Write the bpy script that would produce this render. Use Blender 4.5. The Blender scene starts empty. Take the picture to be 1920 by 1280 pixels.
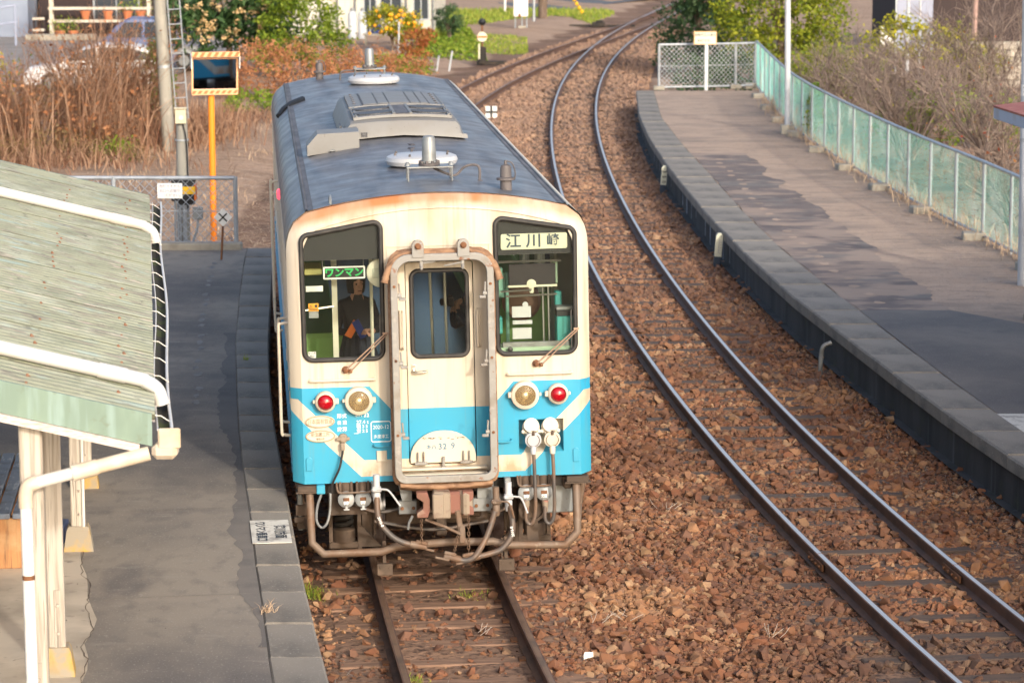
import bpy, bmesh, math, random
import numpy as np
from mathutils import Vector, Matrix, Euler
random.seed(7)
RNG = np.random.default_rng(11)
rad = math.radians
PI = math.pi
scene = bpy.context.scene
COL = scene.collection

# ------------------------------------------------------------------ camera
cam_d = bpy.data.cameras.new('camera')
cam = bpy.data.objects.new('camera', cam_d)
COL.objects.link(cam)
cam.location = (0, 0, 6.313)
cam.rotation_euler = (Matrix.Rotation(rad(90 - 9.2176), 3, 'X') @ Matrix.Rotation(-0.0021, 3, 'Z')).to_euler()
cam_d.sensor_width = 36.0
cam_d.lens = 5465.1 / 1920 * 36.0
cam_d.clip_end = 3000
cam_d.clip_start = 0.5
cam_d.dof.use_dof = True
cam_d.dof.focus_distance = 25.6
cam_d.dof.aperture_fstop = 4.0
scene.camera = cam
# ------------------------------------------------------------------ light
SUN = Vector((-0.98, 2.25, -1.0)).normalized()          # direction the light travels
elev = math.asin(-SUN.z)
azim = math.atan2(-SUN.x, -SUN.y)                         # towards the sun, from +Y clockwise
world = bpy.data.worlds.new('World')
scene.world = world
world.use_nodes = True
wn = world.node_tree
sky = wn.nodes.new('ShaderNodeTexSky')
sky.sky_type = 'NISHITA'
sky.sun_disc = False
sky.sun_elevation = elev
sky.sun_rotation = azim
sky.air_density = 0.8
sky.dust_density = 3.2
sky.ozone_density = 0.4
bg = wn.nodes['Background']
wn.links.new(sky.outputs[0], bg.inputs[0])
bg.inputs[1].default_value = 0.15
sd = bpy.data.lights.new('sun', 'SUN')
sd.energy = 1.3
sd.angle = rad(2.6)
sd.color = (1.0, 0.94, 0.84)
sun = bpy.data.objects.new('sun', sd)
COL.objects.link(sun)
sun.rotation_euler = SUN.to_track_quat('-Z', 'Y').to_euler()
scene.view_settings.view_transform = 'Standard'
scene.view_settings.look = 'None'
scene.view_settings.gamma = 1
scene.view_settings.exposure = 0.98
scene.view_settings.use_curve_mapping = False

# ------------------------------------------------------------------ materials
def new_mat(name):
    m = bpy.data.materials.new(name)
    m.use_nodes = True
    nt = m.node_tree
    return m, nt, nt.nodes['Principled BSDF']

def noise(nt, sc, st=(1, 1, 1), det=4, rough=.55, co='Object'):
    tc = nt.nodes.new('ShaderNodeTexCoord')
    mp = nt.nodes.new('ShaderNodeMapping')
    mp.inputs['Scale'].default_value = st
    nt.links.new(tc.outputs[co], mp.inputs[0])
    n = nt.nodes.new('ShaderNodeTexNoise')
    n.inputs['Scale'].default_value = sc
    n.inputs['Detail'].default_value = det
    n.inputs['Roughness'].default_value = rough
    nt.links.new(mp.outputs[0], n.inputs['Vector'])
    return n.outputs[0]

def math_n(nt, op, a, b=None, c=None):
    n = nt.nodes.new('ShaderNodeMath')
    n.operation = op
    for i, v in enumerate((a, b, c)):
        if v is None: continue
        if isinstance(v, (int, float)): n.inputs[i].default_value = v
        else: nt.links.new(v, n.inputs[i])
    return n.outputs[0]

def mrange(nt, v, a, b, c=0., d=1.):
    n = nt.nodes.new('ShaderNodeMapRange')
    nt.links.new(v, n.inputs[0])
    for i, x in zip((1, 2, 3, 4), (a, b, c, d)): n.inputs[i].default_value = x
    return n.outputs[0]

def mixc(nt, f, a, b):
    n = nt.nodes.new('ShaderNodeMix')
    n.data_type = 'RGBA'
    for i, v in ((0, f), (6, a), (7, b)):
        if isinstance(v, (int, float)): n.inputs[i].default_value = v
        elif isinstance(v, tuple): n.inputs[i].default_value = v + (1,) if len(v) == 3 else v
        else: nt.links.new(v, n.inputs[i])
    return n.outputs[2]

def layers_on(nt, col, layers):
    for (c, sc, lo, hi, *r) in layers:
        st = r[0] if r else (1, 1, 1)
        amt = r[1] if len(r) > 1 else 1.0
        f = mrange(nt, noise(nt, sc, st), lo, hi, 0, amt)
        col = mixc(nt, f, col, c)
    return col

def add_bump(nt, bs, sc, dist, st=(1, 1, 1), det=4, strength=.6):
    b = nt.nodes.new('ShaderNodeBump')
    b.inputs['Strength'].default_value = strength
    b.inputs['Distance'].default_value = dist
    nt.links.new(noise(nt, sc, st, det), b.inputs['Height'])
    nt.links.new(b.outputs[0], bs.inputs['Normal'])

def M(name, c, rough=.6, metal=0., layers=(), bump=None, spec=None, rl=None):
    m, nt, bs = new_mat(name)
    bs.inputs['Base Color'].default_value = c + (1,)
    if layers:
        nt.links.new(layers_on(nt, c, layers), bs.inputs['Base Color'])
    bs.inputs['Roughness'].default_value = rough
    if rl: nt.links.new(mrange(nt, noise(nt, rl[0], rl[3] if len(rl) > 3 else (1, 1, 1)), .3, .7, rl[1], rl[2]), bs.inputs['Roughness'])
    bs.inputs['Metallic'].default_value = metal
    if spec is not None: bs.inputs['Specular IOR Level'].default_value = spec
    if bump: add_bump(nt, bs, *bump)
    return m

def leafmat(name, c1, c2, trans=.25, rough=.55):
    m, nt, bs = new_mat(name)
    at = nt.nodes.new('ShaderNodeAttribute')
    at.attribute_name = 'tint'
    col = mixc(nt, at.outputs['Fac'], c1, c2)
    nt.links.new(col, bs.inputs['Base Color'])
    bs.inputs['Roughness'].default_value = rough
    bs.inputs['Specular IOR Level'].default_value = .3
    tr = nt.nodes.new('ShaderNodeBsdfTranslucent')
    nt.links.new(col, tr.inputs[0])
    mx = nt.nodes.new('ShaderNodeMixShader')
    mx.inputs[0].default_value = trans
    nt.links.new(bs.outputs[0], mx.inputs[1])
    nt.links.new(tr.outputs[0], mx.inputs[2])
    nt.links.new(mx.outputs[0], nt.nodes['Material Output'].inputs[0])
    return m

def glassmat(name, tint=(.93, .95, .93), dirt=.006):
    m, nt, bs = new_mat(name)
    nt.nodes.remove(bs)
    t = nt.nodes.new('ShaderNodeBsdfTransparent')
    t.inputs[0].default_value = tint + (1,)
    g = nt.nodes.new('ShaderNodeBsdfGlossy')
    g.inputs['Roughness'].default_value = .02
    fr = nt.nodes.new('ShaderNodeFresnel')
    fr.inputs[0].default_value = 1.33
    mx = nt.nodes.new('ShaderNodeMixShader')
    nt.links.new(fr.outputs[0], mx.inputs[0])
    nt.links.new(t.outputs[0], mx.inputs[1])
    nt.links.new(g.outputs[0], mx.inputs[2])
    d = nt.nodes.new('ShaderNodeBsdfDiffuse')
    d.inputs[0].default_value = (.45, .42, .36, 1)
    mx2 = nt.nodes.new('ShaderNodeMixShader')
    nt.links.new(mrange(nt, noise(nt, 6), .35, .75, dirt * .4, dirt), mx2.inputs[0])
    nt.links.new(mx.outputs[0], mx2.inputs[1])
    nt.links.new(d.outputs[0], mx2.inputs[2])
    nt.links.new(mx2.outputs[0], nt.nodes['Material Output'].inputs[0])
    return m

CREAM = (.60, .54, .44)
BLUE = (.042, .315, .47)
def livery():
    """train front paint: cream with light blue bands, laid out in the coach's own x and z"""
    m, nt, bs = new_mat('livery_paint')
    tc = nt.nodes.new('ShaderNodeTexCoord')
    sp = nt.nodes.new('ShaderNodeSeparateXYZ')
    nt.links.new(tc.outputs['Object'], sp.inputs[0])
    u = math_n(nt, 'ABSOLUTE', sp.outputs[0])
    z = sp.outputs[2]
    ztop = mrange(nt, u, .45, .64, 1.593, 1.808)
    up = mrange(nt, u, .70, 1.27, 1.144, 1.708)
    lo = mrange(nt, u, .73, 1.335, .996, 1.604)
    a = math_n(nt, 'LESS_THAN', z, ztop)
    s = math_n(nt, 'MULTIPLY', math_n(nt, 'LESS_THAN', z, up), math_n(nt, 'GREATER_THAN', z, lo))
    blue = math_n(nt, 'MULTIPLY', a, math_n(nt, 'SUBTRACT', 1.0, s))
    cream = layers_on(nt, CREAM, [((.53, .43, .29), 1.3, .45, .8, (1, 1, .35), .6), ((.36, .24, .13), 4, .52, .75, (2.2, 1, .16), .42), ((.30, .20, .12), 1.6, .58, .74, (1, 1, 1), .5), ((.30, .21, .13), 3, .55, .72, (5, 1, .28), .45)])
    # rust and soot that has run down from the roof edge
    edge = mrange(nt, math_n(nt, 'ADD', z, math_n(nt, 'MULTIPLY', math_n(nt, 'MULTIPLY', u, u), .115)), 3.375, 3.445)
    nz = mrange(nt, noise(nt, 1.7, (1, .3, .3)), .36, .56, .35, 1)
    cream = mixc(nt, math_n(nt, 'MULTIPLY', math_n(nt, 'MULTIPLY', edge, nz), .92), cream, (.46, .15, .04))
    soot = math_n(nt, 'MULTIPLY', mrange(nt, noise(nt, 2.2, (1, 1, .5)), .45, .7), mrange(nt, z, 2.9, 3.35))
    cream = mixc(nt, math_n(nt, 'MULTIPLY', soot, .75), cream, (.34, .22, .12))
    low = math_n(nt, 'MULTIPLY', mrange(nt, z, 1.16, 1.05), mrange(nt, noise(nt, 9, (1, 1, .6)), .42, .62))
    cream = mixc(nt, math_n(nt, 'MULTIPLY', low, .6), cream, (.42, .17, .05))
    blu = layers_on(nt, BLUE, [((.02, .31, .53), 1.6, .45, .75), ((.16, .22, .22), 4, .55, .78, (4, 1, .25), .4), ((.03, .22, .36), 9, .62, .75, (1, 1, 1), .4)])
    nt.links.new(mixc(nt, blue, cream, blu), bs.inputs['Base Color'])
    bs.inputs['Roughness'].default_value = .38
    bs.inputs['Specular IOR Level'].default_value = .45
    add_bump(nt, bs, 3.5, .004, (1, 1, 1), 2, .25)
    return m

def stonemat(name, cols, rough=.85):
    m, nt, bs = new_mat(name)
    oi = nt.nodes.new('ShaderNodeObjectInfo')
    cr = nt.nodes.new('ShaderNodeValToRGB')
    el = cr.color_ramp.elements
    while len(el) < len(cols): el.new(.5)
    for i, c in enumerate(cols):
        el[i].position = i / (len(cols) - 1)
        el[i].color = c + (1,)
    nt.links.new(oi.outputs['Random'], cr.inputs[0])
    nt.links.new(layers_on(nt, cr.outputs[0], [((.10, .055, .032), .9, .42, .7, (1, 1, 1), .55)]), bs.inputs['Base Color'])
    bs.inputs['Roughness'].default_value = rough
    return m

MT = dict(
    livery=livery(),
    cream=M('cream_paint', CREAM, .42, layers=[((.55, .43, .28), 3, .5, .8, (1, 1, .4), .6), ((.33, .17, .07), 9, .66, .8, (1, 1, .4), .6)]),
    blue=M('blue_paint', BLUE, .4, layers=[((.03, .25, .42), 5, .5, .8)]),
    roof=M('roof_grey', (.145, .143, .15), .42, layers=[((.075, .08, .095), 1.4, .42, .68, (4, .5, 1)), ((.20, .195, .20), 3.0, .55, .8, (.6, 3.5, 1), .7), ((.085, .065, .06), 1.1, .55, .75, (1, .4, 1), .8), ((.27, .27, .27), 40, .68, .75, (1, 1, 1), .4)], bump=(5, .004, (.5, 4, 1), 3, .35), rl=(3, .34, .55), spec=.42),
    gutter=M('roof_gutter', (.07, .062, .062), .6, layers=[((.13, .115, .115), 3, .4, .62, (3, .6, 1))]),
    ac=M('aircon_grey', (.20, .197, .19), .55, layers=[((.18, .17, .155), 4, .45, .75), ((.11, .095, .08), 30, .66, .74, (1, 1, 1), .6)]),
    acgrille=M('aircon_grille', (.05, .052, .06), .6, layers=[((.12, .12, .125), 60, .48, .6)]),
    vent=M('vent_white', (.46, .47, .49), .45, layers=[((.5, .5, .48), 6, .5, .8), ((.2, .17, .14), 45, .68, .74, (1, 1, 1), .6)]),
    zinc=M('zinc_grey', (.26, .275, .28), .45, .35, layers=[((.16, .16, .155), 5, .45, .7), ((.2, .12, .06), 14, .64, .76, (1, 1, 1), .5)]),
    gang=M('gangway_steel', (.27, .262, .245), .6, .1, layers=[((.20, .165, .13), 5, .5, .75), ((.20, .075, .028), 13, .62, .70), ((.45, .42, .38), 14, .58, .75, (1, 1, 1), .5)], bump=(20, .002)),
    canvas=M('canvas_brown', (.30, .175, .10), .8, layers=[((.17, .09, .05), 7, .45, .65, (1, 1, 3)), ((.42, .28, .17), 9, .58, .75, (2, 2, 1), .6)], bump=(22, .006)),
    rubber=M('black_rubber', (.022, .021, .021), .42, layers=[((.06, .055, .05), 6, .5, .8)]),
    black=M('black_board', (.012, .013, .015), .5),
    hose=M('hose_rubber', (.075, .065, .06), .5, layers=[((.16, .10, .065), 5, .42, .65)]),
    dirt=M('underframe_dirt', (.11, .075, .053), .8, layers=[((.06, .042, .03), 4, .4, .65), ((.19, .13, .09), 9, .58, .8)], bump=(18, .003)),
    dark=M('underframe_dark', (.02, .018, .016), .85, layers=[((.05, .035, .025), 4, .45, .7)]),
    pipe=M('guard_pipe', (.17, .122, .09), .6, .1, layers=[((.15, .085, .05), 6, .42, .65), ((.30, .25, .20), 18, .6, .75, (1, 1, 1), .6)]),
    coupler=M('coupler_paint', (.27, .215, .16), .6, layers=[((.30, .11, .075), 4, .54, .60), ((.16, .10, .07), 9, .56, .72)]),
    couplered=M('coupler_red', (.21, .09, .065), .7, layers=[((.17, .085, .055), 6, .45, .65), ((.33, .25, .19), 5, .58, .7)]),
    rust=M('rust_brown', (.20, .085, .035), .8, layers=[((.10, .045, .025), 8, .45, .65)]),
    chain=M('chain_rust', (.16, .10, .065), .6, .4),
    redlens=None, lens=None,
    chrome=M('chrome', (.78, .72, .58), .2, .95),
    bulb=M('bulb_glass', (.80, .72, .52), .12, .6),
    tread=M('wheel_tread', (.40, .40, .42), .28, .9, layers=[((.14, .10, .08), 6, .5, .7)]),
    letter_white=M('lettering_white', (.80, .82, .80), .5),
    letter_blue=M('lettering_blue', (.05, .17, .27), .5),
    letter_dark=M('lettering_dark', (.045, .07, .10), .5),
    letter_black=M('lettering_black', (.015, .015, .016), .5),
    letter_grey=M('lettering_grey', (.33, .31, .36), .6),
    signcream=M('sign_cream', (.62, .61, .47), .5),
    white=M('white_paint', (.74, .74, .72), .5, layers=[((.55, .52, .46), 6, .5, .8)]),
    steel=M('steel_bar', (.55, .53, .48), .3, .9),
    intwall=M('interior_beige', (.80, .76, .60), .5),
    intgreen=M('cab_green', (.16, .34, .27), .5),
    intlight=M('cab_pale_green', (.33, .46, .33), .5),
    teal=M('cab_teal', (.045, .30, .28), .45),
    seat=M('seat_green', (.17, .30, .085), .8),
    intfloor=M('interior_floor', (.25, .25, .25), .25, layers=[((.2, .22, .25), 2, .4, .7, (3, .6, 1))]),
    greyplate=M('grey_plate', (.50, .51, .52), .45),
    glass=glassmat('window_glass'),
    # place
    rail=M('rail_rust', (.135, .07, .045), .75, layers=[((.085, .048, .035), 5, .42, .65), ((.19, .10, .06), 9, .6, .8)]),
    railtop=M('rail_polished', (.52, .49, .46), .36, .6, layers=[((.30, .25, .22), 3, .58, .8, (1, .3, 1), .7)]),
    railtopdull=M('rail_dull', (.21, .125, .08), .5, .35, layers=[((.10, .065, .05), 4, .45, .7)]),
    wood=M('sleeper_wood', (.115, .072, .047), .85, layers=[((.065, .045, .035), 3, .4, .65, (1, 6, 6)), ((.17, .115, .078), 6, .56, .75, (.7, 9, 9))], bump=(9, .006, (.5, 8, 8))),
    woodlight=M('sleeper_wood_pale', (.28, .165, .105), .85, layers=[((.14, .08, .05), 3, .4, .65, (1, 6, 6)), ((.30, .18, .115), 6, .56, .75, (.7, 9, 9))], bump=(9, .006, (.5, 8, 8))),
)
def lensmat(name, c, rough=.05):
    m, nt, bs = new_mat(name)
    bs.inputs['Base Color'].default_value = c + (1,)
    bs.inputs['Roughness'].default_value = rough
    bs.inputs['Coat Weight'].default_value = .6
    return m
MT['redlens'] = lensmat('red_lens', (.33, .003, .010))
MT['lens'] = glassmat('lens_glass', (.97, .93, .85), .02)
MT['led'] = M('led_board', (.02, .022, .022), .3)
def emitmat(name, c, s):
    m, nt, bs = new_mat(name)
    bs.inputs['Base Color'].default_value = c + (1,)
    bs.inputs['Emission Color'].default_value = c + (1,)
    bs.inputs['Emission Strength'].default_value = s
    return m
MT['ledgreen'] = emitmat('led_green', (.02, .40, .10), .12)
MT['lampred'] = emitmat('door_lamp_red', (.9, .05, .08), 1.5)

# ------------------------------------------------------------------ geometry helpers
def vadd(a, b): return (a[0] + b[0], a[1] + b[1], a[2] + b[2])
class MB:
    def __init__(s): s.V = []; s.F = []; s.K = []
    def add(s, v, f, k=0, T=None):
        o = len(s.V)
        if T is not None: v = [tuple(T @ Vector(p)) for p in v]
        s.V.extend(v); s.F.extend([tuple(i + o for i in q) for q in f]); s.K.extend([k] * len(f))
        return s
    def box(s, c, d, k=0, rot=None, b=0., T=None):
        hx, hy, hz = d[0] / 2, d[1] / 2, d[2] / 2
        if b <= 0:
            v = [(x * hx, y * hy, z * hz) for x in (-1, 1) for y in (-1, 1) for z in (-1, 1)]
            f = [(0, 1, 3, 2), (4, 6, 7, 5), (0, 4, 5, 1), (2, 3, 7, 6), (0, 2, 6, 4), (1, 5, 7, 3)]
        else:
            b = min(b, hx * .9, hy * .9, hz * .9)
            v = []; ix = {}
            for x in (-1, 1):
                for y in (-1, 1):
                    for z in (-1, 1):
                        for a in range(3):
                            p = [x * (hx - b), y * (hy - b), z * (hz - b)]
                            p[a] += (x, y, z)[a] * b
                            ix[(x, y, z, a)] = len(v); v.append(tuple(p))
            f = []
            for a in range(3):
                for sg in (-1, 1):
                    o = [i for i in range(3) if i != a]
                    q = []
                    for (m, n) in ((-1, -1), (1, -1), (1, 1), (-1, 1)):
                        t = [0, 0, 0]; t[a] = sg; t[o[0]] = m; t[o[1]] = n
                        q.append(ix[(t[0], t[1], t[2], a)])
                    f.append(tuple(q))
                o = [i for i in range(3) if i != a]
                for m in (-1, 1):
                    for n in (-1, 1):
                        q = []
                        for (e, ax) in ((-1, o[0]), (1, o[0]), (1, o[1]), (-1, o[1])):
                            t = [0, 0, 0]; t[a] = e; t[o[0]] = m; t[o[1]] = n
                            q.append(ix[(t[0], t[1], t[2], ax)])
                        f.append(tuple(q))
            for x in (-1, 1):
                for y in (-1, 1):
                    for z in (-1, 1): f.append(tuple(ix[(x, y, z, a)] for a in range(3)))
        R = Matrix.Translation(c)
        if rot is not None: R = R @ Euler(rot).to_matrix().to_4x4()
        if T is not None: R = T @ R
        return s.add(v, f, k, R)
    def tube(s, pts, r, k=0, n=8, closed=False, T=None):
        P = [Vector(p) for p in pts]; N = len(P)
        rr = r if isinstance(r, (list, tuple)) else [r] * N
        V = []; F = []
        t0 = (P[1] - P[0]).normalized()
        a = t0.orthogonal().normalized()
        for i in range(N):
            if closed: t = (P[(i + 1) % N] - P[i - 1]).normalized()
            elif i == 0: t = t0
            elif i == N - 1: t = (P[-1] - P[-2]).normalized()
            else: t = ((P[i + 1] - P[i]).normalized() + (P[i] - P[i - 1]).normalized()).normalized()
            a = (a - t * a.dot(t))
            a = a.normalized() if a.length > 1e-6 else t.orthogonal().normalized()
            b = t.cross(a)
            for j in range(n):
                w = 2 * PI * j / n
                V.append(tuple(P[i] + (a * math.cos(w) + b * math.sin(w)) * rr[i]))
        for i in range(N if closed else N - 1):
            i2 = (i + 1) % N
            for j in range(n):
                j2 = (j + 1) % n
                F.append((i * n + j, i * n + j2, i2 * n + j2, i2 * n + j))
        if not closed:
            F.append(tuple(range(n - 1, -1, -1)))
            F.append(tuple((N - 1) * n + j for j in range(n)))
        return s.add(V, F, k, T)
    def lathe(s, prof, o=(0, 0, 0), ax='Z', k=0, n=20, T=None):
        """prof: (radius, height) pairs; ax '-Y' points towards the viewer of a front face"""
        V = []; F = []
        for (r, h) in prof:
            for j in range(n):
                w = 2 * PI * j / n
                p = (r * math.cos(w), r * math.sin(w), h)
                if ax == '-Y': p = (p[0], -p[2], p[1])
                elif ax == 'X': p = (p[2], p[0], p[1])
                V.append(vadd(p, o))
        for i in range(len(prof) - 1):
            for j in range(n):
                j2 = (j + 1) % n
                F.append((i * n + j, i * n + j2, (i + 1) * n + j2, (i + 1) * n + j))
        F.append(tuple(range(n - 1, -1, -1)))
        F.append(tuple((len(prof) - 1) * n + j for j in range(n)))
        return s.add(V, F, k, T)
    def plate(s, outer, holes=(), d=.02, y=0., k=0, b=0., T=None, flat=False):
        """outline in (x, z), thickness d; its front face at y (towards -Y), or lying flat in XY"""
        cu = bpy.data.curves.new('tmp', 'CURVE')
        cu.dimensions = '2D'; cu.fill_mode = 'BOTH'
        cu.extrude = max(d / 2 - b, 0.0001)
        if b: cu.bevel_depth = b; cu.bevel_resolution = 1; cu.offset = -b
        for lp in [outer] + list(holes):
            sp = cu.splines.new('POLY'); sp.points.add(len(lp) - 1)
            for q, p in zip(sp.points, lp): q.co = (p[0], p[1], 0, 1)
            sp.use_cyclic_u = True
        v, f = curve_geo(cu)
        if not flat: v = [(p[0], y + d / 2 - p[2], p[1]) for p in v]
        else: v = [(p[0], p[1], p[2] + y - d / 2) for p in v]
        return s.add(v, f, k, T)
    def text(s, body, at, size, k=0, d=.002, T=None, align='CENTER', sx=1., space=1., bold=0.):
        """lettering upright in XZ, facing -Y, centred on at"""
        cu = bpy.data.curves.new('tmp', 'FONT')
        cu.body = body; cu.size = size; cu.extrude = d / 2; cu.align_x = align; cu.align_y = 'CENTER'
        cu.space_character = space; cu.offset = bold; cu.resolution_u = 3
        v, f = curve_geo(cu)
        v = [(p[0] * sx + at[0], at[1] - p[2], p[1] + at[2]) for p in v]
        return s.add(v, f, k, T)
    def loft(s, loops, k=0, closed=True, cap=False, T=None):
        n = len(loops[0]); V = [p for l in loops for p in l]; F = []
        for i in range(len(loops) - 1):
            for j in range(n if closed else n - 1):
                j2 = (j + 1) % n
                F.append((i * n + j, i * n + j2, (i + 1) * n + j2, (i + 1) * n + j))
        if cap:
            F.append(tuple(range(n - 1, -1, -1))); F.append(tuple((len(loops) - 1) * n + j for j in range(n)))
        return s.add(V, F, k, T)
    def mesh(s, name, mats, smooth=True, ang=35):
        me = bpy.data.meshes.new(name)
        me.from_pydata(s.V, [], s.F)
        for m in (mats if isinstance(mats, (list, tuple)) else [mats]): me.materials.append(MT[m] if isinstance(m, str) else m)
        me.polygons.foreach_set('material_index', s.K)
        if smooth:
            me.polygons.foreach_set('use_smooth', [True] * len(s.F))
            me.set_sharp_from_angle(angle=rad(ang))
        me.update()
        return me
    def build(s, name, mats, parent=None, smooth=True, label=None, ang=35, loc=None):
        return link(name, s.mesh(name, mats, smooth, ang), parent, label, loc)

def curve_geo(cu):
    o = bpy.data.objects.new('tmp', cu)
    COL.objects.link(o)
    dg = bpy.context.evaluated_depsgraph_get()
    me = bpy.data.meshes.new_from_object(o.evaluated_get(dg))
    v = [tuple(p.co) for p in me.vertices]; f = [tuple(p.vertices) for p in me.polygons]
    bpy.data.objects.remove(o); bpy.data.meshes.remove(me); bpy.data.curves.remove(cu)
    return v, f

def link(name, me, parent=None, label=None, loc=None):
    o = bpy.data.objects.new(name, me)
    COL.objects.link(o)
    if parent is not None: o.parent = parent
    if loc is not None: o.location = loc
    if label: o['label'] = label
    return o

def tag(o, label=None, cat=None, group=None, kind=None):
    for k, v in (('label', label), ('category', cat), ('group', group), ('kind', kind)):
        if v: o[k] = v
    return o

def thing(name, label, cat, loc=(0, 0, 0), rot=(0, 0, 0), group=None):
    o = bpy.data.objects.new(name, None)
    COL.objects.link(o)
    o.empty_display_size = .2
    o.location = loc; o.rotation_euler = rot
    return tag(o, label, cat, group)

def kids(o): return [c for c in COL.objects if c.parent == o]
def copy_tree(o, parent=None):
    c = o.copy()
    COL.objects.link(c)
    c.parent = parent
    for ch in kids(o): copy_tree(ch, c)
    return c

def rpoly(pts, r, n=5):
    """polygon with rounded corners"""
    out = []; N = len(pts)
    rr = r if isinstance(r, (list, tuple)) else [r] * N
    for i in range(N):
        p = Vector(pts[i]); a = (Vector(pts[i - 1]) - p); b = (Vector(pts[(i + 1) % N]) - p)
        la, lb = a.length, b.length; a.normalize(); b.normalize()
        ang = a.angle(b); t = min(rr[i] / math.tan(ang / 2), la * .49, lb * .49)
        if rr[i] <= 0: out.append(tuple(p)); continue
        q = t * math.tan(ang / 2)
        c = p + (a + b).normalized() * (q / math.sin(ang / 2))
        v0 = p + a * t - c; v1 = p + b * t - c
        w = v0.angle_signed(v1)
        for j in range(n + 1):
            f = -w * j / n
            out.append((c.x + v0.x * math.cos(f) - v0.y * math.sin(f), c.y + v0.x * math.sin(f) + v0.y * math.cos(f)))
    return out

def inset(poly, d):
    """move a convex counter-clockwise or clockwise outline inwards by d"""
    N = len(poly); ar = sum(poly[i - 1][0] * poly[i][1] - poly[i][0] * poly[i - 1][1] for i in range(N))
    sg = 1 if ar > 0 else -1; out = []
    for i in range(N):
        p0, p, p1 = Vector(poly[i - 1]), Vector(poly[i]), Vector(poly[(i + 1) % N])
        e0 = (p - p0); e1 = (p1 - p)
        if e0.length < 1e-7: e0 = e1
        if e1.length < 1e-7: e1 = e0
        n0 = Vector((-e0.y, e0.x)).normalized() * sg; n1 = Vector((-e1.y, e1.x)).normalized() * sg
        m = (n0 + n1).normalized()
        out.append(tuple(p + m * d / max(.3, m.dot(n0))))
    return out

def circ(cx, cy, r, n=24, ry=None): return [(cx + r * math.cos(2 * PI * i / n), cy + (ry or r) * math.sin(2 * PI * i / n)) for i in range(n)]
def rect(x0, z0, x1, z1): return [(x0, z0), (x1, z0), (x1, z1), (x0, z1)]

def smooth_pts(P, n=6):
    """Catmull-Rom through control points"""
    P = [Vector(p) for p in P]; Q = [P[0] * 2 - P[1]] + P + [P[-1] * 2 - P[-2]]; out = []
    for i in range(1, len(Q) - 2):
        for j in range(n):
            t = j / n
            out.append(tuple(.5 * (2 * Q[i] + (Q[i + 1] - Q[i - 1]) * t + (2 * Q[i - 1] - 5 * Q[i] + 4 * Q[i + 1] - Q[i + 2]) * t * t + (3 * Q[i] - Q[i - 1] - 3 * Q[i + 1] + Q[i + 2]) * t ** 3)))
    out.append(tuple(P[-1]))
    return out

def np_mesh(name, V, F, mats, attrs=None, K=None, smooth=False):
    """fast mesh from an (N,3) array and an (M,k) face array"""
    me = bpy.data.meshes.new(name)
    V = np.asarray(V, np.float32); F = np.asarray(F, np.int32)
    m, k = F.shape
    me.vertices.add(len(V)); me.vertices.foreach_set('co', V.ravel())
    me.loops.add(m * k); me.loops.foreach_set('vertex_index', F.ravel())
    me.polygons.add(m)
    me.polygons.foreach_set('loop_start', np.arange(0, m * k, k, dtype=np.int32))
    try: me.polygons.foreach_set('loop_total', np.full(m, k, np.int32))
    except Exception: pass
    if K is not None: me.polygons.foreach_set('material_index', np.asarray(K, np.int32))
    if smooth: me.polygons.foreach_set('use_smooth', np.ones(m, bool))
    for mt in (mats if isinstance(mats, (list, tuple)) else [mats]): me.materials.append(MT[mt] if isinstance(mt, str) else mt)
    for nm, arr in (attrs or {}).items():
        at = me.attributes.new(nm, 'FLOAT', 'FACE'); at.data.foreach_set('value', np.asarray(arr, np.float32))
    me.update(calc_edges=True)
    me.validate()
    return me
# ------------------------------------------------------------------ tracks: centre lines (metres, x for each y)
def curve_x(pts, deg):
    p = np.array(pts); c = np.polyfit((p[:, 1] - 70) / 50, p[:, 0], deg)
    return lambda y: np.polyval(c, (np.asarray(y, float) - 70) / 50)
NEAR = curve_x([(.95, 14), (.62, 16), (.2, 19.2), (-.165, 22.17), (-.6, 25.44), (-1.2, 31), (-2.0, 41.1), (-2.33, 52), (-2.3, 60), (-2.0, 70), (-1.5, 80), (-.72, 87.5), (.75, 96), (2.55, 106), (4.6, 116.5), (6.0, 124.5), (8.2, 138), (11.2, 155)], 6)
RIGHTL = curve_x([(4.55, 17), (4.0, 19.5), (3.49, 22.14), (3.12, 24.03), (2.83, 26.47), (2.57, 29.29), (2.29, 32.39), (1.94, 36.11), (1.71, 38.88), (1.44, 43.22), (1.28, 46.68), (1.05, 53), (.91, 61.42), (.96, 70.22), (1.14, 78.18), (1.46, 85.96), (2.11, 95.42), (3.13, 106.5), (4.25, 116.5), (5.45, 124.5), (7.6, 138), (10.6, 155)], 6)
def offset_line(fx, ys, off):
    x = fx(ys); d = (fx(ys + .1) - fx(ys - .1)) / .2
    l = np.sqrt(1 + d * d)
    return np.stack([x + off / l, ys - off * d / l], 1)
def RIGHT(y): return RIGHTL(y) + .566

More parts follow.
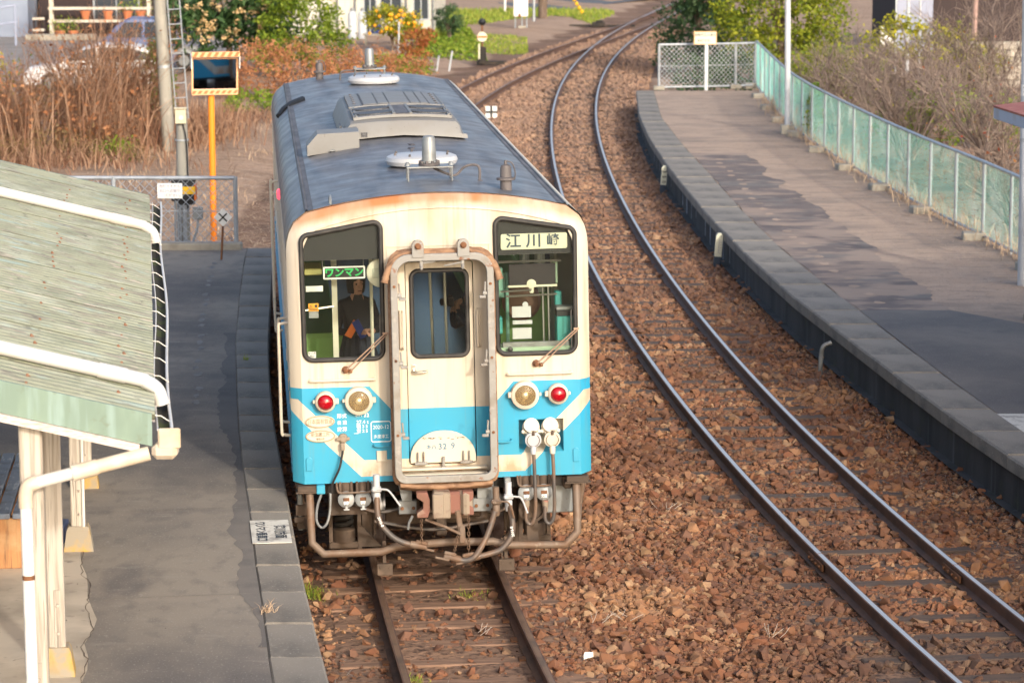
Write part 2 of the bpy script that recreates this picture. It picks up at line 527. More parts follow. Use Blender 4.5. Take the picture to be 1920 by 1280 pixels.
RAILPROF = [(-.0325, -.002), (-.021, 0), (.021, 0), (.0325, -.002), (.034, -.03), (.012, -.042), (.009, -.115), (.061, -.135), (.061, -.146), (-.061, -.146), (-.061, -.135), (-.009, -.115), (-.012, -.042), (-.034, -.03)]
def rail_mesh(fx, off, y0, y1, step=.7, top=1):
    ys = np.arange(y0, y1 + step, step); L = offset_line(fx, ys, off)
    mb = MB(); n = len(RAILPROF); V = []; F = []; K = []
    for i, (x, y) in enumerate(L):
        a = L[min(i + 1, len(L) - 1)] - L[max(i - 1, 0)]; a = a / np.linalg.norm(a); nx, ny = a[1], -a[0]
        for (u, z) in RAILPROF: V.append((x + nx * u, y + ny * u, z))
    for i in range(len(L) - 1):
        for j in range(n):
            F.append((i * n + j, i * n + (j + 1) % n, (i + 1) * n + (j + 1) % n, (i + 1) * n + j)); K.append(top if j == 1 else 0)
    mb.V, mb.F, mb.K = V, F, K
    return mb
def sleeper_mesh(nm, w, mats):
    mb = MB(); mb.box((0, 0, -.07), (2.1, w, .14), 0, b=.012)
    return mb.mesh(nm, mats)
def make_track(label, fx, y0, y1, top, wood, ys0, ys1, spacing, long=2.1):
    t = thing('railway_track', label, 'railway track', (float(fx(25)), 25, 0), group='railway tracks')
    inv = Matrix.Translation((-float(fx(25)), -25, 0))
    for off in (-.566, .566):
        mb = rail_mesh(fx, off, y0, y1)
        mb.V = [tuple(inv @ Vector(p)) for p in mb.V]
        mb.build('rail', ['rail', top], t, ang=25)
    meshes = [sleeper_mesh('sleeper', w, wood) for w in (.19, .21, .23)]
    y = ys0; i = 0
    plates = MB()
    while y < ys1:
        x = float(fx(y)); d = float(fx(y + .1) - fx(y - .1)) / .2
        o = link('sleeper', meshes[i % 3], t)
        o.location = (x - float(fx(25)) + random.uniform(-.06, .06), y - 25, -.151 + random.uniform(-.010, .006) + .006)
        o.rotation_euler = (random.uniform(-.008, .008), random.uniform(-.006, .006), -math.atan(d) + random.uniform(-.015, .015))
        o.scale = (random.uniform(.97, 1.05), random.uniform(.92, 1.1), 1)
        if y < 60:
            for off in (-.566, .566):
                l = math.sqrt(1 + d * d); cx, cy = x - float(fx(25)) + off / l, y - 25 - off * d / l
                for sg in (-1, 1):
                    plates.box((cx + sg * .085 / l, cy - sg * .085 * d / l, -.143), (.06, .11, .018), rot=(0, 0, -math.atan(d)))
        y += spacing * random.uniform(.96, 1.04); i += 1
    tag(plates.build('tie_plate', 'rust', t, smooth=False), kind='stuff')
    return t
near_track = make_track('single track of rusty rails running under the front of the coach', NEAR, 13, 152, 'railtopdull', 'woodlight', 14, 110, .62)
right_track = make_track('bright railed curving track in the middle beside the low platform', lambda y: RIGHT(y), 15, 152, 'railtop', 'wood', 16, 112, .62)
# fish plates on the joint of the right hand track
for off in (-.566, .566):
    mb = MB(); P = offset_line(lambda y: RIGHT(y), np.array([26.6 if off < 0 else 26.0]), off)[0]
    a = math.atan(float(RIGHT(26.5) - RIGHT(26.4)) / .1)
    for sg in (-1, 1):
        mb.box((sg * .035, 0, -.075), (.02, .56, .07), rot=None, b=.004)
        for k in range(4): mb.lathe([(.014, 0), (.014, .02)], (sg * .045 - (.02 if sg < 0 else 0), -.2 + k * .133, -.075), 'X', n=6)
    mb.box((0, 0, -.001), (.066, .012, .004))
    o = mb.build('fish_plate', 'rust', right_track)
    o.location = (P[0] - float(RIGHT(25)), P[1] - 25, 0); o.rotation_euler = (0, 0, -a)

# ------------------------------------------------------------------ the coach
TR = thing('railcar', 'cream and light blue diesel railcar standing at the left platform', 'train', (-.5958, 25.4364, 0), (0, -.017, .08912))
LEN = 15.75
PANEL = [(1.235, .945), (1.235, 2.86), (1.228, 2.98), (1.205, 3.08), (1.165, 3.165), (1.09, 3.218)] + [(x, 3.384 - .137 * x * x) for x in (.95, .80, .65, .5, .35, .2, 0.)]
BODY = [(1.335, .958), (1.335, 2.93), (1.334, 3.02), (1.326, 3.10), (1.305, 3.18), (1.262, 3.26)] + [(x, 3.492 - .108 * x * x) for x in (1.15, .97, .80, .62, .45, .22, 0.)]
def sym(P): return [(-x, z) for (x, z) in P] + [p for p in P[::-1]][1:]
# window outlines (rubber seal, outside edge), right one; the left is its mirror image
WIN = rpoly([(.487, 2.035), (1.222, 2.035), (1.226, 3.178), (.482, 3.302)], [.10, .10, .09, .085], 6)
WINL = [(-x, z) for (x, z) in WIN][::-1]
DOORHOLE = rpoly(rect(-.302, 1.085, .302, 2.905), .03, 3)
BOXHOLE = rect(.68, 1.162, 1.08, 1.458)
def front_wall(parent, y, flip):
    T = Matrix.Rotation(PI, 4, 'Z') if flip else None
    mb = MB()
    holes = [inset(WIN, .014), inset(WINL, .014), DOORHOLE] + ([] if flip else [BOXHOLE])
    mb.plate(sym(PANEL), holes, .03, 0, 0)
    lp = [[(x, 0, z) for x, z in sym(PANEL)],
          [((a[0] * .62 + b[0] * .38), .028, (a[1] * .55 + b[1] * .45)) for a, b in zip(sym(PANEL), sym(BODY))],
          [((a[0] * .25 + b[0] * .75), .062, (a[1] * .22 + b[1] * .78)) for a, b in zip(sym(PANEL), sym(BODY))],
          [(x, .10, z) for x, z in sym(BODY)], [(x, .14, z) for x, z in sym(BODY)]]
    mb.loft(lp, closed=False)
    # raised moulding under the roof edge
    mb.tube([(x * .985, -.004, z - .004) for x, z in sym(PANEL[2:])], .010, n=6)
    # raised seam over the gangway
    mb.box((0, -.004, 3.045), (.90, .012, .012)); mb.box((.45, -.004, 2.93), (.012, .012, .24)); mb.box((-.45, -.004, 2.93), (.012, .012, .24))
    # flange behind the front wall
    mb.loft([[(x * 1.004, .14, z * 1.002) for x, z in sym(BODY[1:])], [(x * 1.004, .17, z * 1.002) for x, z in sym(BODY[1:])], [(x * .985, .17, z * .992) for x, z in sym(BODY[1:])]], closed=False)
    o = mb.build('front_wall' if not flip else 'rear_wall', 'livery', parent, ang=30)
    o.location = (0, y, 0)
    if flip: o.rotation_euler = (0, 0, PI)
    return o
FW = front_wall(TR, 0, False)
RW = front_wall(TR, LEN, True)

def side_mat():
    m, nt, bs = new_mat('livery_side')
    tc = nt.nodes.new('ShaderNodeTexCoord'); sp = nt.nodes.new('ShaderNodeSeparateXYZ')
    nt.links.new(tc.outputs['Object'], sp.inputs[0])
    z = sp.outputs[2]
    blue = math_n(nt, 'LESS_THAN', z, 1.815)
    wh = math_n(nt, 'MULTIPLY', math_n(nt, 'LESS_THAN', z, 1.72), math_n(nt, 'GREATER_THAN', z, 1.60))
    f = math_n(nt, 'MULTIPLY', blue, math_n(nt, 'SUBTRACT', 1., wh))
    nt.links.new(mixc(nt, f, CREAM, BLUE), bs.inputs['Base Color'])
    bs.inputs['Roughness'].default_value = .4
    return m
MT['side'] = side_mat()
# side walls with window openings
for sg in (-1, 1):
    mb = MB()
    wins = [rect(.5, 1.98, 1.05, 2.78)] + [rect(2.9 + i * 1.72, 1.9, 2.9 + i * 1.72 + 1.35, 2.8) for i in range(6)] + [rect(14.7, 1.98, 15.25, 2.78)]
    mb.plate(rect(.14, .958, LEN - .14, 2.98), wins, .03, 0)
    # corrugated beads under the windows
    v = [(sg * (1.335 - (p[1])), p[0], p[2]) for p in mb.V]
    mb.V = v; mb.F = [q[::-1] for q in mb.F] if sg > 0 else mb.F
    for zz in (1.02, 1.10, 1.18, 1.26, 1.34, 1.42, 1.50, 1.86): mb.box((sg * 1.337, LEN / 2, zz), (.012, LEN - .5, .022))
    for w in (.42, 1.12, 1.55, 2.75, 13.0, 14.2): mb.box((sg * 1.337, w, 1.96), (.01, .02, 1.9))
    w = mb.build('side_wall', 'side', TR)
    for i, wn_ in enumerate(wins):
        g = MB(); y0, z0, y1, z1 = wn_[0][0], wn_[0][1], wn_[2][0], wn_[2][1]
        g.box((sg * 1.318, (y0 + y1) / 2, (z0 + z1) / 2), (.008, y1 - y0, z1 - z0))
        g.build('window_pane', 'glass', w)
# roof
mb = MB()
cross = [(-1.335, 2.98)] + [(-x, z) for x, z in BODY[2:]] + [(x, z) for x, z in BODY[2:][::-1]][1:] + [(1.335, 2.98)]
ysr = [.15] + [1.0 + i * 1.1 for i in range(13)] + [LEN - .15]
mb.loft([[(x, y, z + .006) for x, z in cross] for y in ysr], closed=False)
for y in (.155, LEN - .155):
    mb.loft([[(x * 1.002, y - .012, z + .012) for x, z in cross[2:-2]], [(x * 1.002, y + .012, z + .012) for x, z in cross[2:-2]]], closed=False)
roof = mb.build('roof', 'roof', TR, ang=30)
for sg in (-1, 1):
    g = MB()
    g.loft([[(sg * 1.165, y, 3.338), (sg * 1.15, y, 3.372), (sg * 1.138, y, 3.374), (sg * 1.13, y, 3.364), (sg * 1.11, y, 3.371), (sg * 1.085, y, 3.374)] for y in np.linspace(.17, LEN - .17, 14)], closed=False)
    g.build('roof_gutter', 'gutter', roof)
g = MB(); g.loft([[(1.166, y, 3.345), (1.18, y, 3.352), (1.262, y, 3.278), (1.296, y, 3.238), (1.292, y, 3.228)] for y in np.linspace(.18, LEN - .16, 12)], closed=False)
g.build('cant_rail', 'cream', roof)
g = MB()
random.seed(4)
for yy, w in ((3.75, .03), (4.15, .02), (4.55, .025), (10.2, .03)):
    for k in range(3): g.box((.02 + random.uniform(-.02, .02), yy + k * .07, 3.4995), (.05, .05, .004), rot=(0, 0, .5))
g.build('sealant_patch', 'gutter', roof)
g = MB(); g.tube([(-1.275, 11.3, 3.27), (-1.22, 11.45, 3.335), (-1.12, 11.7, 3.385), (-.95, 12.0, 3.425)], .035, n=6)
g.build('roof_strap', 'black', roof)
# hand hook at the front left of the roof
g = MB(); g.tube(smooth_pts([(-.93, .19, 3.405), (-.93, .21, 3.46), (-.93, .30, 3.475), (-.93, .38, 3.46), (-.93, .42, 3.41)]), .012, n=6)
g.build('lifting_hook', 'zinc', roof)

# ---- roof equipment
def roofz(x): return float(np.interp(abs(x), [0, .4, .78, 1.13, 1.245], [3.498, 3.476, 3.431, 3.358, 3.286]))
ac = MB()
def acsec(y, zt, dz=0):
    xs = [-.66, -.60, -.56, -.30, 0, .30, .56, .60, .66]
    zz = [roofz(.66) + .02, zt - .06, zt - .015, zt + .005, zt + .012, zt + .005, zt - .015, zt - .06, roofz(.66) + .02]
    return [(x, y, z + dz) for x, z in zip(xs, zz)]
def acbase(y): return [(x, y, roofz(x) + .025) for x in (-.66, -.60, -.56, -.30, 0, .30, .56, .60, .66)]
ac.loft([[(x * 1.03, 5.45, z) for x, _, z in acbase(5.45)], [(x * 1.02, 5.46, z + .045) for x, _, z in acbase(5.45)], acsec(5.53, 3.66), acsec(5.62, 3.685), acsec(7.2, 3.69), acsec(8.85, 3.69), acsec(9.0, 3.66), acbase(9.06)], closed=False)
AC = ac.build('air_conditioner', 'ac', TR, ang=30)
def acz(x): return 3.69 + .012 - .10 * x * x
for (y0, y1) in ((5.62, 6.85), (7.0, 8.75)):
    p = MB()
    p.loft([[(x, y, acz(x) + h) for x in np.linspace(-.52, .52, 9)] for (y, h) in ((y0, .0), (y0 + .005, .03), (y1 - .005, .03), (y1, .0))], closed=False)
    for x in (-.52, .52): p.box((x, (y0 + y1) / 2, acz(x) + .018), (.012, y1 - y0, .034))
    pl = p.build('top_panel', 'ac' if y0 > 6 else 'ac', AC)
    if y0 < 6:
        for cx in (-.30, .30):
            for cy in (5.93, 6.52):
                g = MB(); z = acz(cx) + .032
                g.lathe([(.205, -.012), (.205, .008), (.19, .009), (.185, .005), (0, .005)], (0, 0, 0), n=28, T=Matrix.Translation((cx, cy, z + .003)) @ Matrix.Rotation(math.atan(.2 * cx), 4, 'Y'))
                g.build('fan_grille', 'acgrille', pl)
        g = MB()
        for x in (-.09, .09):
            g.box((x, 6.23, acz(x) + .036), (.035, 1.15, .016), b=.004)
        for x in (-.49, .49): g.box((x, 6.23, acz(x) + .036), (.02, 1.18, .012))
        for x in (-.505, .505):
            for k in range(3): g.lathe([(.014, 0), (.014, .012)], (x, 5.75 + k * .45, acz(x) + .03), n=6)
        g.build('panel_rib', 'ac', pl)
        g = MB(); g.box((0, 6.23, acz(0) + .034), (.14, 1.14, .006)); g.build('centre_plate', 'gutter', pl)
    else:
        g = MB()
        for x in (-.40, .40):
            g.box((x - .03 * np.sign(x), 7.87, acz(x) + .033), (.012, 1.7, .012))
            for k in range(6): g.lathe([(.016, 0), (.016, .008)], (x + .06 * np.sign(x), 7.2 + k * .27, acz(x + .06) + .033), n=8)
        g.build('panel_rib', 'gutter', pl)
        for k, (xa, xb) in enumerate(((-.36, -.21), (-.2, -.085), (-.075, .155), (.165, .27), (.28, .36))):
            g = MB(); g.loft([[(x, y, acz(x) + .032 + h) for x in (xa, (xa + xb) / 2, xb)] for (y, h) in ((7.06, 0), (7.07, .008), (8.68, .008), (8.69, 0))], closed=False)
            g.build('cover_panel', 'ac', pl)
g = MB(); g.box((-.645, 5.85, 3.56), (.02, .34, .12), rot=(0, -.3, 0)); g.build('side_grille', 'acgrille', AC)
g = MB(); g.box((-.42, 5.452, 3.535), (.065, .006, .05)); g.build('maker_plate', 'acgrille', AC)
# cable duct in front of the cooler
d = MB()
prof = [(-1.04, 3.395), (-1.04, 3.50), (-.93, 3.62), (-.50, 3.635), (-.50, 3.47)]
d.loft([[(x, y, z) for x, z in prof] for y in (4.75, 5.25)], cap=True)
d.loft([[(x, y, z) for x, z in [(-.66, 3.46), (-.66, 3.60), (-.50, 3.62), (-.50, 3.46)]] for y in (5.25, 5.6)], cap=True)
d.build('duct_cover', 'ac', TR)
g = MB(); g.tube([(-.80, 4.73, 3.43), (-.80, 4.70, 3.45), (-.76, 4.70, 3.455), (-.76, 4.73, 3.435)], .01, n=6); g.build('duct_clip', 'zinc', TR)
for y in (2.52, 13.35):
    g = MB(); g.lathe([(.30, 3.50), (.335, 3.515), (.348, 3.55), (.335, 3.585), (.29, 3.603), (.1, 3.61), (.0, 3.61)], (0.015, y, 0), n=40)
    v = g.build('roof_ventilator', 'vent', TR)
    g = MB()
    for k in range(8): g.lathe([(.012, 0), (.010, .022), (0, .024)], (.015 + .27 * math.cos(k * PI / 4 + .3), y + .27 * math.sin(k * PI / 4 + .3), 3.603), n=6)
    g.build('ventilator_bolt', 'gutter', v)
def antenna(y, sg):
    a = MB(); a.lathe([(.080, 3.655), (.080, 3.665), (.066, 3.67), (.060, 3.87), (.05, 3.892), (.02, 3.90), (0, 3.90)], (0.01, y, 0), n=28)
    A = a.build('roof_antenna', 'zinc', TR)
    b = MB(); b.lathe([(.098, 3.628), (.098, 3.65), (.075, 3.655)], (.01, y, 0), n=28)
    for k in range(10): b.lathe([(.012, 3.65), (.012, 3.672)], (.01 + .085 * math.cos(k * PI / 5), y + .085 * math.sin(k * PI / 5), 0), n=6)
    b.build('antenna_flange', 'gutter', A)
    b = MB(); b.box((.01, y, 3.62), (.42, .26, .012))
    for x in (-.19, .21):
        for yy in (-.12, .12): b.tube([(x, y + yy, 3.62), (x, y + yy, 3.485), (x + (.05 if x > 0 else -.05), y + yy, 3.484)], .010, n=6)
        b.lathe([(.03, 3.626), (.02, 3.65), (.012, 3.66)], (x, y, 0), n=10)
    b.build('antenna_bracket', 'zinc', A)
    b = MB(); b.tube(smooth_pts([(.05, y, 3.60), (.16, y - .02 * sg, 3.55), (.25, y, 3.53), (.33, y, 3.60), (.42, y, 3.62), (.47, y, 3.585), (.47, y, 3.46)]) if sg > 0 else smooth_pts([(-.05, y, 3.60), (-.15, y, 3.60), (-.30, y, 3.60), (-.38, y, 3.58), (-.40, y, 3.46)]), .013, n=6)
    b.lathe([(.035, 3.462), (.03, 3.475), (.015, 3.48)], (.47 if sg > 0 else -.40, y, 0), n=10)
    b.build('antenna_cable', 'gutter', A)
antenna(1.22, 1); antenna(14.45, -1)
for (x, y) in ((.66, .60), (-.66, 15.1)):
    g = MB(); z = roofz(.66)
    g.lathe([(.052, z - .01), (.052, z + .09), (.085, z + .095), (.085, z + .115), (.052, z + .12), (.050, z + .20), (.042, z + .225), (.015, z + .235), (.012, z + .27), (0, z + .27)], (x, y, 0), n=18)
    g.tube(smooth_pts([(x + .01, y, z + .265), (x + .06, y, z + .24), (x + .085, y, z + .16), (x + .08, y, z + .10)], 4), .006, n=5)
    g.build('horn', 'gutter', TR)

# ---- windows of the front
def front_windows(parent):
    for out, sd in ((WIN, 1), (WINL, -1)):
        s = MB(); s.plate(out, [inset(out, .042)], .045, -.028, b=.014)
        S = s.build('window_seal', 'rubber', parent, ang=50)
        g = MB(); g.plate(inset(out, .03), (), .006, -.004); g.build('window_pane', 'glass', S)
front_windows(TR)
# blanked header boards inside the glass
for sd in (1, -1):
    x0, x1 = (.50, 1.215) if sd > 0 else (-1.215, -.50)
    g = MB(); g.plate([(sd * .47, 2.935), (sd * 1.225, 2.935), (sd * 1.225, 3.165), (sd * .47, 3.29)][::sd], (), .012, .03); g.build('header_board', 'black', TR)
g = MB(); g.plate(rpoly(rect(.552, 2.982, 1.142, 3.122), .018), (), .012, .012, b=.004); DS = g.build('destination_sign', 'signcream', TR)
g = MB()
for ch, x, s_, sx in (('江', .655, .135, 1.05), ('川', .835, .13, 1.1), ('崎', 1.005, .115, 1.0)):
    g.text(ch, (x + .01, .008, 3.052), s_, d=.004, bold=.0025, sx=sx)
g.build('lettering', 'letter_dark', DS)
g = MB(); g.plate(rpoly(rect(-1.012, 2.768, -.650, 2.872), .008), (), .03, .055); LD = g.build('one_man_sign', 'led', TR)
g = MB(); g.plate(rpoly(rect(-1.016, 2.764, -.646, 2.876), .01), [rpoly(rect(-1.002, 2.777, -.66, 2.863), .005)], .012, .048); g.build('sign_frame', 'white', LD)
g = MB(); g.text('ワンマン', (-.831, .05, 2.818), .088, d=.004, bold=.003, sx=.98); g.build('lettering', 'ledgreen', LD)
g = MB()
for x in (-1.02, -.66): g.tube([(x, .07, 2.87), (x, .07, 2.94)], .004, n=5)
g.build('hanger_rod', 'steel', LD)

# ---- gangway
def rrect(hx, z0, z1, rt, rb, y, cx=.008, n=7):
    return [(x + cx, y, z) for x, z in rpoly([(-hx, z0), (hx, z0), (hx, z1), (-hx, z1)], [rb, rb, rt, rt], n)]
RO = [(x, z) for x, _, z in rrect(.452, .985, 3.012, .165, .10, 0)]
RI = [(x, z) for x, _, z in rrect(.390, 1.047, 2.950, .115, .05, 0)]
g = MB(); g.plate(RO, [RI], .05, -.33, b=.008)
GW = g.build('gangway_ring', 'gang', TR, ang=40)
g = MB()
sec = [(.0, -.28), (.028, -.255), (.006, -.225), (.034, -.19), (.008, -.15), (.030, -.11), (.004, -.07), (.022, -.035), (.005, .0)]
lps = []
for o_, y in sec: lps.append(rrect(.432 + o_ * 1.15, 1.018 - o_ * 2.2, 2.985 + o_ * 1.7, .15, .08, y))
rr_ = random.Random(3)
lps = [[(x + rr_.uniform(-.004, .004), y + rr_.uniform(-.006, .006), z + rr_.uniform(-.005, .005)) for x, y, z in l] for l in lps]
g.loft(lps)
g.build('bellows', 'canvas', TR, ang=70)
# loose canvas at the upper corners and sagging along the bottom
for sx in (1, -1):
    g = MB()
    for k, (dx, dz, dy) in enumerate(((0, 0, 0), (-.022, .012, .05), (.012, -.03, -.03))):
        g.tube(smooth_pts([(sx * (.24 + dx) + .008, -.27 + dy, 3.03 + dz), (sx * (.37 + dx) + .008, -.27 + dy, 2.995 + dz), (sx * (.455 + dx) + .008, -.28 + dy, 2.91 + dz), (sx * (.492 + dx) + .008, -.30 + dy, 2.80 + dz)], 4), [.020] * 4 + [.024] * 4 + [.030] * 4 + [.036], n=8)
    g.build('canvas_flap', 'canvas', GW, ang=70)
g = MB()
for k in range(4):
    g.tube([(x, -.30 + k * .035 + .006 * math.sin(x * 20 + k), .972 - k * .013 - .028 * (1 - (x / .44) ** 2) + .004 * math.sin(x * 31 + k * 2)) for x in np.linspace(-.40, .415, 22)], .024, n=7)
g.build('canvas_roll', 'canvas', GW, ang=80)
for x in (-.198, .198):
    g = MB(); g.plate(rpoly([(x - .052, 2.985), (x + .052, 2.985), (x + .052, 3.14), (x - .052, 3.14)], [.002, .002, .05, .05]), (), .03, -.345, b=.005)
    g.box((x, -.15, 3.08), (.03, .32, .03))
    h = g.build('ring_bracket', 'gang', GW)
    g = MB(); g.lathe([(.028, 0), (.028, .012), (.018, .014), (.018, .04), (0, .042)], (x, -.345, 3.085), '-Y', n=14); g.build('bracket_bolt', 'rust', h)
g = MB()
for (x, z) in ((-.412, 2.735), (-.412, 2.08), (.428, 2.738), (.428, 2.085), (-.412, 1.42), (.428, 1.42)): g.lathe([(.013, 0), (.013, .008), (0, .012)], (x, -.33, z), '-Y', n=8)
g.build('ring_bolt', 'rust', GW)
for sx in (-1, 1):
    for z in (2.63, 2.03, 1.40):
        g = MB(); x = .008 + sx * .385
        g.box((x - sx * .012, -.30, z + .06), (.016, .03, .13), rot=(0, sx * .06, 0), b=.004); g.lathe([(.02, -.02), (.02, .02)], (x - sx * .01, -.30, z + .02), 'X', n=10)
        g.box((x - sx * .035, -.31, z - .01), (.06, .03, .026), b=.006)
        g.build('ring_latch', 'gang', GW)
for x in (-.17, .19):
    g = MB(); g.box((x, -.30, 2.925), (.03, .03, .07), b=.006); g.box((x, -.315, 2.895), (.026, .03, .05), b=.01); g.tube([(x, -.30, 2.93), (x + (.12 if x < 0 else -.16), -.29, 2.94 if x < 0 else 2.90)], .009, n=6)
    g.build('ring_latch', 'gang', GW)
# ---- end door
DW = rpoly(rect(-.265, 2.038, .265, 2.842), .085, 6)
g = MB(); g.plate(rpoly(rect(-.296, 1.09, .296, 2.898), .02, 3), [inset(DW, .014)], .03, .012, b=.005)
DR = g.build('end_door', 'livery', TR)
g = MB(); g.plate(DW, [inset(DW, .04)], .035, -.012, b=.012); S = g.build('window_seal', 'rubber', DR, ang=50)
g = MB(); g.plate(inset(DW, .03), (), .006, .006); g.build('window_pane', 'glass', S)
g = MB(); g.plate(rect(-.262, 1.895, -.222, 1.985), (), .008, .006, b=.002)
g.tube(smooth_pts([(-.242, .0, 1.935), (-.242, -.04, 1.93), (-.20, -.05, 1.925), (-.12, -.045, 1.932)]), .011, n=8); g.build('door_handle', 'steel', DR)
for sx in (-1, 1):
    g = MB()
    for dx, y in ((0, -.03), (.022, -.055)): g.tube(smooth_pts([(sx * (.352 - dx), .0, 2.47), (sx * (.352 - dx), y, 2.465), (sx * (.35 - dx), y, 2.40), (sx * (.35 - dx), y, 2.22), (sx * (.352 - dx), y, 2.145), (sx * (.352 - dx), .0, 2.14)], 4), .009, n=6)
    g.build('door_grab_rail', 'cream', TR)
# fall plate with the running number
HP = [(.292, 1.105), (.292, 1.16)] + [(.29 * math.cos(a), 1.16 + .235 * math.sin(a)) for a in np.linspace(.08, PI - .08, 18)] + [(-.292, 1.16), (-.292, 1.105)]
HP = [(x, min(z, 1.392)) for x, z in HP]
g = MB(); g.plate(HP, (), .028, -.036, b=.006); FP = g.build('fall_plate', 'cream', TR)
g = MB(); g.text('キハ', (-.105, -.038, 1.245), .048, d=.004, sx=.95, bold=.001); g.text('32', (-.005, -.038, 1.248), .072, d=.004, space=1.12, bold=.0008); g.text('9', (.088, -.038, 1.252), .072, d=.004, bold=.0008)
g.build('lettering', 'letter_blue', FP)
g = MB()
for k in range(26): g.box((random.choice((-.12, .12)) + random.gauss(0, .05), -.0365, 1.325 + random.gauss(0, .006)), (random.uniform(.008, .03), .003, random.uniform(.002, .006)))
tag(g.build('scuff_mark', 'dirt', FP, smooth=False), kind='stuff')
for x in (-.20, .205):
    g = MB()
    for dx in (-.026, .026): g.box((x + dx, -.052, 1.155), (.012, .03, .105), b=.003)
    g.box((x, -.05, 1.105), (.085, .035, .03), b=.008); g.lathe([(.014, -.055), (.014, .055)], (x, -.055, 1.105), 'X', n=8)
    g.build('plate_hinge', 'gang', FP)
g = MB(); g.box((0, -.052, 1.11), (.026, .03, .10), b=.004); g.box((0, -.06, 1.065), (.046, .03, .022), b=.004); g.build('plate_catch', 'gang', FP)
g = MB(); g.box((0, -.05, 1.06), (.77, .10, .02), b=.004); g.box((0, -.10, 1.02), (.77, .08, .012), b=.003); g.build('sill', 'cream', TR)

# ---- lights
for sx in (-1, 1):
    for kind, cx, r in (('tail_light', 1.032, .093), ('headlight', .737, .127)):
        rl = r * (.74 if kind == 'tail_light' else .71)
        g = MB(); c = (sx * cx, 0, 1.69)
        g.lathe([(r * .97, 0), (r, .035), (r, .06), (r * .96, .078), (rl * 1.1, .09), (rl * 1.04, .092), (rl, .07), (rl * .99, .045)], c, '-Y', n=36)
        for lx in (-1, 1): g.box((c[0] + lx * (r + .008), -.05, c[2] + .005), (.034 if lx * sx < 0 else .022, .04, .05 if lx * sx < 0 else .03), b=.006)
        L = g.build(kind, 'cream', TR, ang=40)
        if kind == 'tail_light':
            g = MB(); g.lathe([(rl, .06), (rl * .99, .075), (rl * .9, .093), (rl * .7, .108), (rl * .4, .117), (0, .12)], c, '-Y', n=32); g.build('red_lens', 'redlens', L, ang=60)
        else:
            g = MB(); g.lathe([(rl, .08), (rl * .9, .06), (rl * .7, .035), (rl * .4, .016), (.01, .012), (0, .012)], c, '-Y', n=36); g.build('reflector', 'chrome', L, ang=60)
            g = MB(); g.lathe([(rl * .46, .02), (rl * .48, .05), (rl * .40, .075), (rl * .2, .088), (0, .09)], c, '-Y', n=24); g.build('bulb', 'bulb', L, ang=60)
            g = MB(); g.lathe([(rl, .084), (rl * .7, .096), (rl * .3, .102), (0, .103)], c, '-Y', n=32); g.build('headlight_glass', 'lens', L, ang=60)
# ---- plates, lettering, rails
for z, rows in ((1.507, (('日本国有鉄道', .052, 0),)), (1.377, (('新潟鐵工所', .046, .014), ('昭和62年', .026, -.026)))):
    g = MB(); g.plate(circ(-1.083, z, .132, 36, .056), (), .016, -.016, b=.003); P = g.build('maker_plate', 'cream', TR)
    g = MB(); g.plate(circ(-1.083, z, .129, 36, .0535), [circ(-1.083, z, .118, 36, .045)], .003, -.018)
    for t_, s_, dz in rows: g.text(t_, (-1.083, -.018, z + dz), s_, d=.005, sx=.72)
    g.build('raised_lettering', M('plate_letter', (.33, .26, .17), .5) if z > 1.4 else bpy.data.materials['plate_letter'], P)
g = MB()
for t_, x, z, s_, sp_ in (('形式', -.889, 1.548, .042, 1.1), ('キハ', -.742, 1.549, .033, .9), ('32', -.672, 1.549, .046, 1.1), ('自 重', -.889, 1.488, .038, 1), ('27.4 t', -.708, 1.488, .044, 1.05), ('換算', -.889, 1.428, .042, 1.1), ('積 3 5', -.712, 1.449, .039, 1), ('空 2 5', -.712, 1.408, .039, 1)):
    g.text(t_, (x, -.003, z), s_, d=.003, space=sp_, bold=.0008)
g.box((-.765, -.003, 1.388), (.04, .003, .004))
oc = [(-.636, 1.318), (-.621, 1.303), (-.47, 1.303), (-.455, 1.318), (-.455, 1.477), (-.47, 1.492), (-.621, 1.492), (-.636, 1.477)]
g.plate(oc, [inset(oc, .0075)], .003, -.004)
g.text('2020-12', (-.546, -.003, 1.437), .047, d=.003, sx=.92); g.text('多度津工', (-.546, -.003, 1.352), .037, d=.003, sx=.92)
g.build('lettering', 'letter_white', TR)
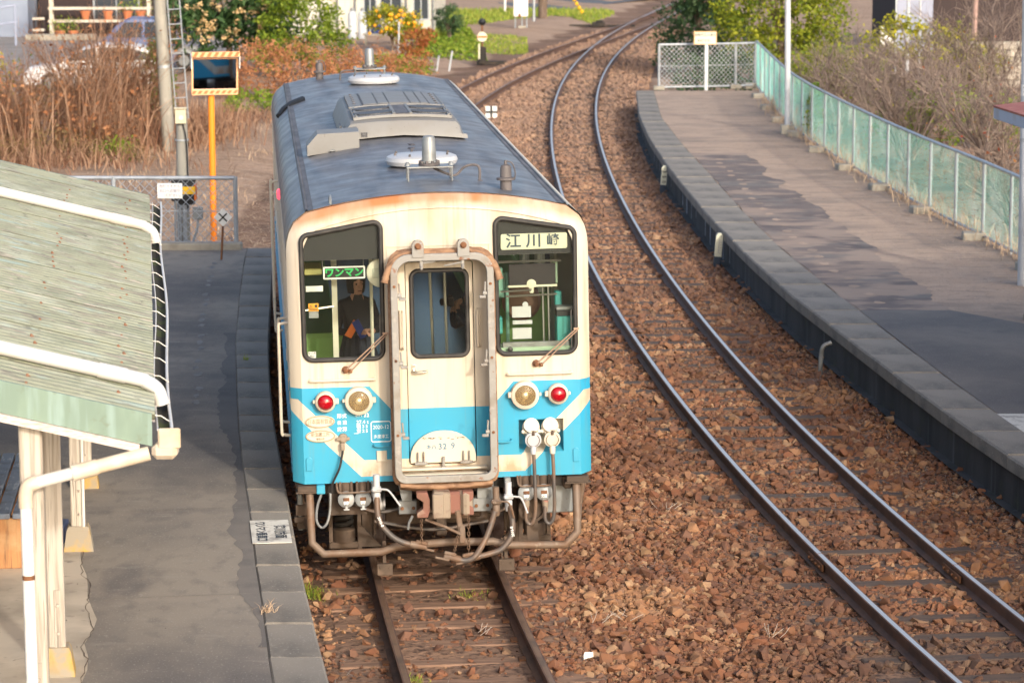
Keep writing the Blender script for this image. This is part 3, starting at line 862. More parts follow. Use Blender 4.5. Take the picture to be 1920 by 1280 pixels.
for sx in (-1, 1):
    g = MB(); g.tube(smooth_pts([(sx * .592, 0, 1.877), (sx * .594, -.035, 1.877), (sx * .62, -.045, 1.877), (sx * .875, -.045, 1.877), (sx * 1.13, -.045, 1.877), (sx * 1.156, -.035, 1.877), (sx * 1.158, 0, 1.877)], 4), .0105, n=8)
    for x in (.592, 1.158): g.lathe([(.02, 0), (.018, .01)], (sx * x, 0, 1.877), '-Y', n=10)
    g.build('hand_rail', 'cream', TR)
    g = MB(); x = sx * 1.19; g.plate(rpoly(rect(x - .027, 1.065, x + .027, 1.19), [.004, .004, .026, .026]), (), .012, -.014, b=.004); g.build('step_flap', 'blue', TR)
    g = MB(); x0 = sx * .54
    g.tube(smooth_pts([(x0 - .07, 0, 1.285), (x0 - .07, -.04, 1.28), (x0 - .04, -.045, 1.272), (x0 + .04, -.045, 1.272), (x0 + .07, -.04, 1.28), (x0 + .07, 0, 1.285)], 4), .009, n=7); g.build('grab_handle', 'blue', TR)
    # wiper
    g = MB(); px = -.845 if sx < 0 else .845
    ex, ez = (-.487, 2.285) if sx < 0 else (1.205, 2.272)
    g.tube([(px, -.05, 1.965), (ex, -.055, ez)], .007, n=6); g.tube([(px + .045, -.05, 1.955), (ex + .012, -.05, ez - .012)], .006, n=6)
    g.box((ex + .0, -.055, ez), (.05, .012, .016)); W = g.build('wiper', M('wiper_arm', (.40, .27, .19), .5, .3) if sx < 0 else bpy.data.materials['wiper_arm'], TR)
    bx = ex - .045 if sx < 0 else ex - .045
    g = MB(); g.box((bx, -.045, ez - .0), (.012, .014, .335)); g.build('wiper_blade', 'rubber', W)
    g = MB(); g.lathe([(.032, 0), (.03, .03), (.018, .034), (.018, .06), (0, .062)], (px, 0, 1.965), '-Y', n=14); g.box((px + .045, -.03, 1.955), (.03, .05, .03), b=.006); g.build('wiper_pivot', 'rust', W)
g = MB(); g.plate(rect(-.59, 1.130, -.50, 1.226), [rect(-.576, 1.144, -.514, 1.212)], .02, -.02, b=.004); g.plate(rect(-.578, 1.142, -.512, 1.214), (), .012, -.012); g.build('tail_sign_socket', 'cream', TR)
# recess with jumper sockets
g = MB(); x0, z0, x1, z1 = .68, 1.162, 1.08, 1.458
g.add([(x0, 0, z0), (x1, 0, z0), (x1, 0, z1), (x0, 0, z1), (x0 + .01, .13, z0 + .05), (x1 - .01, .13, z0 + .05), (x1 - .01, .13, z1), (x0 + .01, .13, z1)], [(0, 1, 5, 4), (1, 2, 6, 5), (2, 3, 7, 6), (3, 0, 4, 7), (4, 5, 6, 7)])
g.build('socket_recess', 'livery', TR, smooth=False)
for x in (.788, .958):
    g = MB(); T = Matrix.Translation((x, -.01, 1.385)) @ Matrix.Rotation(rad(-28), 4, 'X')
    g.lathe([(.07, -.10), (.078, -.02), (.078, .02), (.068, .03), (.068, .075)], (0, 0, 0), '-Y', n=24, T=T)
    for a in (90, 210, 330): g.lathe([(.016, 0), (.016, .03)], (.083 * math.cos(rad(a)), 0, .083 * math.sin(rad(a))), '-Y', n=8, T=T)
    S = g.build('jumper_socket', 'cream', TR, ang=40)
    g = MB(); T = Matrix.Translation((x + .012, -.085, 1.29)) @ Matrix.Rotation(rad(6), 4, 'X')
    g.lathe([(.073, -.02), (.074, .0), (.072, .008), (0, .011)], (0, 0, 0), '-Y', n=28, T=T)
    g.box((x + .012, -.08, 1.36), (.04, .03, .03), b=.006); g.lathe([(.024, -.07), (.028, -.02), (.022, .0)], (x + .012, -.09, 1.232), n=12)
    g.build('jumper_plug', 'vent' if x < .8 else 'cream', S, ang=40)
    g = MB(); g.box((x + .012, -.088, 1.365), (.05, .03, .022), b=.004); g.box((x + .012, -.095, 1.35), (.026, .03, .04), b=.004); g.plate(circ(x + .012, 1.285, .058, 20), [circ(x + .012, 1.285, .052, 20)], .002, -.098); g.build('plug_latch', 'dirt', S)
    xs = x + .012
    lx = xs - .075
    g = MB(); g.tube(smooth_pts([(xs, -.09, 1.20), (xs + .004, -.105, 1.05), (xs + .006, -.12, .85), (xs + .006, -.125, .68), (xs - .01, -.13, .575), (xs - .045, -.13, .535), (lx - .005, -.13, .575), (lx - .004, -.12, .68), (lx, -.10, .74)], 6), .0165, n=9)
    g.lathe([(.022, .64), (.026, .69), (.03, .70), (.03, .745)], (lx, -.105, 0), n=10, k=1)
    g.build('jumper_hose', ['hose', 'coupler'], TR)
# lower sockets
for cx, nm in ((-.872, '制御'), (-.722, '制御'), (.735, '制御'), (.893, '放送')):
    g = MB(); T = Matrix.Translation((cx, -.03, .80)) @ Matrix.Rotation(rad(-14), 4, 'X')
    g.lathe([(.055, -.12), (.06, -.015), (.074, -.012), (.074, .004), (.066, .008), (0, .012)], (0, 0, 0), '-Y', n=26, T=T)
    g.box((0, -.014, .0), (.055, .012, .03), 1, T=T, b=.004); g.box((0, -.014, -.09), (.05, .014, .012), 0, T=T); g.box((0, -.01, -.075), (.02, .02, .03), 0, T=T)
    S = g.build('lower_socket', ['zinc', 'rust'], TR, ang=40)
    g = MB(); g.text(nm, (0, -.0135, -.035), .032, T=T, d=.003, sx=.75, bold=.001); g.build('lettering', 'letter_white', S)
    g = MB()
    for dx in (-.05, .05): g.box((cx + dx, .02, .905), (.024, .07, .10), b=.004)
    g.lathe([(.042, .845), (.045, .95)], (cx, .03, 0), n=14); g.build('socket_hanger', 'dirt', TR)
for c0 in (-.797, .815):
    g = MB(); g.tube(smooth_pts([(c0 - .155, 0, .95), (c0 - .155, -.035, .91), (c0 - .145, -.06, .878), (c0 - .11, -.065, .868), (c0, -.065, .868), (c0 + .11, -.065, .868), (c0 + .145, -.06, .878), (c0 + .155, -.035, .91), (c0 + .155, 0, .95)], 3), .010, n=6)
    g.build('socket_guard', 'pipe', TR)
# left plug cable
g = MB(); g.lathe([(.045, 0), (.04, .03), (.028, .035), (.026, .05), (0, .052)], (-.885, 0, 1.35), '-Y', n=12); g.box((-.885, -.035, 1.35), (.12, .02, .03), b=.006); g.box((-.89, -.06, 1.285), (.036, .036, .07), b=.006)
CP = g.build('cable_plug', 'coupler', TR)
g = MB(); g.tube(smooth_pts([(-.888, -.06, 1.26), (-.90, -.07, 1.20), (-.925, -.09, 1.10), (-.97, -.07, 1.0), (-.995, -.03, .93), (-1.0, -.01, .86)]), .011, n=7)
g.build('cable', 'rubber', CP)
g = MB(); g.box((-1.095, -.01, .90), (.075, .08, .08), b=.006); g.build('cable_box', 'blue', TR)
g = MB(); g.tube(smooth_pts([(-1.09, -.02, .86), (-1.13, -.02, .74), (-1.14, -.03, .62), (-1.10, -.03, .555), (-1.05, -.03, .59), (-1.02, -.02, .70), (-1.01, -.01, .86)]), .012, n=7); g.build('cable', 'zinc', TR)
# guard pipe
gp = [(-1.195, .05, .90), (-1.192, -.04, .62), (-1.188, -.09, .43), (-1.085, -.10, .328), (-.57, -.10, .330), (-.435, -.10, .375), (.02, -.10, .394), (.42, -.10, .385), (.555, -.10, .347), (1.075, -.10, .330), (1.183, -.09, .445), (1.187, -.04, .62), (1.19, .05, .90)]
g = MB(); g.tube(gp, .037, n=12)
GP = g.build('guard_pipe', 'pipe', TR, ang=50)
for sx in (-1, 1):
    g = MB(); g.box((sx * 1.2, .05, .905), (.20, .16, .055), b=.006); g.box((sx * 1.2, .05, .875), (.23, .18, .012)); g.build('pipe_bracket', 'dirt', GP)
    g = MB(); g.tube([(sx * 1.29, .25, .92), (sx * 1.24, .30, .60), (sx * 1.20, .02, .52)], .03, n=8); g.build('pipe_stay', 'pipe', GP)
# coupler
g = MB()
g.box((-.045, -.36, .80), (.15, .14, .24), 0, b=.012); g.box((-.08, -.42, .80), (.10, .10, .22), 0, b=.01)
g.box((.09, -.30, .80), (.16, .12, .20), 1, b=.02); g.box((.16, -.33, .80), (.10, .16, .21), 0, b=.02, rot=(0, 0, .5))
g.plate([(.14, .70), (.235, .70), (.235, .76), (.19, .80), (.235, .85), (.235, .91), (.14, .91)], (), .12, -.40, 1, b=.006)
g.plate([(-.265, .69), (-.17, .69), (-.15, .75), (-.15, .85), (-.17, .915), (-.265, .915), (-.265, .87), (-.21, .83), (-.21, .77), (-.265, .73)], (), .12, -.40, 1, b=.006)
g.box((-.02, -.10, .80), (.22, .45, .16), 2, b=.01)
CP = g.build('coupler', ['coupler', 'couplered', 'dirt'], TR)
g = MB()
for sx in (-1, 1):
    g.plate([(sx * .29, .98), (sx * .42, .98), (sx * .38, .78), (sx * .29, .78)][::sx], (), .06, -.10, 0, b=.004)
    g.box((sx * .33, -.06, .72), (.16, .06, .12), 0, b=.005)
    for dx in (-.05, .05): g.lathe([(.015, 0), (.015, .02)], (sx * .33 + dx, -.09, .715), '-Y', 1, n=8)
g.build('coupler_carrier', ['zinc', 'rust'], TR)
g = MB(); g.box((.11, -.36, .62), (.05, .03, .24), rot=(0, -.12, 0), b=.01); g.box((.13, -.37, .52), (.055, .03, .16), b=.01); g.tube([(-.19, -.33, .66), (.0, -.36, .585), (.12, -.38, .525)], .014, n=7); g.tube([(-.30, -.34, .70), (-.335, -.35, .64), (-.345, -.35, .58)], .012, n=7, k=1); g.box((.02, -.2, .66), (.35, .04, .05))
g.build('uncoupling_lever', ['pipe', 'zinc'], CP)
def chain(p0, p1, n):
    g = MB(); a = Vector(p0); b = Vector(p1)
    for i in range(n):
        c = a.lerp(b, (i + .5) / n); l = (b - a).length / n * .68; w = .011
        pts = []
        for k in range(8):
            t = 2 * PI * k / 8; u, v = w * math.cos(t), l * math.sin(t)
            pts.append((c.x + (u if i % 2 else 0), c.y + (0 if i % 2 else u), c.z + v))
        g.tube(pts, .0042, n=4, closed=True)
    return g
for p0, p1 in (((-.225, -.36, .69), (-.228, -.32, .44)), ((.190, -.38, .70), (.186, -.33, .345)), ((.09, -.38, .52), (.06, -.34, .36))): chain(p0, p1, 11).build('chain', 'chain', TR)
# air hoses with cocks
def air_hose(pts, cock, matc, lever, mark):
    g = MB(); g.tube(smooth_pts(pts, 7), .027, n=10); H = g.build('air_hose', 'hose', TR, ang=60)
    x, y, z = cock
    g = MB(); g.lathe([(.028, -.10), (.034, -.06), (.034, -.01), (.028, 0), (.040, .01), (.040, .05), (.03, .055), (.03, .16)], (x, y, z), n=14); g.box((x, y - .03, z + .03), (.09, .05, .04), b=.012)
    g.tube(smooth_pts([(x, y - .05, z + .035), (x + .06, y - .07, z + .04), (x + .11, y - .08, z + .02), (x + lever, y - .08, z - .11)], 5), .009, n=6)
    g.build('air_cock', matc, H, ang=40)
    e = Vector(pts[-1]); q = (e - Vector(pts[-2])).normalized()
    g = MB(); T = Matrix.Translation(e) @ q.to_track_quat('Z', 'Y').to_matrix().to_4x4()
    g.lathe([(.033, -.05), (.036, 0), (.030, .012), (.026, .09), (.02, .10)], (0, 0, 0), n=12, T=T); g.box((0, .035, .05), (.04, .03, .11), b=.008, T=T); g.box((.02, -.02, .11), (.02, .02, .13), T=T, b=.004)
    g.build('hose_coupling', 'pipe', H, ang=40)
    if mark:
        t_, at, rz = mark; g = MB()
        T = Matrix.Translation(at) @ Matrix.Rotation(rz, 4, 'Y')
        g.text(t_, (0, 0, 0), .034, d=.002, T=T, bold=.0006); g.build('lettering', 'letter_white', H)
air_hose([(-.608, -.25, .86), (-.605, -.28, .71), (-.573, -.30, .615), (-.486, -.31, .515), (-.389, -.31, .457), (-.28, -.31, .428)], (-.608, -.24, .90), 'vent', .20, ('2016-8', (-.585, -.332, .655), rad(68)))
air_hose([(.562, -.25, .74), (.585, -.28, .58), (.566, -.30, .466), (.479, -.32, .365), (.36, -.33, .325), (.235, -.34, .305)], (.556, -.24, .79), 'vent', .16, ('2016-8', (.578, -.328, .52), rad(-100)))
air_hose([(.43, -.28, .70), (.388, -.30, .574), (.329, -.33, .446), (.236, -.36, .315), (.146, -.36, .283), (.06, -.36, .305)], (.445, -.24, .75), 'pipe', .15, None)
for (x, z0, z1) in ((.412, .95, .68), (.567, .95, .70), (-.62, .95, .82)):
    g = MB(); g.box((x, -.03, (z0 + z1) / 2), (.055, .09, z0 - z1), b=.006); g.build('hose_hanger', 'zinc', TR)
# under the floor
g = MB(); g.box((0, .35, .88), (2.4, .5, .10)); g.box((0, 7.9, .86), (2.2, 15, .16)); g.box((0, .16, .93), (2.45, .03, .05))
for x, y, w, l, h in ((-.85, 6.2, .6, 1.6, .45), (.8, 6.4, .7, 2.2, .5), (0, 8, 1.0, 1.8, .5), (-.8, 9.2, .6, 1.4, .5), (.8, 9.8, .7, 1.5, .45)): g.box((x, y, .80 - h / 2), (w, l, h), b=.02)
g.build('underframe', 'dark', TR)
for c_, d_ in (((1.03, .35, .70), (.30, .25, .30)), ((-1.28, .28, .64), (.05, .08, .34))): g = MB(); g.box(c_, d_, b=.01); g.build('side_equipment', 'zinc', TR)
g = MB(); g.box((.90, .40, .86), (.10, .1, .14), b=.01); g.box((-.85, .14, .74), (.32, .05, .22)); g.box((1.12, .1, .86), (.09, .06, .12), b=.02); g.build('underframe_plate', 'dirt', TR)
for c_, d_ in (((0, .75, .46), (1.0, .06, .16)), ((-.30, .45, .62), (.20, .2, .16)), ((.28, .5, .60), (.16, .2, .2)), ((.0, .55, .42), (.10, .1, .22))): g = MB(); g.box(c_, d_, b=.012); g.build('brake_rigging', 'dirt', TR)
for x0, x1, z0, z1 in ((-.95, -.25, .80, .70), (.25, .62, .74, .66), (-.62, .4, .56, .52)): g = MB(); g.tube(smooth_pts([(x0, .12, z0), ((x0 + x1) / 2, .10, min(z0, z1) - .05), (x1, .14, z1)]), .016, n=7); g.build('brake_pipe', 'hose', TR)
g = MB(); g.box((-1.27, .26, .575), (.13, .10, .05), b=.006); g.box((-1.27, .26, .66), (.10, .08, .10), b=.006); g.box((-1.27, .26, .52), (.08, .08, .06)); g.build('footstep', 'dirt', TR)
for yb in (2.35, 13.4):
    g = MB()
    for sx in (-1, 1):
        g.box((sx * .86, yb, .58), (.13, 3.0, .14), b=.02)
        for yy in (-.95, .95):
            g.box((sx * .86, yb + yy, .45), (.22, .34, .32), b=.03); g.box((sx * .78, yb + yy - .32, .52), (.16, .06, .60), b=.01)
        g.plate([(sx * .54, .20), (sx * .76, .20), (sx * .76, .44)][::sx], (), .03, yb - 1.68)
        g.box((sx * .74, yb - 1.62, .46), (.035, .14, .56)); g.box((sx * .66, yb - 1.60, .46), (.10, .03, .52)); g.box((sx * .88, yb - 1.62, .22), (.28, .14, .06), b=.01); g.box((sx * 1.0, yb - 1.6, .46), (.035, .12, .50)); g.box((sx * .86, yb - 1.5, .72), (.34, .3, .07)); g.tube([(sx * .60, yb - 1.66, .62), (sx * .60, yb - 1.66, .30)], .014, n=6)
    BG = g.build('bogie', 'dirt', TR)
    for sx in (-1, 1):
        for yy in (-.95, .95):
            g = MB(); cx, cy = sx * .565, yb + yy
            g.lathe([(.05, -.06), (.36, -.06), (.43, -.055), (.43, .055), (.445, .06), (.445, .08), (.36, .085), (.05, .09)][::1], (cx if sx < 0 else cx, cy, .43), 'X', n=40) if sx < 0 else g.lathe([(.05, -.09), (.36, -.085), (.445, -.08), (.445, -.06), (.43, -.055), (.43, .055), (.36, .06), (.05, .06)], (cx, cy, .43), 'X', n=40)
            g.build('wheel', 'tread', BG)
        g = MB(); P = [(sx * .88 + .075 * math.cos(t), yb - 1.6 + .075 * math.sin(t), .37 + .30 * t / (2 * PI * 5)) for t in np.linspace(0, 2 * PI * 5, 60)]
        g.tube(P, .022, n=7); g.build('coil_spring', 'dark', BG)
        g = MB(); g.lathe([(.10, .24), (.105, .25), (.105, .36), (.08, .37)], (sx * .88, yb - 1.6, 0), n=18); g.build('spring_seat', 'dirt', BG)
    for yy in (-.95, .95):
        g = MB(); g.lathe([(.07, -.7), (.07, .7)], (0, yb + yy, .43), 'X', n=14); g.build('axle', 'dark', BG)
for sx in (-1, 1):
    g = MB(); g.box((sx * .545, -.02, .15), (.14, .05, .105), b=.006); g.box((sx * .545, .02, .28), (.03, .03, .24)); g.box((sx * .53 - .02, .02, .28), (.012, .02, .22))
    for dx in (-.04, .04): g.lathe([(.01, 0), (.01, .01)], (sx * .545 + dx, -.045, .17), '-Y', n=6)
    g.build('rail_guard', 'dirt', TR)
g = MB(); g.lathe([(.10, -.06), (.125, -.06), (.125, .03), (.10, .03), (.098, 0)], (.80, .15, .62), '-Y', n=26); g.lathe([(0, 0), (.1, 0)], (.80, .16, .62), '-Y', 1, n=20); g.box((.80, .16, .45), (.10, .03, .25)); g.build('exhaust_guard', ['dirt', 'dark'], TR)
# left side: driver's door rails, lamp
for y, z0, z1 in ((.32, 1.33, 2.35), (.95, 1.33, 2.3), (5.9, 1.4, 2.9), (7.1, 1.4, 2.9)):
    g = MB(); g.tube(smooth_pts([(-1.335, y, z1), (-1.40, y, z1 - .01), (-1.42, y, z1 - .05), (-1.42, y, (z0 + z1) / 2), (-1.42, y, z0 + .05), (-1.40, y, z0 + .01), (-1.335, y, z0)], 4), .014, n=8); g.build('door_rail', 'cream', TR)
g = MB(); g.box((-1.345, 5.2, 2.96), (.04, .16, .10), b=.015); g.build('door_lamp', 'lampred', TR)
# ---- inside
g = MB(); g.box((0, 7.9, 1.06), (2.6, 15.3, .06)); g.build('floor', 'intfloor', TR)
g = MB(); g.box((0, 7.9, 3.12), (2.5, 15.2, .03))
for sx in (-1, 1): g.box((sx * 1.29, 7.9, 1.5), (.03, 15.2, .78)); g.box((sx * 1.29, 7.9, 2.9), (.03, 15.2, .2))
for yy in (2.7, 4.35, 6.07, 7.8, 9.5, 11.2, 13.0): 
    for sx in (-1, 1): g.box((sx * 1.29, yy, 2.35), (.03, .34, .95))
g.build('lining', 'intwall', TR)
for sx in (-1, 1):
    g = MB(); g.box((sx * 1.02, 8.2, 1.48), (.50, 10.0, .12), b=.03); g.box((sx * 1.24, 8.2, 1.76), (.09, 10.0, .5), b=.03); g.build('bench_seat', 'seat', TR)
g = MB(); g.box((-.92, 1.35, 1.50), (.62, .45, .50), b=.04); g.box((-.92, 1.55, 1.80), (.62, .10, .5), b=.04); g.build('front_seat', 'seat', TR)
g = MB(); g.box((-.90, .9, 2.1), (.05, .06, 2.0)); g.tube([(-.56, 1.05, 1.1), (-.56, 1.05, 3.1)], .016, n=8); g.build('partition_post', 'intwall', TR)
g = MB(); g.tube([(-1.25, .5, 2.42), (-.92, .55, 2.45)], .012, n=7); g.tube([(.02, 1.2, 1.1), (-.02, 1.2, 3.1)], .014, n=7); g.tube([(.14, 1.2, 1.1), (.12, 1.2, 3.1)], .014, n=7); g.build('grab_pole', 'steel', TR)
g = MB(); g.box((-1.10, .045, 2.53), (.005, .005, .005)); g.plate(rect(-1.155, 2.49, -1.065, 2.56), (), .003, .02, 1); g.plate(rect(-1.152, 2.43, -1.067, 2.488), (), .003, .02, 2); NS = g.build('notice_sticker', ['cream', M('sticker_orange', (.75, .32, .02), .5), 'zinc'], TR)
g = MB(); g.plate([(-1.148, 2.522), (-1.118, 2.522), (-1.133, 2.55)], [[(-1.143, 2.5255), (-1.123, 2.5255), (-1.133, 2.544)]], .002, .0185); g.box((-1.133, .0185, 2.533), (.003, .002, .009)); g.plate(circ(-1.088, 2.536, .013, 14), (), .002, .0185)
for k in range(3): g.box((-1.11, .0185, 2.512 - k * .006), (.07, .002, .0025))
g.build('notice_print', 'letter_black', NS)
g = MB(); g.plate(rect(-1.17, 2.07, -1.10, 2.13), (), .003, .02, 0); g.text('かごみ', (-1.135, .018, 2.115), .022, 1, d=.002); g.text('禁止', (-1.135, .018, 2.088), .022, 1, d=.002); g.build('notice_card', ['white', 'letter_black'], TR)
g = MB(); g.plate(rect(-1.17, 2.65, -1.02, 2.70), (), .004, .12, 0); g.build('paper_strip', 'white', TR)
g = MB(); g.box((-1.10, .5, 2.80), (.16, .4, .06), b=.01); g.build('luggage_shelf', M('shelf_yellow', (.45, .42, .14), .5), TR)
g = MB(); g.lathe([(.135, 0), (.13, .02), (.10, .03), (0, .03)], (-.50, .14, 2.80), '-Y', n=28); FN = g.build('fan_guard', 'intwall', TR)
g = MB(); g.box((-.50, .10, 2.80), (.16, .01, .09), b=.003); g.build('fan_bracket', 'signcream', FN)
# driver's cab on the right
g = MB(); g.box((.86, .25, 2.02), (.74, .40, .12), b=.02); g.box((.84, .12, 2.085), (.66, .10, .03)); DK = g.build('driver_desk', 'intlight', TR)
g = MB(); g.box((.86, .10, 2.12), (.60, .03, .05), b=.004); g.build('desk_edge', 'zinc', DK)
for nm, mt, c, d_ in (('cab_cabinet', 'teal', (1.12, .22, 2.21), (.14, .2, .30)), ('meter_box', 'black', (1.12, .18, 2.385), (.15, .12, .06)), ('cabinet_top', 'zinc', (1.12, .18, 2.43), (.15, .14, .035)), ('relay_box', 'teal', (1.08, .3, 2.50), (.06, .1, .13)), ('relay_box', 'intlight', (1.06, .32, 2.73), (.045, .06, .20)), ('switch_box', 'teal', (.535, .25, 2.28), (.07, .12, .15)), ('switch_box', 'intgreen', (.55, .3, 2.66), (.07, .1, .26)), ('cab_post', 'intgreen', (.625, .3, 2.4), (.03, .04, .70)), ('cab_panel', 'intgreen', (.58, .34, 2.62), (.12, .02, .22))):
    g = MB(); g.box(c, d_, b=.008); g.build(nm, mt, TR)
for c, d_ in (((.735, .10, 2.22), (.17, .012, .10)), ((.74, .10, 2.32), (.175, .02, .035)), ((.735, .12, 2.41), (.17, .012, .10))):
    g = MB(); g.box(c, d_, b=.003); g.build('timetable_board', 'greyplate', DK)
g = MB(); g.lathe([(.026, 0), (.026, .01)], (.77, .12, 2.475), '-Y', n=16); g.build('board_knob', 'greyplate', DK)
g = MB(); g.box((.84, .16, 2.735), (.42, .012, .20), b=.02); VS = g.build('sun_visor', M('visor_smoke', (.03, .028, .032), .25), TR)
g = MB(); g.box((.84, .15, 2.635), (.44, .02, .02), b=.004); g.lathe([(.04, 0), (.042, .015), (0, .02)], (.83, .15, 2.655), '-Y', n=16); g.box((.83, .14, 2.60), (.04, .03, .06), b=.01); g.build('visor_rail', 'signcream', VS)
g = MB(); g.tube([(.55, .12, 2.595), (.83, .12, 2.605)], .009, n=6); g.tube([(.60, .16, 2.545), (1.06, .16, 2.555)], .010, n=6); g.tube([(.53, .2, 2.85), (1.10, .2, 2.85)], .012, n=6); g.tube([(.95, .3, 2.06), (.95, .35, 2.60)], .010, n=6); g.tube([(1.0, .3, 2.06), (1.0, .35, 2.60)], .010, n=6); g.build('cab_rail', 'steel', TR)
g = MB(); g.box((.86, .95, 1.75), (.48, .45, .10), b=.03); g.box((.86, 1.15, 2.12), (.46, .10, .62), b=.05); g.build('driver_seat', 'seat', TR)
g = MB(); g.lathe([(.17, 0), (.18, .02), (.15, .06), (0, .07)], (.80, .85, 2.40), '-Y', n=22); g.build('seat_headrest', M('leather_brown', (.16, .075, .04), .5), TR)
for x in (.62, -.50):
    g = MB(); g.lathe([(.025, 0), (.022, .015), (0, .02)], (x, .02, 2.09), '-Y', n=14); g.build('cab_knob', 'rubber', TR)
# the far end of the coach carries the same windows, lights and door
mir = Matrix.Translation((0, LEN, 0)) @ Matrix.Rotation(PI, 4, 'Z')
for o in [c for c in kids(TR) if c.name.split('.')[0] in ('window_seal', 'end_door', 'tail_light', 'headlight', 'gangway_ring', 'bellows', 'fall_plate', 'guard_pipe')]:
    c = copy_tree(o, TR); c.matrix_local = mir
# ------------------------------------------------------------------ setting materials
def speck(name, base, specks, dark, rough=.85, extra=(), bump=(60, .004)):
    return M(name, base, rough, layers=[(dark, .35, .42, .68), (dark, 2.2, .52, .75, (1, 1, 1), .6)] + list(extra) + [(specks, 55, .58, .70, (1, .6, 1), .55), (specks, 14, .68, .76, (1, .4, 1), .5)], bump=bump)
MT['asph_l'] = speck('platform_asphalt', (.285, .245, .198), (.38, .35, .31), (.115, .104, .098), extra=[((.27, .235, .19), .55, .48, .66, (1, .5, 1), .8), ((.11, .10, .096), 1.1, .56, .68, (1.2, .5, 1), .7), ((.30, .27, .23), 2.6, .60, .72, (.6, 2, 1), .5), ((.15, .135, .12), 7, .52, .70, (1, .5, 1), .55)])
MT['concrete'] = M('platform_concrete', (.54, .465, .365), .85, layers=[((.30, .255, .20), 1.5, .45, .75), ((.22, .19, .16), 9, .62, .78)], bump=(30, .002))
MT['coping'] = speck('coping_stone', (.255, .228, .192), (.36, .34, .31), (.10, .096, .092), extra=[((.25, .22, .18), .9, .48, .7), ((.09, .085, .08), 1.7, .55, .7, (1, .6, 1), .8), ((.12, .13, .07), 5, .66, .76, (1, 1, 1), .5)])
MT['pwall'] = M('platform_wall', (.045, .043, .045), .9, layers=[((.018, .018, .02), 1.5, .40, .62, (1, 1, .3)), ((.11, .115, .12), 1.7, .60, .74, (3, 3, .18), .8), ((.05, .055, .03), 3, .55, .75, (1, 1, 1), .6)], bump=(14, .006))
MT['asph_r'] = speck('right_asphalt', (.175, .155, .135), (.30, .28, .26), (.09, .083, .085), extra=[((.23, .20, .17), .6, .52, .70, (1, .5, 1), .7)])
MT['asph_rd'] = speck('path_asphalt', (.165, .128, .112), (.24, .20, .175), (.09, .072, .068), extra=[((.17, .15, .135), 1.2, .5, .65), ((.36, .265, .20), .75, .51, .60, (.75, 1.25, 1), .8), ((.34, .255, .195), 2.6, .55, .64, (.7, 1.6, 1), .8)])
MT['drydirt'] = M('dry_dirt', (.42, .305, .225), .95, layers=[((.19, .155, .13), .45, .48, .68, (.5, 1.6, 1), .85), ((.45, .335, .25), 2.0, .5, .75), ((.24, .19, .155), 3.2, .52, .68, (.5, 1.5, 1), .7), ((.15, .12, .10), 12, .6, .75)], bump=(25, .02))
MT['whitepaint'] = M('platform_paint', (.62, .60, .54), .8, layers=[((.30, .28, .25), 5, .52, .68), ((.22, .2, .19), 24, .60, .70)])
MT['galv'] = M('galvanised', (.40, .43, .46), .45, .4, layers=[((.30, .32, .34), 5, .45, .7)])
MT['mesh_grey'] = M('mesh_wire_grey', (.42, .45, .48), .5, .2)
MT['mesh_teal'] = M('mesh_wire_teal', (.20, .47, .41), .55, layers=[((.48, .72, .68), 1.2, .5, .7), ((.40, .40, .32), 1.6, .56, .70)])
MT['concblock'] = M('concrete_block', (.36, .33, .27), .9, layers=[((.24, .22, .18), 4, .45, .7)])
MT['pole'] = M('concrete_pole', (.30, .285, .245), .85, layers=[((.20, .19, .17), 2, .45, .7, (3, 3, .4)), ((.38, .35, .30), 5, .55, .8)])
MT['polewhite'] = M('lamp_pole_grey', (.50, .53, .56), .5, layers=[((.40, .42, .45), 3, .45, .7)])
MT['orange'] = M('orange_paint', (.95, .27, .015), .45)
MT['orangepale'] = M('orange_pale', (.85, .46, .24), .5)
MT['orangedull'] = M('orange_stripe', (.52, .17, .06), .5)
MT['mirror'] = M('mirror', (.80, .83, .84), .03, 1.0)
MT['postcream'] = M('old_post_paint', (.50, .45, .385), .8, layers=[((.33, .285, .235), 2.6, .43, .56, (11, 11, .45), .9), ((.21, .18, .15), 4, .57, .66, (12, 12, .4), .9)], bump=(4, .006, (12, 12, .45)))
MT['pvc'] = M('pvc_white', (.66, .64, .60), .4, layers=[((.60, .52, .42), 1.5, .5, .8)])
MT['pvcrust'] = M('pvc_stained', (.62, .55, .45), .5, layers=[((.45, .30, .14), 2, .45, .7)])
MT['slate'] = M('slate_green', (.30, .315, .23), .85, layers=[((.215, .235, .175), 1.6, .42, .68, (1, 1, 1)), ((.35, .37, .30), 2.6, .5, .7), ((.27, .37, .36), 3, .60, .68, (.6, 2.5, 1), .6), ((.20, .18, .155), 3.4, .54, .66, (.7, 4, 1), .8), ((.44, .38, .33), 6, .60, .70, (.7, 3, 1), .7), ((.11, .11, .095), 16, .60, .70, (.5, 3, 1), .85)], bump=(24, .006))
MT['fascia'] = M('fascia_green', (.165, .235, .19), .6, layers=[((.20, .28, .22), 3, .45, .7, (3, 1, 1)), ((.28, .39, .37), 2, .5, .75, (4, 1, .4)), ((.13, .14, .09), 9, .64, .76, (1, 1, 1), .7)])
MT['trim'] = M('trim_old_white', (.60, .52, .46), .8, layers=[((.38, .30, .25), 6, .5, .68, (3, 3, 20))])
MT['gutterdirt'] = M('gutter_dirt', (.045, .04, .03), .95, layers=[((.07, .085, .02), 5, .52, .62)])
MT['basestone'] = M('base_stone', (.30, .26, .20), .9, layers=[((.50, .30, .05), 3, .44, .56), ((.20, .18, .15), 6, .5, .7)])
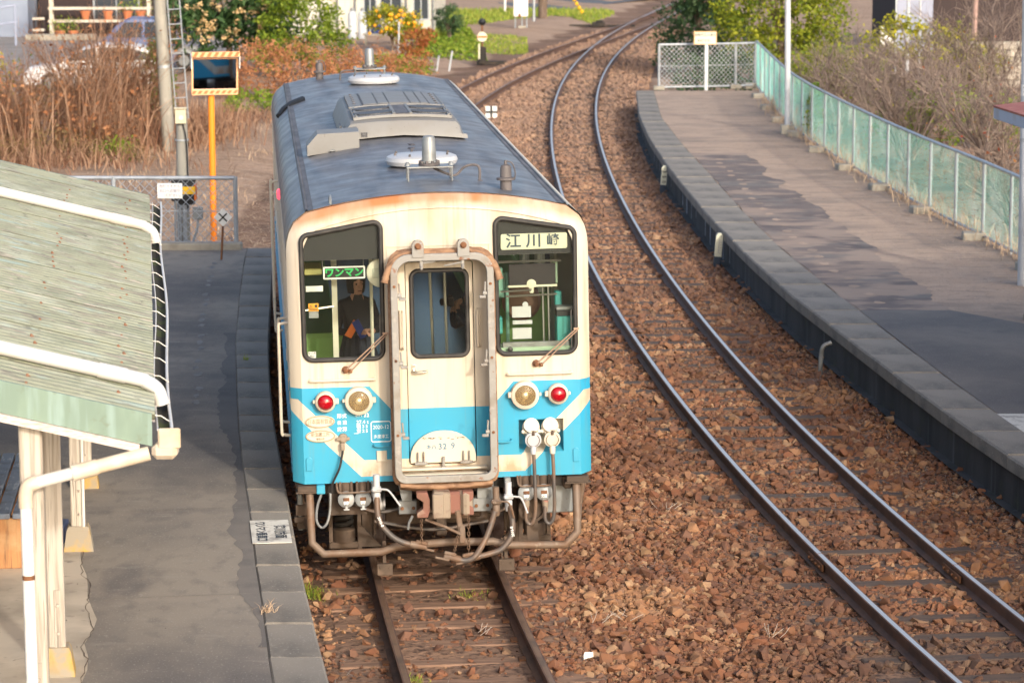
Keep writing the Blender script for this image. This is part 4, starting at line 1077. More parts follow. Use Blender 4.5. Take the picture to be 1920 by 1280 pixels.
MT['benchblue'] = M('bench_slat_blue', (.17, .21, .28), .6, layers=[((.33, .37, .43), 12, .55, .65, (2, .4, 1)), ((.10, .11, .13), 4, .5, .7)])
MT['benchwood'] = M('bench_wood', (.45, .22, .09), .75, layers=[((.20, .10, .05), 5, .5, .65, (8, 8, .5)), ((.52, .33, .17), 4, .5, .7)])
MT['yellow'] = M('yellow_panel', (.72, .42, .01), .45)
MT['orangered'] = M('orange_red', (.7, .17, .03), .5)
MT['redroof'] = M('red_roof', (.30, .075, .045), .6, layers=[((.4, .16, .10), 6, .5, .75)])
MT['bluegrey'] = M('fascia_bluegrey', (.37, .43, .53), .5, layers=[((.32, .34, .37), 3, .5, .7), ((.30, .13, .06), 8, .66, .75)])

def ground_mat():
    m, nt, bs = new_mat('ground_soil')
    at = nt.nodes.new('ShaderNodeAttribute'); at.attribute_name = 'field'
    soil = layers_on(nt, (.25, .155, .105), [((.15, .095, .068), .5, .42, .66), ((.25, .15, .095), 3, .52, .74), ((.08, .05, .04), 18, .5, .68)])
    dry = layers_on(nt, (.41, .285, .205), [((.27, .185, .13), .5, .45, .72, (.5, 1.4, 1)), ((.50, .37, .275), 1.6, .48, .75, (.6, 2, 1)), ((.17, .12, .085), 5, .56, .74, (.5, 1.6, 1), .8), ((.24, .17, .12), 20, .5, .7)])
    f = mrange(nt, math_n(nt, 'ADD', at.outputs['Fac'], math_n(nt, 'MULTIPLY', math_n(nt, 'SUBTRACT', noise(nt, .6), .5), .8)), .35, .65)
    nt.links.new(mixc(nt, f, soil, dry), bs.inputs['Base Color'])
    bs.inputs['Roughness'].default_value = .95
    bs.inputs['Specular IOR Level'].default_value = .15
    add_bump(nt, bs, 9, .05, (1, 1, 1), 6, .9)
    return m
MT['ground'] = ground_mat()
def sstep(x, a, b):
    t = np.clip((np.asarray(x, float) - a) / (b - a), 0, 1); return t * t * (3 - 2 * t)
def ground_h(x, y):
    x = np.asarray(x, float); y = np.asarray(y, float)
    left = sstep(-(x - NEAR(np.clip(y, 14, 150))), 2.2, 4.2) * sstep(y, 43, 46)
    right = sstep(x, 8, 11) * .25
    hump = .05 * np.sin(x * .9 + y * .21) * np.sin(y * .33 + 1.3 * x * .3) * left
    return -.185 + left * .25 * (1 - sstep(y, 58, 75) * .4) + right + hump
def ground_mesh():
    xs = np.concatenate([[-900, -300, -120, -70], np.arange(-45, 40.1, .6), [60, 110, 300, 900]])
    ys = np.concatenate([[-400, -100, -30], np.arange(-5, 160, .9), [175, 200, 260, 400, 900]])
    X, Y = np.meshgrid(xs, ys)
    Z = ground_h(X, Y)
    V = np.stack([X, Y, Z], -1).reshape(-1, 3)
    n = len(xs); i, j = np.meshgrid(np.arange(n - 1), np.arange(len(ys) - 1)); a = (j * n + i).ravel()
    me = np_mesh('ground', V, np.stack([a, a + 1, a + n + 1, a + n], 1), 'ground', smooth=True)
    yc = np.clip(V[:, 1], 14, 150)
    dn = np.abs(V[:, 0] - NEAR(yc)); dr = np.abs(V[:, 0] - RIGHT(yc))
    bed = (dn < 2.6) | (dr < 2.4) | ((V[:, 0] > NEAR(yc)) & (V[:, 0] < RIGHT(yc)))
    fld = np.where(bed, 0., 1.); fld = np.where((V[:, 1] > 84) & bed, .35, fld)
    at = me.attributes.new('field', 'FLOAT', 'POINT'); at.data.foreach_set('value', fld.astype(np.float32))
    return me
GR = tag(link('ground', ground_mesh()), kind='structure')

# ------------------------------------------------------------------ ballast stones (geometry-node scatter of real stones)
def stone_sources(n, mat, seed, flat=.7):
    c = bpy.data.collections.new('stone_source'); rg = np.random.default_rng(seed)
    for k in range(n):
        bm = bmesh.new()
        for i in range(13):
            v = rg.normal(size=3); v /= np.linalg.norm(v); v *= rg.uniform(.75, 1.1); bm.verts.new((v[0] * 1.15, v[1] * .9, v[2] * flat))
        r = bmesh.ops.convex_hull(bm, input=bm.verts)
        bmesh.ops.delete(bm, geom=[g for g in r['geom_interior'] if isinstance(g, bmesh.types.BMVert)], context='VERTS')
        me = bpy.data.meshes.new('stone'); bm.to_mesh(me); bm.free(); me.materials.append(mat)
        c.objects.link(bpy.data.objects.new('stone', me))
    return c
def scatter(name, P, rot, scl, idx, coll):
    me = bpy.data.meshes.new(name)
    me.vertices.add(len(P)); me.vertices.foreach_set('co', np.asarray(P, np.float32).ravel())
    for nm, ty, ar, f in (('rot', 'FLOAT_VECTOR', rot, 'vector'), ('scl', 'FLOAT_VECTOR', scl, 'vector'), ('idx', 'INT', idx, 'value')):
        a = me.attributes.new(nm, ty, 'POINT'); a.data.foreach_set(f, np.asarray(ar, np.int32 if ty == 'INT' else np.float32).ravel())
    o = link(name, me)
    ng = bpy.data.node_groups.new(name, 'GeometryNodeTree')
    ng.interface.new_socket('Geometry', in_out='INPUT', socket_type='NodeSocketGeometry')
    ng.interface.new_socket('Geometry', in_out='OUTPUT', socket_type='NodeSocketGeometry')
    N = ng.nodes.new; L = ng.links.new
    gi, go, ip, ci = N('NodeGroupInput'), N('NodeGroupOutput'), N('GeometryNodeInstanceOnPoints'), N('GeometryNodeCollectionInfo')
    ci.inputs['Collection'].default_value = coll
    ci.inputs['Separate Children'].default_value = True
    ci.inputs['Reset Children'].default_value = True
    def attr(nm, ty):
        n = N('GeometryNodeInputNamedAttribute'); n.data_type = ty; n.inputs['Name'].default_value = nm; return n.outputs['Attribute']
    e2r = N('FunctionNodeEulerToRotation')
    L(attr('rot', 'FLOAT_VECTOR'), e2r.inputs[0])
    L(gi.outputs[0], ip.inputs['Points']); L(ci.outputs[0], ip.inputs['Instance'])
    ip.inputs['Pick Instance'].default_value = True
    L(attr('idx', 'INT'), ip.inputs['Instance Index']); L(e2r.outputs[0], ip.inputs['Rotation']); L(attr('scl', 'FLOAT_VECTOR'), ip.inputs['Scale'])
    L(ip.outputs[0], go.inputs[0])
    md = o.modifiers.new('scatter', 'NODES'); md.node_group = ng
    return tag(o, kind='stuff')
def ballast_mat(name, cols):
    m, nt, bs = new_mat(name)
    oi = nt.nodes.new('ShaderNodeObjectInfo'); cr = nt.nodes.new('ShaderNodeValToRGB'); el = cr.color_ramp.elements
    while len(el) < len(cols): el.new(.5)
    for i, c in enumerate(cols): el[i].position = i / (len(cols) - 1); el[i].color = c + (1,)
    cr.color_ramp.interpolation = 'CONSTANT'
    nt.links.new(oi.outputs['Random'], cr.inputs[0])
    nz = nt.nodes.new('ShaderNodeTexNoise'); nz.inputs['Scale'].default_value = .55; nz.inputs['Detail'].default_value = 2
    nt.links.new(oi.outputs['Location'], nz.inputs['Vector'])
    dk = mixc(nt, mrange(nt, nz.outputs[0], .40, .58, .60, 0), cr.outputs[0], (.105, .052, .034))
    lt = mixc(nt, mrange(nt, nz.outputs[0], .55, .72, 0, .4), dk, (.50, .31, .165))
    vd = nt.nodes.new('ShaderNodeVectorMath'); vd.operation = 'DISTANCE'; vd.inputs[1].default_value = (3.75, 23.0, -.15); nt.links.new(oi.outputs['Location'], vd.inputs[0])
    dark_spot = math_n(nt, 'MULTIPLY', mrange(nt, vd.outputs['Value'], .6, 1.9, .85, 0), mrange(nt, nz.outputs[0], .38, .56, .5, 1))
    lt = mixc(nt, dark_spot, lt, (.055, .043, .038))                                  # stones coloured darker towards a spot between the right hand rails
    sy = nt.nodes.new('ShaderNodeSeparateXYZ'); nt.links.new(oi.outputs['Location'], sy.inputs[0])
    lt = mixc(nt, mrange(nt, sy.outputs[1], 34, 75, 0, .62), lt, (.36, .25, .185))      # drier, dustier stone further along
    grime = mixc(nt, mrange(nt, noise(nt, 1.2), .45, .7, 0, .40), lt, (.15, .095, .068))
    nt.links.new(grime, bs.inputs['Base Color'])
    bs.inputs['Roughness'].default_value = .9; bs.inputs['Specular IOR Level'].default_value = .2
    return m
def track_bed(fx, hw, y0, y1, z, amp, seed, name):
    ys = np.arange(y0, y1, .11); us = np.linspace(-hw, hw, int(hw * 2 / .11)); U, Y = np.meshgrid(us, ys); rg = np.random.default_rng(seed)
    X = fx(Y) + U; Z = np.full(U.shape, z)
    for k in range(14):
        f = rg.uniform(1, 9); a = rg.uniform(0, 6.28); Z = Z + amp * .32 / (1 + f * .12) * np.sin(f * (X * math.cos(a) + Y * math.sin(a)) + rg.uniform(0, 6))
    Z = Z + rg.normal(0, amp * .22, U.shape) - .03 * sstep(np.abs(U), hw - .35, hw)
    n = len(us); i, j = np.meshgrid(np.arange(n - 1), np.arange(len(ys) - 1)); a = (j * n + i).ravel(); V = np.stack([X, Y, Z], -1).reshape(-1, 3)
    me = np_mesh(name, V, np.stack([a, a + 1, a + n + 1, a + n], 1), 'ground', smooth=True); at = me.attributes.new('field', 'FLOAT', 'POINT'); at.data.foreach_set('value', np.zeros(len(V), np.float32))
    return tag(link(name, me), kind='structure')
track_bed(NEAR, 1.35, 14, 44, -.158, .016, 4, 'track_bed'); track_bed(RIGHT, 1.7, 15, 62, -.166, .013, 5, 'track_bed')
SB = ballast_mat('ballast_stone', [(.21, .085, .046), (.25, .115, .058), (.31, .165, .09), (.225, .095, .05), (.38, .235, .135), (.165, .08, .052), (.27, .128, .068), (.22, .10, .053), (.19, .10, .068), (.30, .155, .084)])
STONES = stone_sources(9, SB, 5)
LEDGE_P = [(-.05, 11), (-.52, 14), (-.98, 17.2), (-1.3, 19.54), (-1.49, 20.98), (-1.68, 22.45), (-1.88, 24.14), (-2.05, 25.63), (-2.27, 27.57), (-2.49, 29.51), (-2.74, 32.08), (-2.93, 34.32), (-3.12, 36.88), (-3.33, 39.84), (-3.55, 42.93)]
LINN_P = [(-.42, 11), (-.88, 14), (-1.34, 17.2), (-1.67, 19.55), (-1.89, 21.45), (-2.08, 22.99), (-2.27, 24.66), (-2.53, 26.81), (-2.77, 28.93), (-3.02, 31.41), (-3.30, 34.32), (-3.58, 37.82), (-3.81, 40.94), (-3.94, 42.93)]
REDGE_P = [(7.3, 18), (6.15, 22.5), (5.55, 26), (5.14, 28.69), (4.86, 30.9), (4.56, 33.9), (4.27, 37.03), (3.99, 39.95), (3.69, 44.46), (3.42, 50.08), (3.19, 57.8), (3.10, 64.44), (3.14, 70.53), (3.40, 78.24)]
RINN_P = [(7.75, 18), (6.6, 22.5), (6.0, 26), (5.60, 28.69), (5.35, 30.9), (5.08, 33.9), (4.84, 37.03), (4.56, 40.5), (4.22, 45.73), (4.02, 50.87), (3.86, 57.27), (3.70, 62.91), (3.60, 69.75), (3.82, 78.24)]
def pl(P):
    a = np.array(P); return lambda y: np.interp(y, a[:, 1], a[:, 0])
LEDGE, LINN, REDGE, RINN = pl(LEDGE_P), pl(LINN_P), pl(REDGE_P), pl(RINN_P)
def gen_ballast():
    rg = np.random.default_rng(21); out = []
    def zone(y0, y1, fl, fr, dens, sz, zz=-.17):
        n = int((y1 - y0) * 8 * dens); y = rg.uniform(y0, y1, n); a, b = fl(y), fr(y)
        x = a + rg.uniform(0, 8, n); k = x < b; x, y = x[k], y[k]
        out.append(np.stack([x, y, np.full(len(x), zz), np.full(len(x), sz)], 1))
    nl = lambda o: (lambda y: NEAR(y) + o)
    rl = lambda o: (lambda y: RIGHT(y) + o)
    redge = lambda y: REDGE(y) + .02
    # between the tracks and around the right one
    zone(15, 36, nl(.62), rl(1.25), 1200, .0245); zone(15, 36, rl(1.25), redge, 520, .022)
    zone(36, 55, nl(.62), rl(1.2), 640, .0265); zone(36, 55, rl(1.2), redge, 360, .024)
    zone(55, 82, nl(1.2), rl(1.1), 290, .032); zone(55, 82, rl(1.1), lambda y: REDGE(y) + np.where(y > 78.3, 1.2, 0), 130, .036)
    zone(82, 118, nl(-1.3), rl(2.0), 70, .052)
    zone(42, 82, nl(-1.7), nl(1.2), 110, .04)
    # under and left of the coach: earthy, fewer
    zone(15, 30, nl(-.52), nl(.52), 170, .024); zone(15, 30, lambda y: LEDGE(y) - .02, nl(-.62), 190, .027)
    zone(30, 42, lambda y: LEDGE(y), nl(.62), 120, .03)
    A = np.concatenate(out); n = len(A)
    # keep rails and most of each sleeper clear
    for fx in (NEAR, RIGHT):
        d = np.abs(A[:, 0] - fx(A[:, 1])); A = A[~((np.abs(d - .566) < .075))]
    for t in (near_track, right_track):
        ss = [(c.location.x + t.location.x, c.location.y + 25) for c in kids(t) if c.name.startswith('sleeper')]
        ss = np.array(sorted(ss, key=lambda q: q[1])); ii = np.clip(np.searchsorted(ss[:, 1], A[:, 1]), 1, len(ss) - 1)
        ii = np.where(np.abs(ss[ii, 1] - A[:, 1]) < np.abs(ss[ii - 1, 1] - A[:, 1]), ii, ii - 1)
        dy = np.abs(A[:, 1] - ss[ii, 1]); dx = np.abs(A[:, 0] - ss[ii, 0])
        cover = rg.uniform(size=len(ss))[ii]
        on = (dy < .13) & (dx < 1.08)
        A = A[~(on & (rg.uniform(size=len(A)) > (np.where(cover > .55, .55, .06) if t is right_track else np.where(cover > .45, .70, .22))))]
    n = len(A); s = A[:, 3] * rg.lognormal(-.10, .50, n); s = np.clip(s, .010, .085)
    z = A[:, 2] + s * rg.uniform(-.25, .75, n)
    P = np.stack([A[:, 0], A[:, 1], z], 1)
    rot = np.stack([rg.normal(0, .45, n), rg.normal(0, .45, n), rg.uniform(0, 6.28, n)], 1)
    return P, rot, np.stack([s, s, s], 1), rg.integers(0, 9, n)
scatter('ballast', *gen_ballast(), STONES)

# ------------------------------------------------------------------ platforms
def strip(mb, fl, fr, ys, z, k=0, nx=1):
    for a in range(len(ys) - 1):
        for i in range(nx):
            y0, y1 = ys[a], ys[a + 1]; q = []
            for y, t in ((y0, i / nx), (y0, (i + 1) / nx), (y1, (i + 1) / nx), (y1, i / nx)):
                l, r = float(fl(y)), float(fr(y)); q.append((l + (r - l) * t, y, z))
            mb.add(q, [(0, 1, 2, 3)], k)
def coping(parent, fe, fi, y0, y1, zt, h, over, ln, nm, mat, seed, side=1):
    rg = random.Random(seed); y = y0
    while y < y1 - .05:
        l = min(ln * rg.uniform(.9, 1.1), y1 - y); a, b = y + .005, y + l - .005
        dz = rg.uniform(-.006, .006); e = .018
        def ring(z, ins): return [(float(fe(a)) + side * (over - ins), a + ins, z), (float(fe(b)) + side * (over - ins), b - ins, z), (float(fi(b)) + side * ins, b - ins, z), (float(fi(a)) + side * ins, a + ins, z)]
        mb = MB(); R = [ring(zt - h, 0), ring(zt + dz - e, 0), ring(zt + dz, e)]
        if side < 0: R = [r[::-1] for r in R]
        mb.loft(R, cap=True)
        me = mb.mesh('coping_stone', mat, smooth=False)
        c = Vector(((float(fe(a)) + float(fi(b))) / 2, (a + b) / 2, zt))
        me.transform(Matrix.Translation(-c)); o = link('coping_stone', me, parent, loc=c)
        y += l
PZ = .75
ysl = np.arange(11, 43.01, 1.0)
mb = MB(); strip(mb, lambda y: -16 + 0 * y, LINN, ysl, PZ - .004, 0, 6)
mb.add([(-16, 43, PZ - .006), (LEDGE(43) - .1, 43, PZ - .006), (LEDGE(43) - .1, 43, -.25), (-16, 43, -.25)], [(3, 2, 1, 0)], 1)
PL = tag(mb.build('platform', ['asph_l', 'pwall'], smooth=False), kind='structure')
mb = MB(); strip(mb, lambda y: -15.5 + 0 * y, pl([(-2.45, 15.5), (-2.72, 17.5), (-2.99, 19.56), (-3.0, 20.1), (-3.12, 20.54), (-3.10, 21.2), (-3.29, 21.95), (-3.38, 22.6), (-3.53, 23.19), (-3.62, 23.9), (-4.2, 24.6)]), np.arange(15, 24.7, .35), PZ, 0, 4)
mb.build('concrete_floor', 'concrete', PL, smooth=False)
mb = MB(); rg = random.Random(8)
for pts in ([(-2.99 + .0, 19.4), (-3.02, 20.1), (-3.13, 20.5), (-3.10, 21.0), (-3.25, 21.6), (-3.28, 21.95), (-3.33, 22.4), (-3.44, 22.7), (-3.52, 23.2), (-3.58, 23.8)], [(-3.35, 21.4), (-3.5, 21.5), (-3.66, 21.45)], [(-3.3, 20.2), (-3.45, 20.25), (-3.6, 20.1)]):
    zig = []
    for (a, b), (c, d) in zip(pts[:-1], pts[1:]):
        for k in range(5): zig.append((a + (c - a) * k / 5 + rg.uniform(-.012, .012), b + (d - b) * k / 5, PZ + .003))
    for p, q in zip(zig[:-1], zig[1:]):
        w = rg.uniform(.0015, .0045); mb.add([(p[0] - w, p[1], p[2]), (p[0] + w, p[1], p[2]), (q[0] + w, q[1], q[2]), (q[0] - w, q[1], q[2])], [(0, 1, 2, 3)])
mb.build('crack', 'dirt', PL, smooth=False)
coping(PL, LEDGE, LINN, 11, 43, PZ, .20, .03, .92, 'coping_stone', 'coping', 3, 1)
mb = MB()
for a in range(len(ysl) - 1):
    y0, y1 = ysl[a], ysl[a + 1]; mb.add([(LEDGE(y0) - .03, y0, -.25), (LEDGE(y1) - .03, y1, -.25), (LEDGE(y1) - .03, y1, .6), (LEDGE(y0) - .03, y0, .6)], [(0, 1, 2, 3)])
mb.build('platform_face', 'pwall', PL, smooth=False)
# tar repair along the coping, worn line and slab joints of the left platform
rg = np.random.default_rng(17); mb = MB(); yt = np.linspace(20.5, 35, 120); wv = np.clip(.14 + np.convolve(rg.normal(0, .10, 126), np.ones(7) / 7, 'valid') + .05 * np.sin(yt * 1.1), .03, .3)
strip(mb, lambda y: LINN(y) - np.interp(y, yt, wv), LINN, yt, PZ - .002, 0)
mb.build('tar_repair', speck('tar_repair', (.185, .165, .145), (.2, .19, .18), (.07, .065, .066)), PL, smooth=False)
mb = MB()
for y in (22.1, 25.2, 28.6, 31.0, 32.6, 34.4, 37.5, 40.2):
    w = .004; mb.add([(-9, y - 1.0, PZ - .001), (float(LINN(y)), y - w, PZ - .001), (float(LINN(y)), y + w, PZ - .001), (-9, y - 1.0 + 2 * w, PZ - .001)], [(0, 1, 2, 3)])
mb.build('slab_joint', 'coping', PL, smooth=False)
mb = MB()
for k in range(26):
    y = 30.3 + k * .44; x = float(LINN(y)) - .42 + rg.normal(0, .02); n = 10
    if k % 4 == 3: continue
    mb.add([(x, y, PZ)] + [(x + .055 * rg.uniform(.4, 1.1) * math.cos(2 * PI * i / n), y + .2 * rg.uniform(.4, 1.1) * math.sin(2 * PI * i / n), PZ) for i in range(n)], [(0, i + 1, (i + 1) % n + 1) for i in range(n)])
tag(mb.build('worn_line', M('worn_line', (.24, .23, .215), .9, layers=[((.16, .15, .145), 9, .45, .6)]), PL, smooth=False), kind='stuff')
rg = random.Random(77); mb = MB()
for k in range(240):
    y = rg.uniform(16, 42); x = float(LINN(y)) - rg.uniform(.02, 2.6); s_ = rg.uniform(.004, .010); a = rg.uniform(0, 6.28)
    mb.add([(x + s_ * math.cos(a + i * 2.1) * rg.uniform(.6, 1.2), y + s_ * 1.5 * math.sin(a + i * 2.1), PZ + .004) for i in range(3)] + [(x, y, PZ + .012)], [(0, 1, 3), (1, 2, 3), (2, 0, 3)])
tag(mb.build('grit', 'coping', PL, smooth=False), kind='stuff')
# boarding mark painted on the edge
fa = math.atan((LEDGE(24.6) - LEDGE(23.8)) / .8)
T = Matrix.Translation((-2.055, 24.19, PZ + .008)) @ Matrix.Rotation(-fa, 4, 'Z')
mb = MB(); mb.box((0, 0, 0), (.33, .86, .006), T=T)
BM_ = mb.build('boarding_mark', 'whitepaint'); tag(BM_, 'white boarding mark with black characters painted on the left platform edge', 'platform marking')
TT = T @ Matrix(((0, 0, 1, 0), (-1, 0, 0, 0), (0, -1, 0, 0), (0, 0, 0, 1)))   # letters lie flat, read from the platform
TT = T @ Matrix(((0, 0, 1, 0), (-1, 0, 0, 0), (0, 0, 0, .0035), (0, 0, 0, 1)))
mb = MB()
def flat_text(mb, body, cx, cy, size, T, sx=1., bold=.003):
    m2 = MB(); m2.text(body, (0, 0, 0), size, d=.001, sx=sx, bold=bold)
    for p in m2.V: pass
    o = len(mb.V)
    # text x -> towards the camera (-Y), text up -> towards the track (+X)
    mb.V.extend([tuple(T @ Vector((cx + p[2], cy - p[0], .0045 - p[1]))) for p in m2.V]); mb.F.extend([tuple(i + o for i in q) for q in m2.F]); mb.K.extend([0] * len(m2.F))
flat_text(mb, '窪川方面', .075, -.03, .11, T, 1.1)
flat_text(mb, 'ワンマン乗車口', -.085, -.0, .105, T, .98)
mb.build('lettering', 'letter_black', BM_, smooth=False)
# ---- right platform
RZ = .42
ysr2 = np.concatenate([np.arange(18, 78.3, 1.2), [78.24]])
FENCE = pl([(9.1, 28), (8.6, 33), (8.12, 38), (7.75, 44), (7.58, 46.4), (7.25, 50), (6.92, 54.5), (6.68, 59), (6.50, 63), (6.42, 67), (6.52, 73), (6.67, 79.5)])
mb = MB(); strip(mb, RINN, lambda y: FENCE(y) + .5, ysr2, RZ - .012, 0, 3)
PR = tag(mb.build('platform', 'drydirt', smooth=False), kind='structure')
mb = MB(); PATHR = pl([(9.0, 18), (8.3, 26), (7.6, 32), (7.1, 36), (6.7, 38.4), (5.92, 38.9), (5.80, 42), (5.69, 45.38), (5.39, 50.44), (5.07, 56.24), (4.86, 60.9)])
strip(mb, RINN, PATHR, np.array(list(np.arange(18, 38, 1.5)) + [38.9]), RZ - .004, 0, 3); mb.build('paving', 'asph_r', PR, smooth=False)
mb = MB(); rgp = np.random.default_rng(4); yp = np.linspace(38.91, 60.9, 110); jit = np.convolve(rgp.normal(0, .16, 114), np.ones(5) / 5, 'valid'); PJ = lambda y: PATHR(y) + np.interp(y, yp, jit); strip(mb, lambda y: RINN(y) + .02 * np.sin(y * 3.1), PJ, yp, RZ - .006, 0, 2); mb.build('path', 'asph_rd', PR, smooth=False)
mb = MB(); rg = random.Random(12)
for k in range(26):
    y = 39.6 + k * .8; x = RINN(y) + .42 + rg.uniform(-.06, .06); n = 9
    mb.add([(x, y, RZ - .0035)] + [(x + rg.uniform(.05, .10) * math.cos(2 * PI * i / n), y + rg.uniform(.10, .2) * math.sin(2 * PI * i / n), RZ - .0035) for i in range(n)], [(0, i + 1, (i + 1) % n + 1) for i in range(n)])
tag(mb.build('bare_patch', 'drydirt', PR, smooth=False), kind='stuff')
coping(PR, REDGE, RINN, 18, 78.2, RZ, .15, .06, 1.25, 'coping_stone', 'coping', 9, -1)
mb = MB()
for a in range(len(ysr2) - 1):
    y0, y1 = ysr2[a], ysr2[a + 1]; mb.add([(REDGE(y0) + .01, y0, -.3), (REDGE(y1) + .01, y1, -.3), (REDGE(y1) + .01, y1, .3), (REDGE(y0) + .01, y0, .3)], [(3, 2, 1, 0)])
mb.add([(REDGE(78.2), 78.24, RZ - .01), (7.2, 78.24, RZ - .01), (7.2, 78.24, -.3), (REDGE(78.2), 78.24, -.3)], [(0, 1, 2, 3)])
# worn dwarf footing along the wall
strip(mb, lambda y: REDGE(y) - .10, lambda y: REDGE(y) + .02, ysr2, -.12, 0)
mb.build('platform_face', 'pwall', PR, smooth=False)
rg = random.Random(31); mb = MB()
ypos = [47.2 + k * .9 for k in range(34)]
for y in ypos:
    if rg.random() < .75:
        w = rg.uniform(.05, .22); zb = rg.uniform(-.15, .05); x0, x1 = REDGE(y) + .004, REDGE(y + w) + .004
        mb.add([(x0, y, zb), (x1, y + w, zb), (x1, y + w, .26), (x0, y, .26)], [(3, 2, 1, 0)])
tag(mb.build('lime_streak', M('lime_streak', (.24, .26, .29), .9, layers=[((.10, .11, .12), 6, .45, .7)]), PR, smooth=False), kind='stuff')
mb = MB(); mb.add([(RINN(y) + dx, y, RZ + .004) for y, dx in ((30.2, -.02), (31.3, -.02), (31.3, .75), (30.2, .75))], [(3, 2, 1, 0)])
MK = mb.build('boarding_mark', 'whitepaint', smooth=False); tag(MK, 'worn white paint patch on the right platform edge at the frame side', 'platform marking')
# drain pipe on the wall and curb stones
mb = MB(); mb.tube(smooth_pts([(3.98, 37.1, -.17), (3.99, 37.1, .10), (4.02, 37.1, .22), (4.12, 37.1, .27)]), .03, n=8)
tag(mb.build('drain_pipe', 'zinc'), 'grey drain pipe standing against the right platform wall', 'pipe')
mb = MB(); mb.box((7.15, 37.4, RZ + .02), (.16, 1.6, .12), rot=(0, 0, .42), b=.015)
tag(mb.build('curb_stone', 'coping'), 'dark curb stone at the corner of the right platform paving', 'curb')

# ------------------------------------------------------------------ chain link fences
def wire_panel(p0, p1, z0, z1, pitch, r, tilt=0):
    """real diagonal wires between two posts, as three-sided rods"""
    p0, p1 = Vector(p0), Vector(p1); L = (p1 - p0).length; u = (p1 - p0) / L; H = z1 - z0; nrm = Vector((-u.y, u.x, 0)); V = []; F = []
    for sg in (1, -1):
        s = -H
        while s < L + H:
            a, b = s, s + sg * H
            if sg < 0: a, b = s + H, s
            ta, tb = 0., 1.
            lo, hi = min(a, b), max(a, b)
            if hi <= 0 or lo >= L: s += pitch; continue
            def at(t): return a + (b - a) * t
            for lim in (0, L):
                pass
            t0, t1 = 0., 1.
            if b != a:
                q = sorted([(0 - a) / (b - a), (L - a) / (b - a)]); t0, t1 = max(0, q[0]), min(1, q[1])
            if t1 - t0 > .01:
                A = p0 + u * at(t0) + Vector((0, 0, z0 + H * t0 - p0.z)); B = p0 + u * at(t1) + Vector((0, 0, z0 + H * t1 - p0.z))
                A += nrm * r * sg * .7; B += nrm * r * sg * .7
                d = (B - A).normalized(); e = nrm; f = d.cross(e); o = len(V)
                for P in (A, B):
                    for k in range(3):
                        w = 2 * PI * k / 3; V.append(tuple(P + (e * math.cos(w) + f * math.sin(w)) * r))
                for k in range(3): F.append((o + k, o + (k + 1) % 3, o + 3 + (k + 1) % 3, o + 3 + k))
            s += pitch
    mb = MB(); mb.V, mb.F, mb.K = V, F, [0] * len(F)
    return mb
def fence(name, label, pts, zb, h, wire, pitch, r, post_r, mid=True, blocks=False, group=None, z_of=None):
    t = thing(name, label, 'fence', (pts[0][0], pts[0][1], zb), group=group); T = Matrix.Translation((-pts[0][0], -pts[0][1], -zb))
    for i, p in enumerate(pts):
        g = MB(); g.tube([(p[0], p[1], zb - .05), (p[0], p[1], zb + h + .02)], post_r, n=8, T=T); g.build('post', 'galv', t)
        if blocks and i % 2 == 0:
            g = MB(); g.box((p[0] - .12, p[1], zb + .03), (.42, .30, .16), b=.02, T=T, rot=(0, 0, random.uniform(-.2, .2))); g.build('footing', 'concblock', t)
    for a, b in zip(pts[:-1], pts[1:]):
        A, B = (a[0], a[1], zb), (b[0], b[1], zb)
        g = wire_panel(A, B, zb + .06, zb + h - .02, pitch, r); g.V = [tuple(T @ Vector(p)) for p in g.V]
        tag(g.build('wire_mesh', wire, t, smooth=False), kind='stuff')
    for hh, rr_ in ((h, post_r * .9), (.06, post_r * .8)) + (((h * .52, .006),) if mid else ()):
        g = MB(); g.tube([(p[0], p[1], zb + hh) for p in pts], rr_, n=8, T=T); g.build('rail', 'galv', t)
    return t
ypf = [79.45] + [79.45 - 1.83 * k for k in range(1, 26)]
fence('chain_link_fence', 'long green wire fence running along the back of the right platform', [(float(FENCE(y)), y) for y in ypf], RZ, 1.24, 'mesh_teal', .085, .0025, .030, blocks=True, mid=False)
fence('chain_link_fence', 'short grey wire fence closing the far end of the right platform', [(3.97, 78.6), (5.28, 78.85), (6.07, 79.1), (6.62, 79.35)], RZ, 1.20, 'mesh_grey', .13, .005, .034, blocks=False)
fence('chain_link_fence', 'grey pipe fence across the end of the left platform', [(-4.09, 42.94), (-5.9, 43.0), (-8.1, 43.1), (-10.2, 43.2)], PZ + .02, 1.03, 'mesh_grey', .135, .0052, .033, blocks=False)
for (x, y) in ((3.97, 78.6), (6.07, 79.05)):
    g = MB(); g.box((x, y - .02, RZ + .04), (.30, .22, .12), b=.02); tag(g.build('footing_block', 'concblock'), 'pale concrete block under the corner post of the far fence' if x < 5 else 'pale concrete block under the middle post of the far fence', 'concrete block')
g = MB(); g.box((-4.75, 42.9, PZ + .03), (1.5, .22, .14), b=.02); tag(g.build('fence_curb', 'concblock'), 'concrete curb under the fence at the left platform end', 'curb')
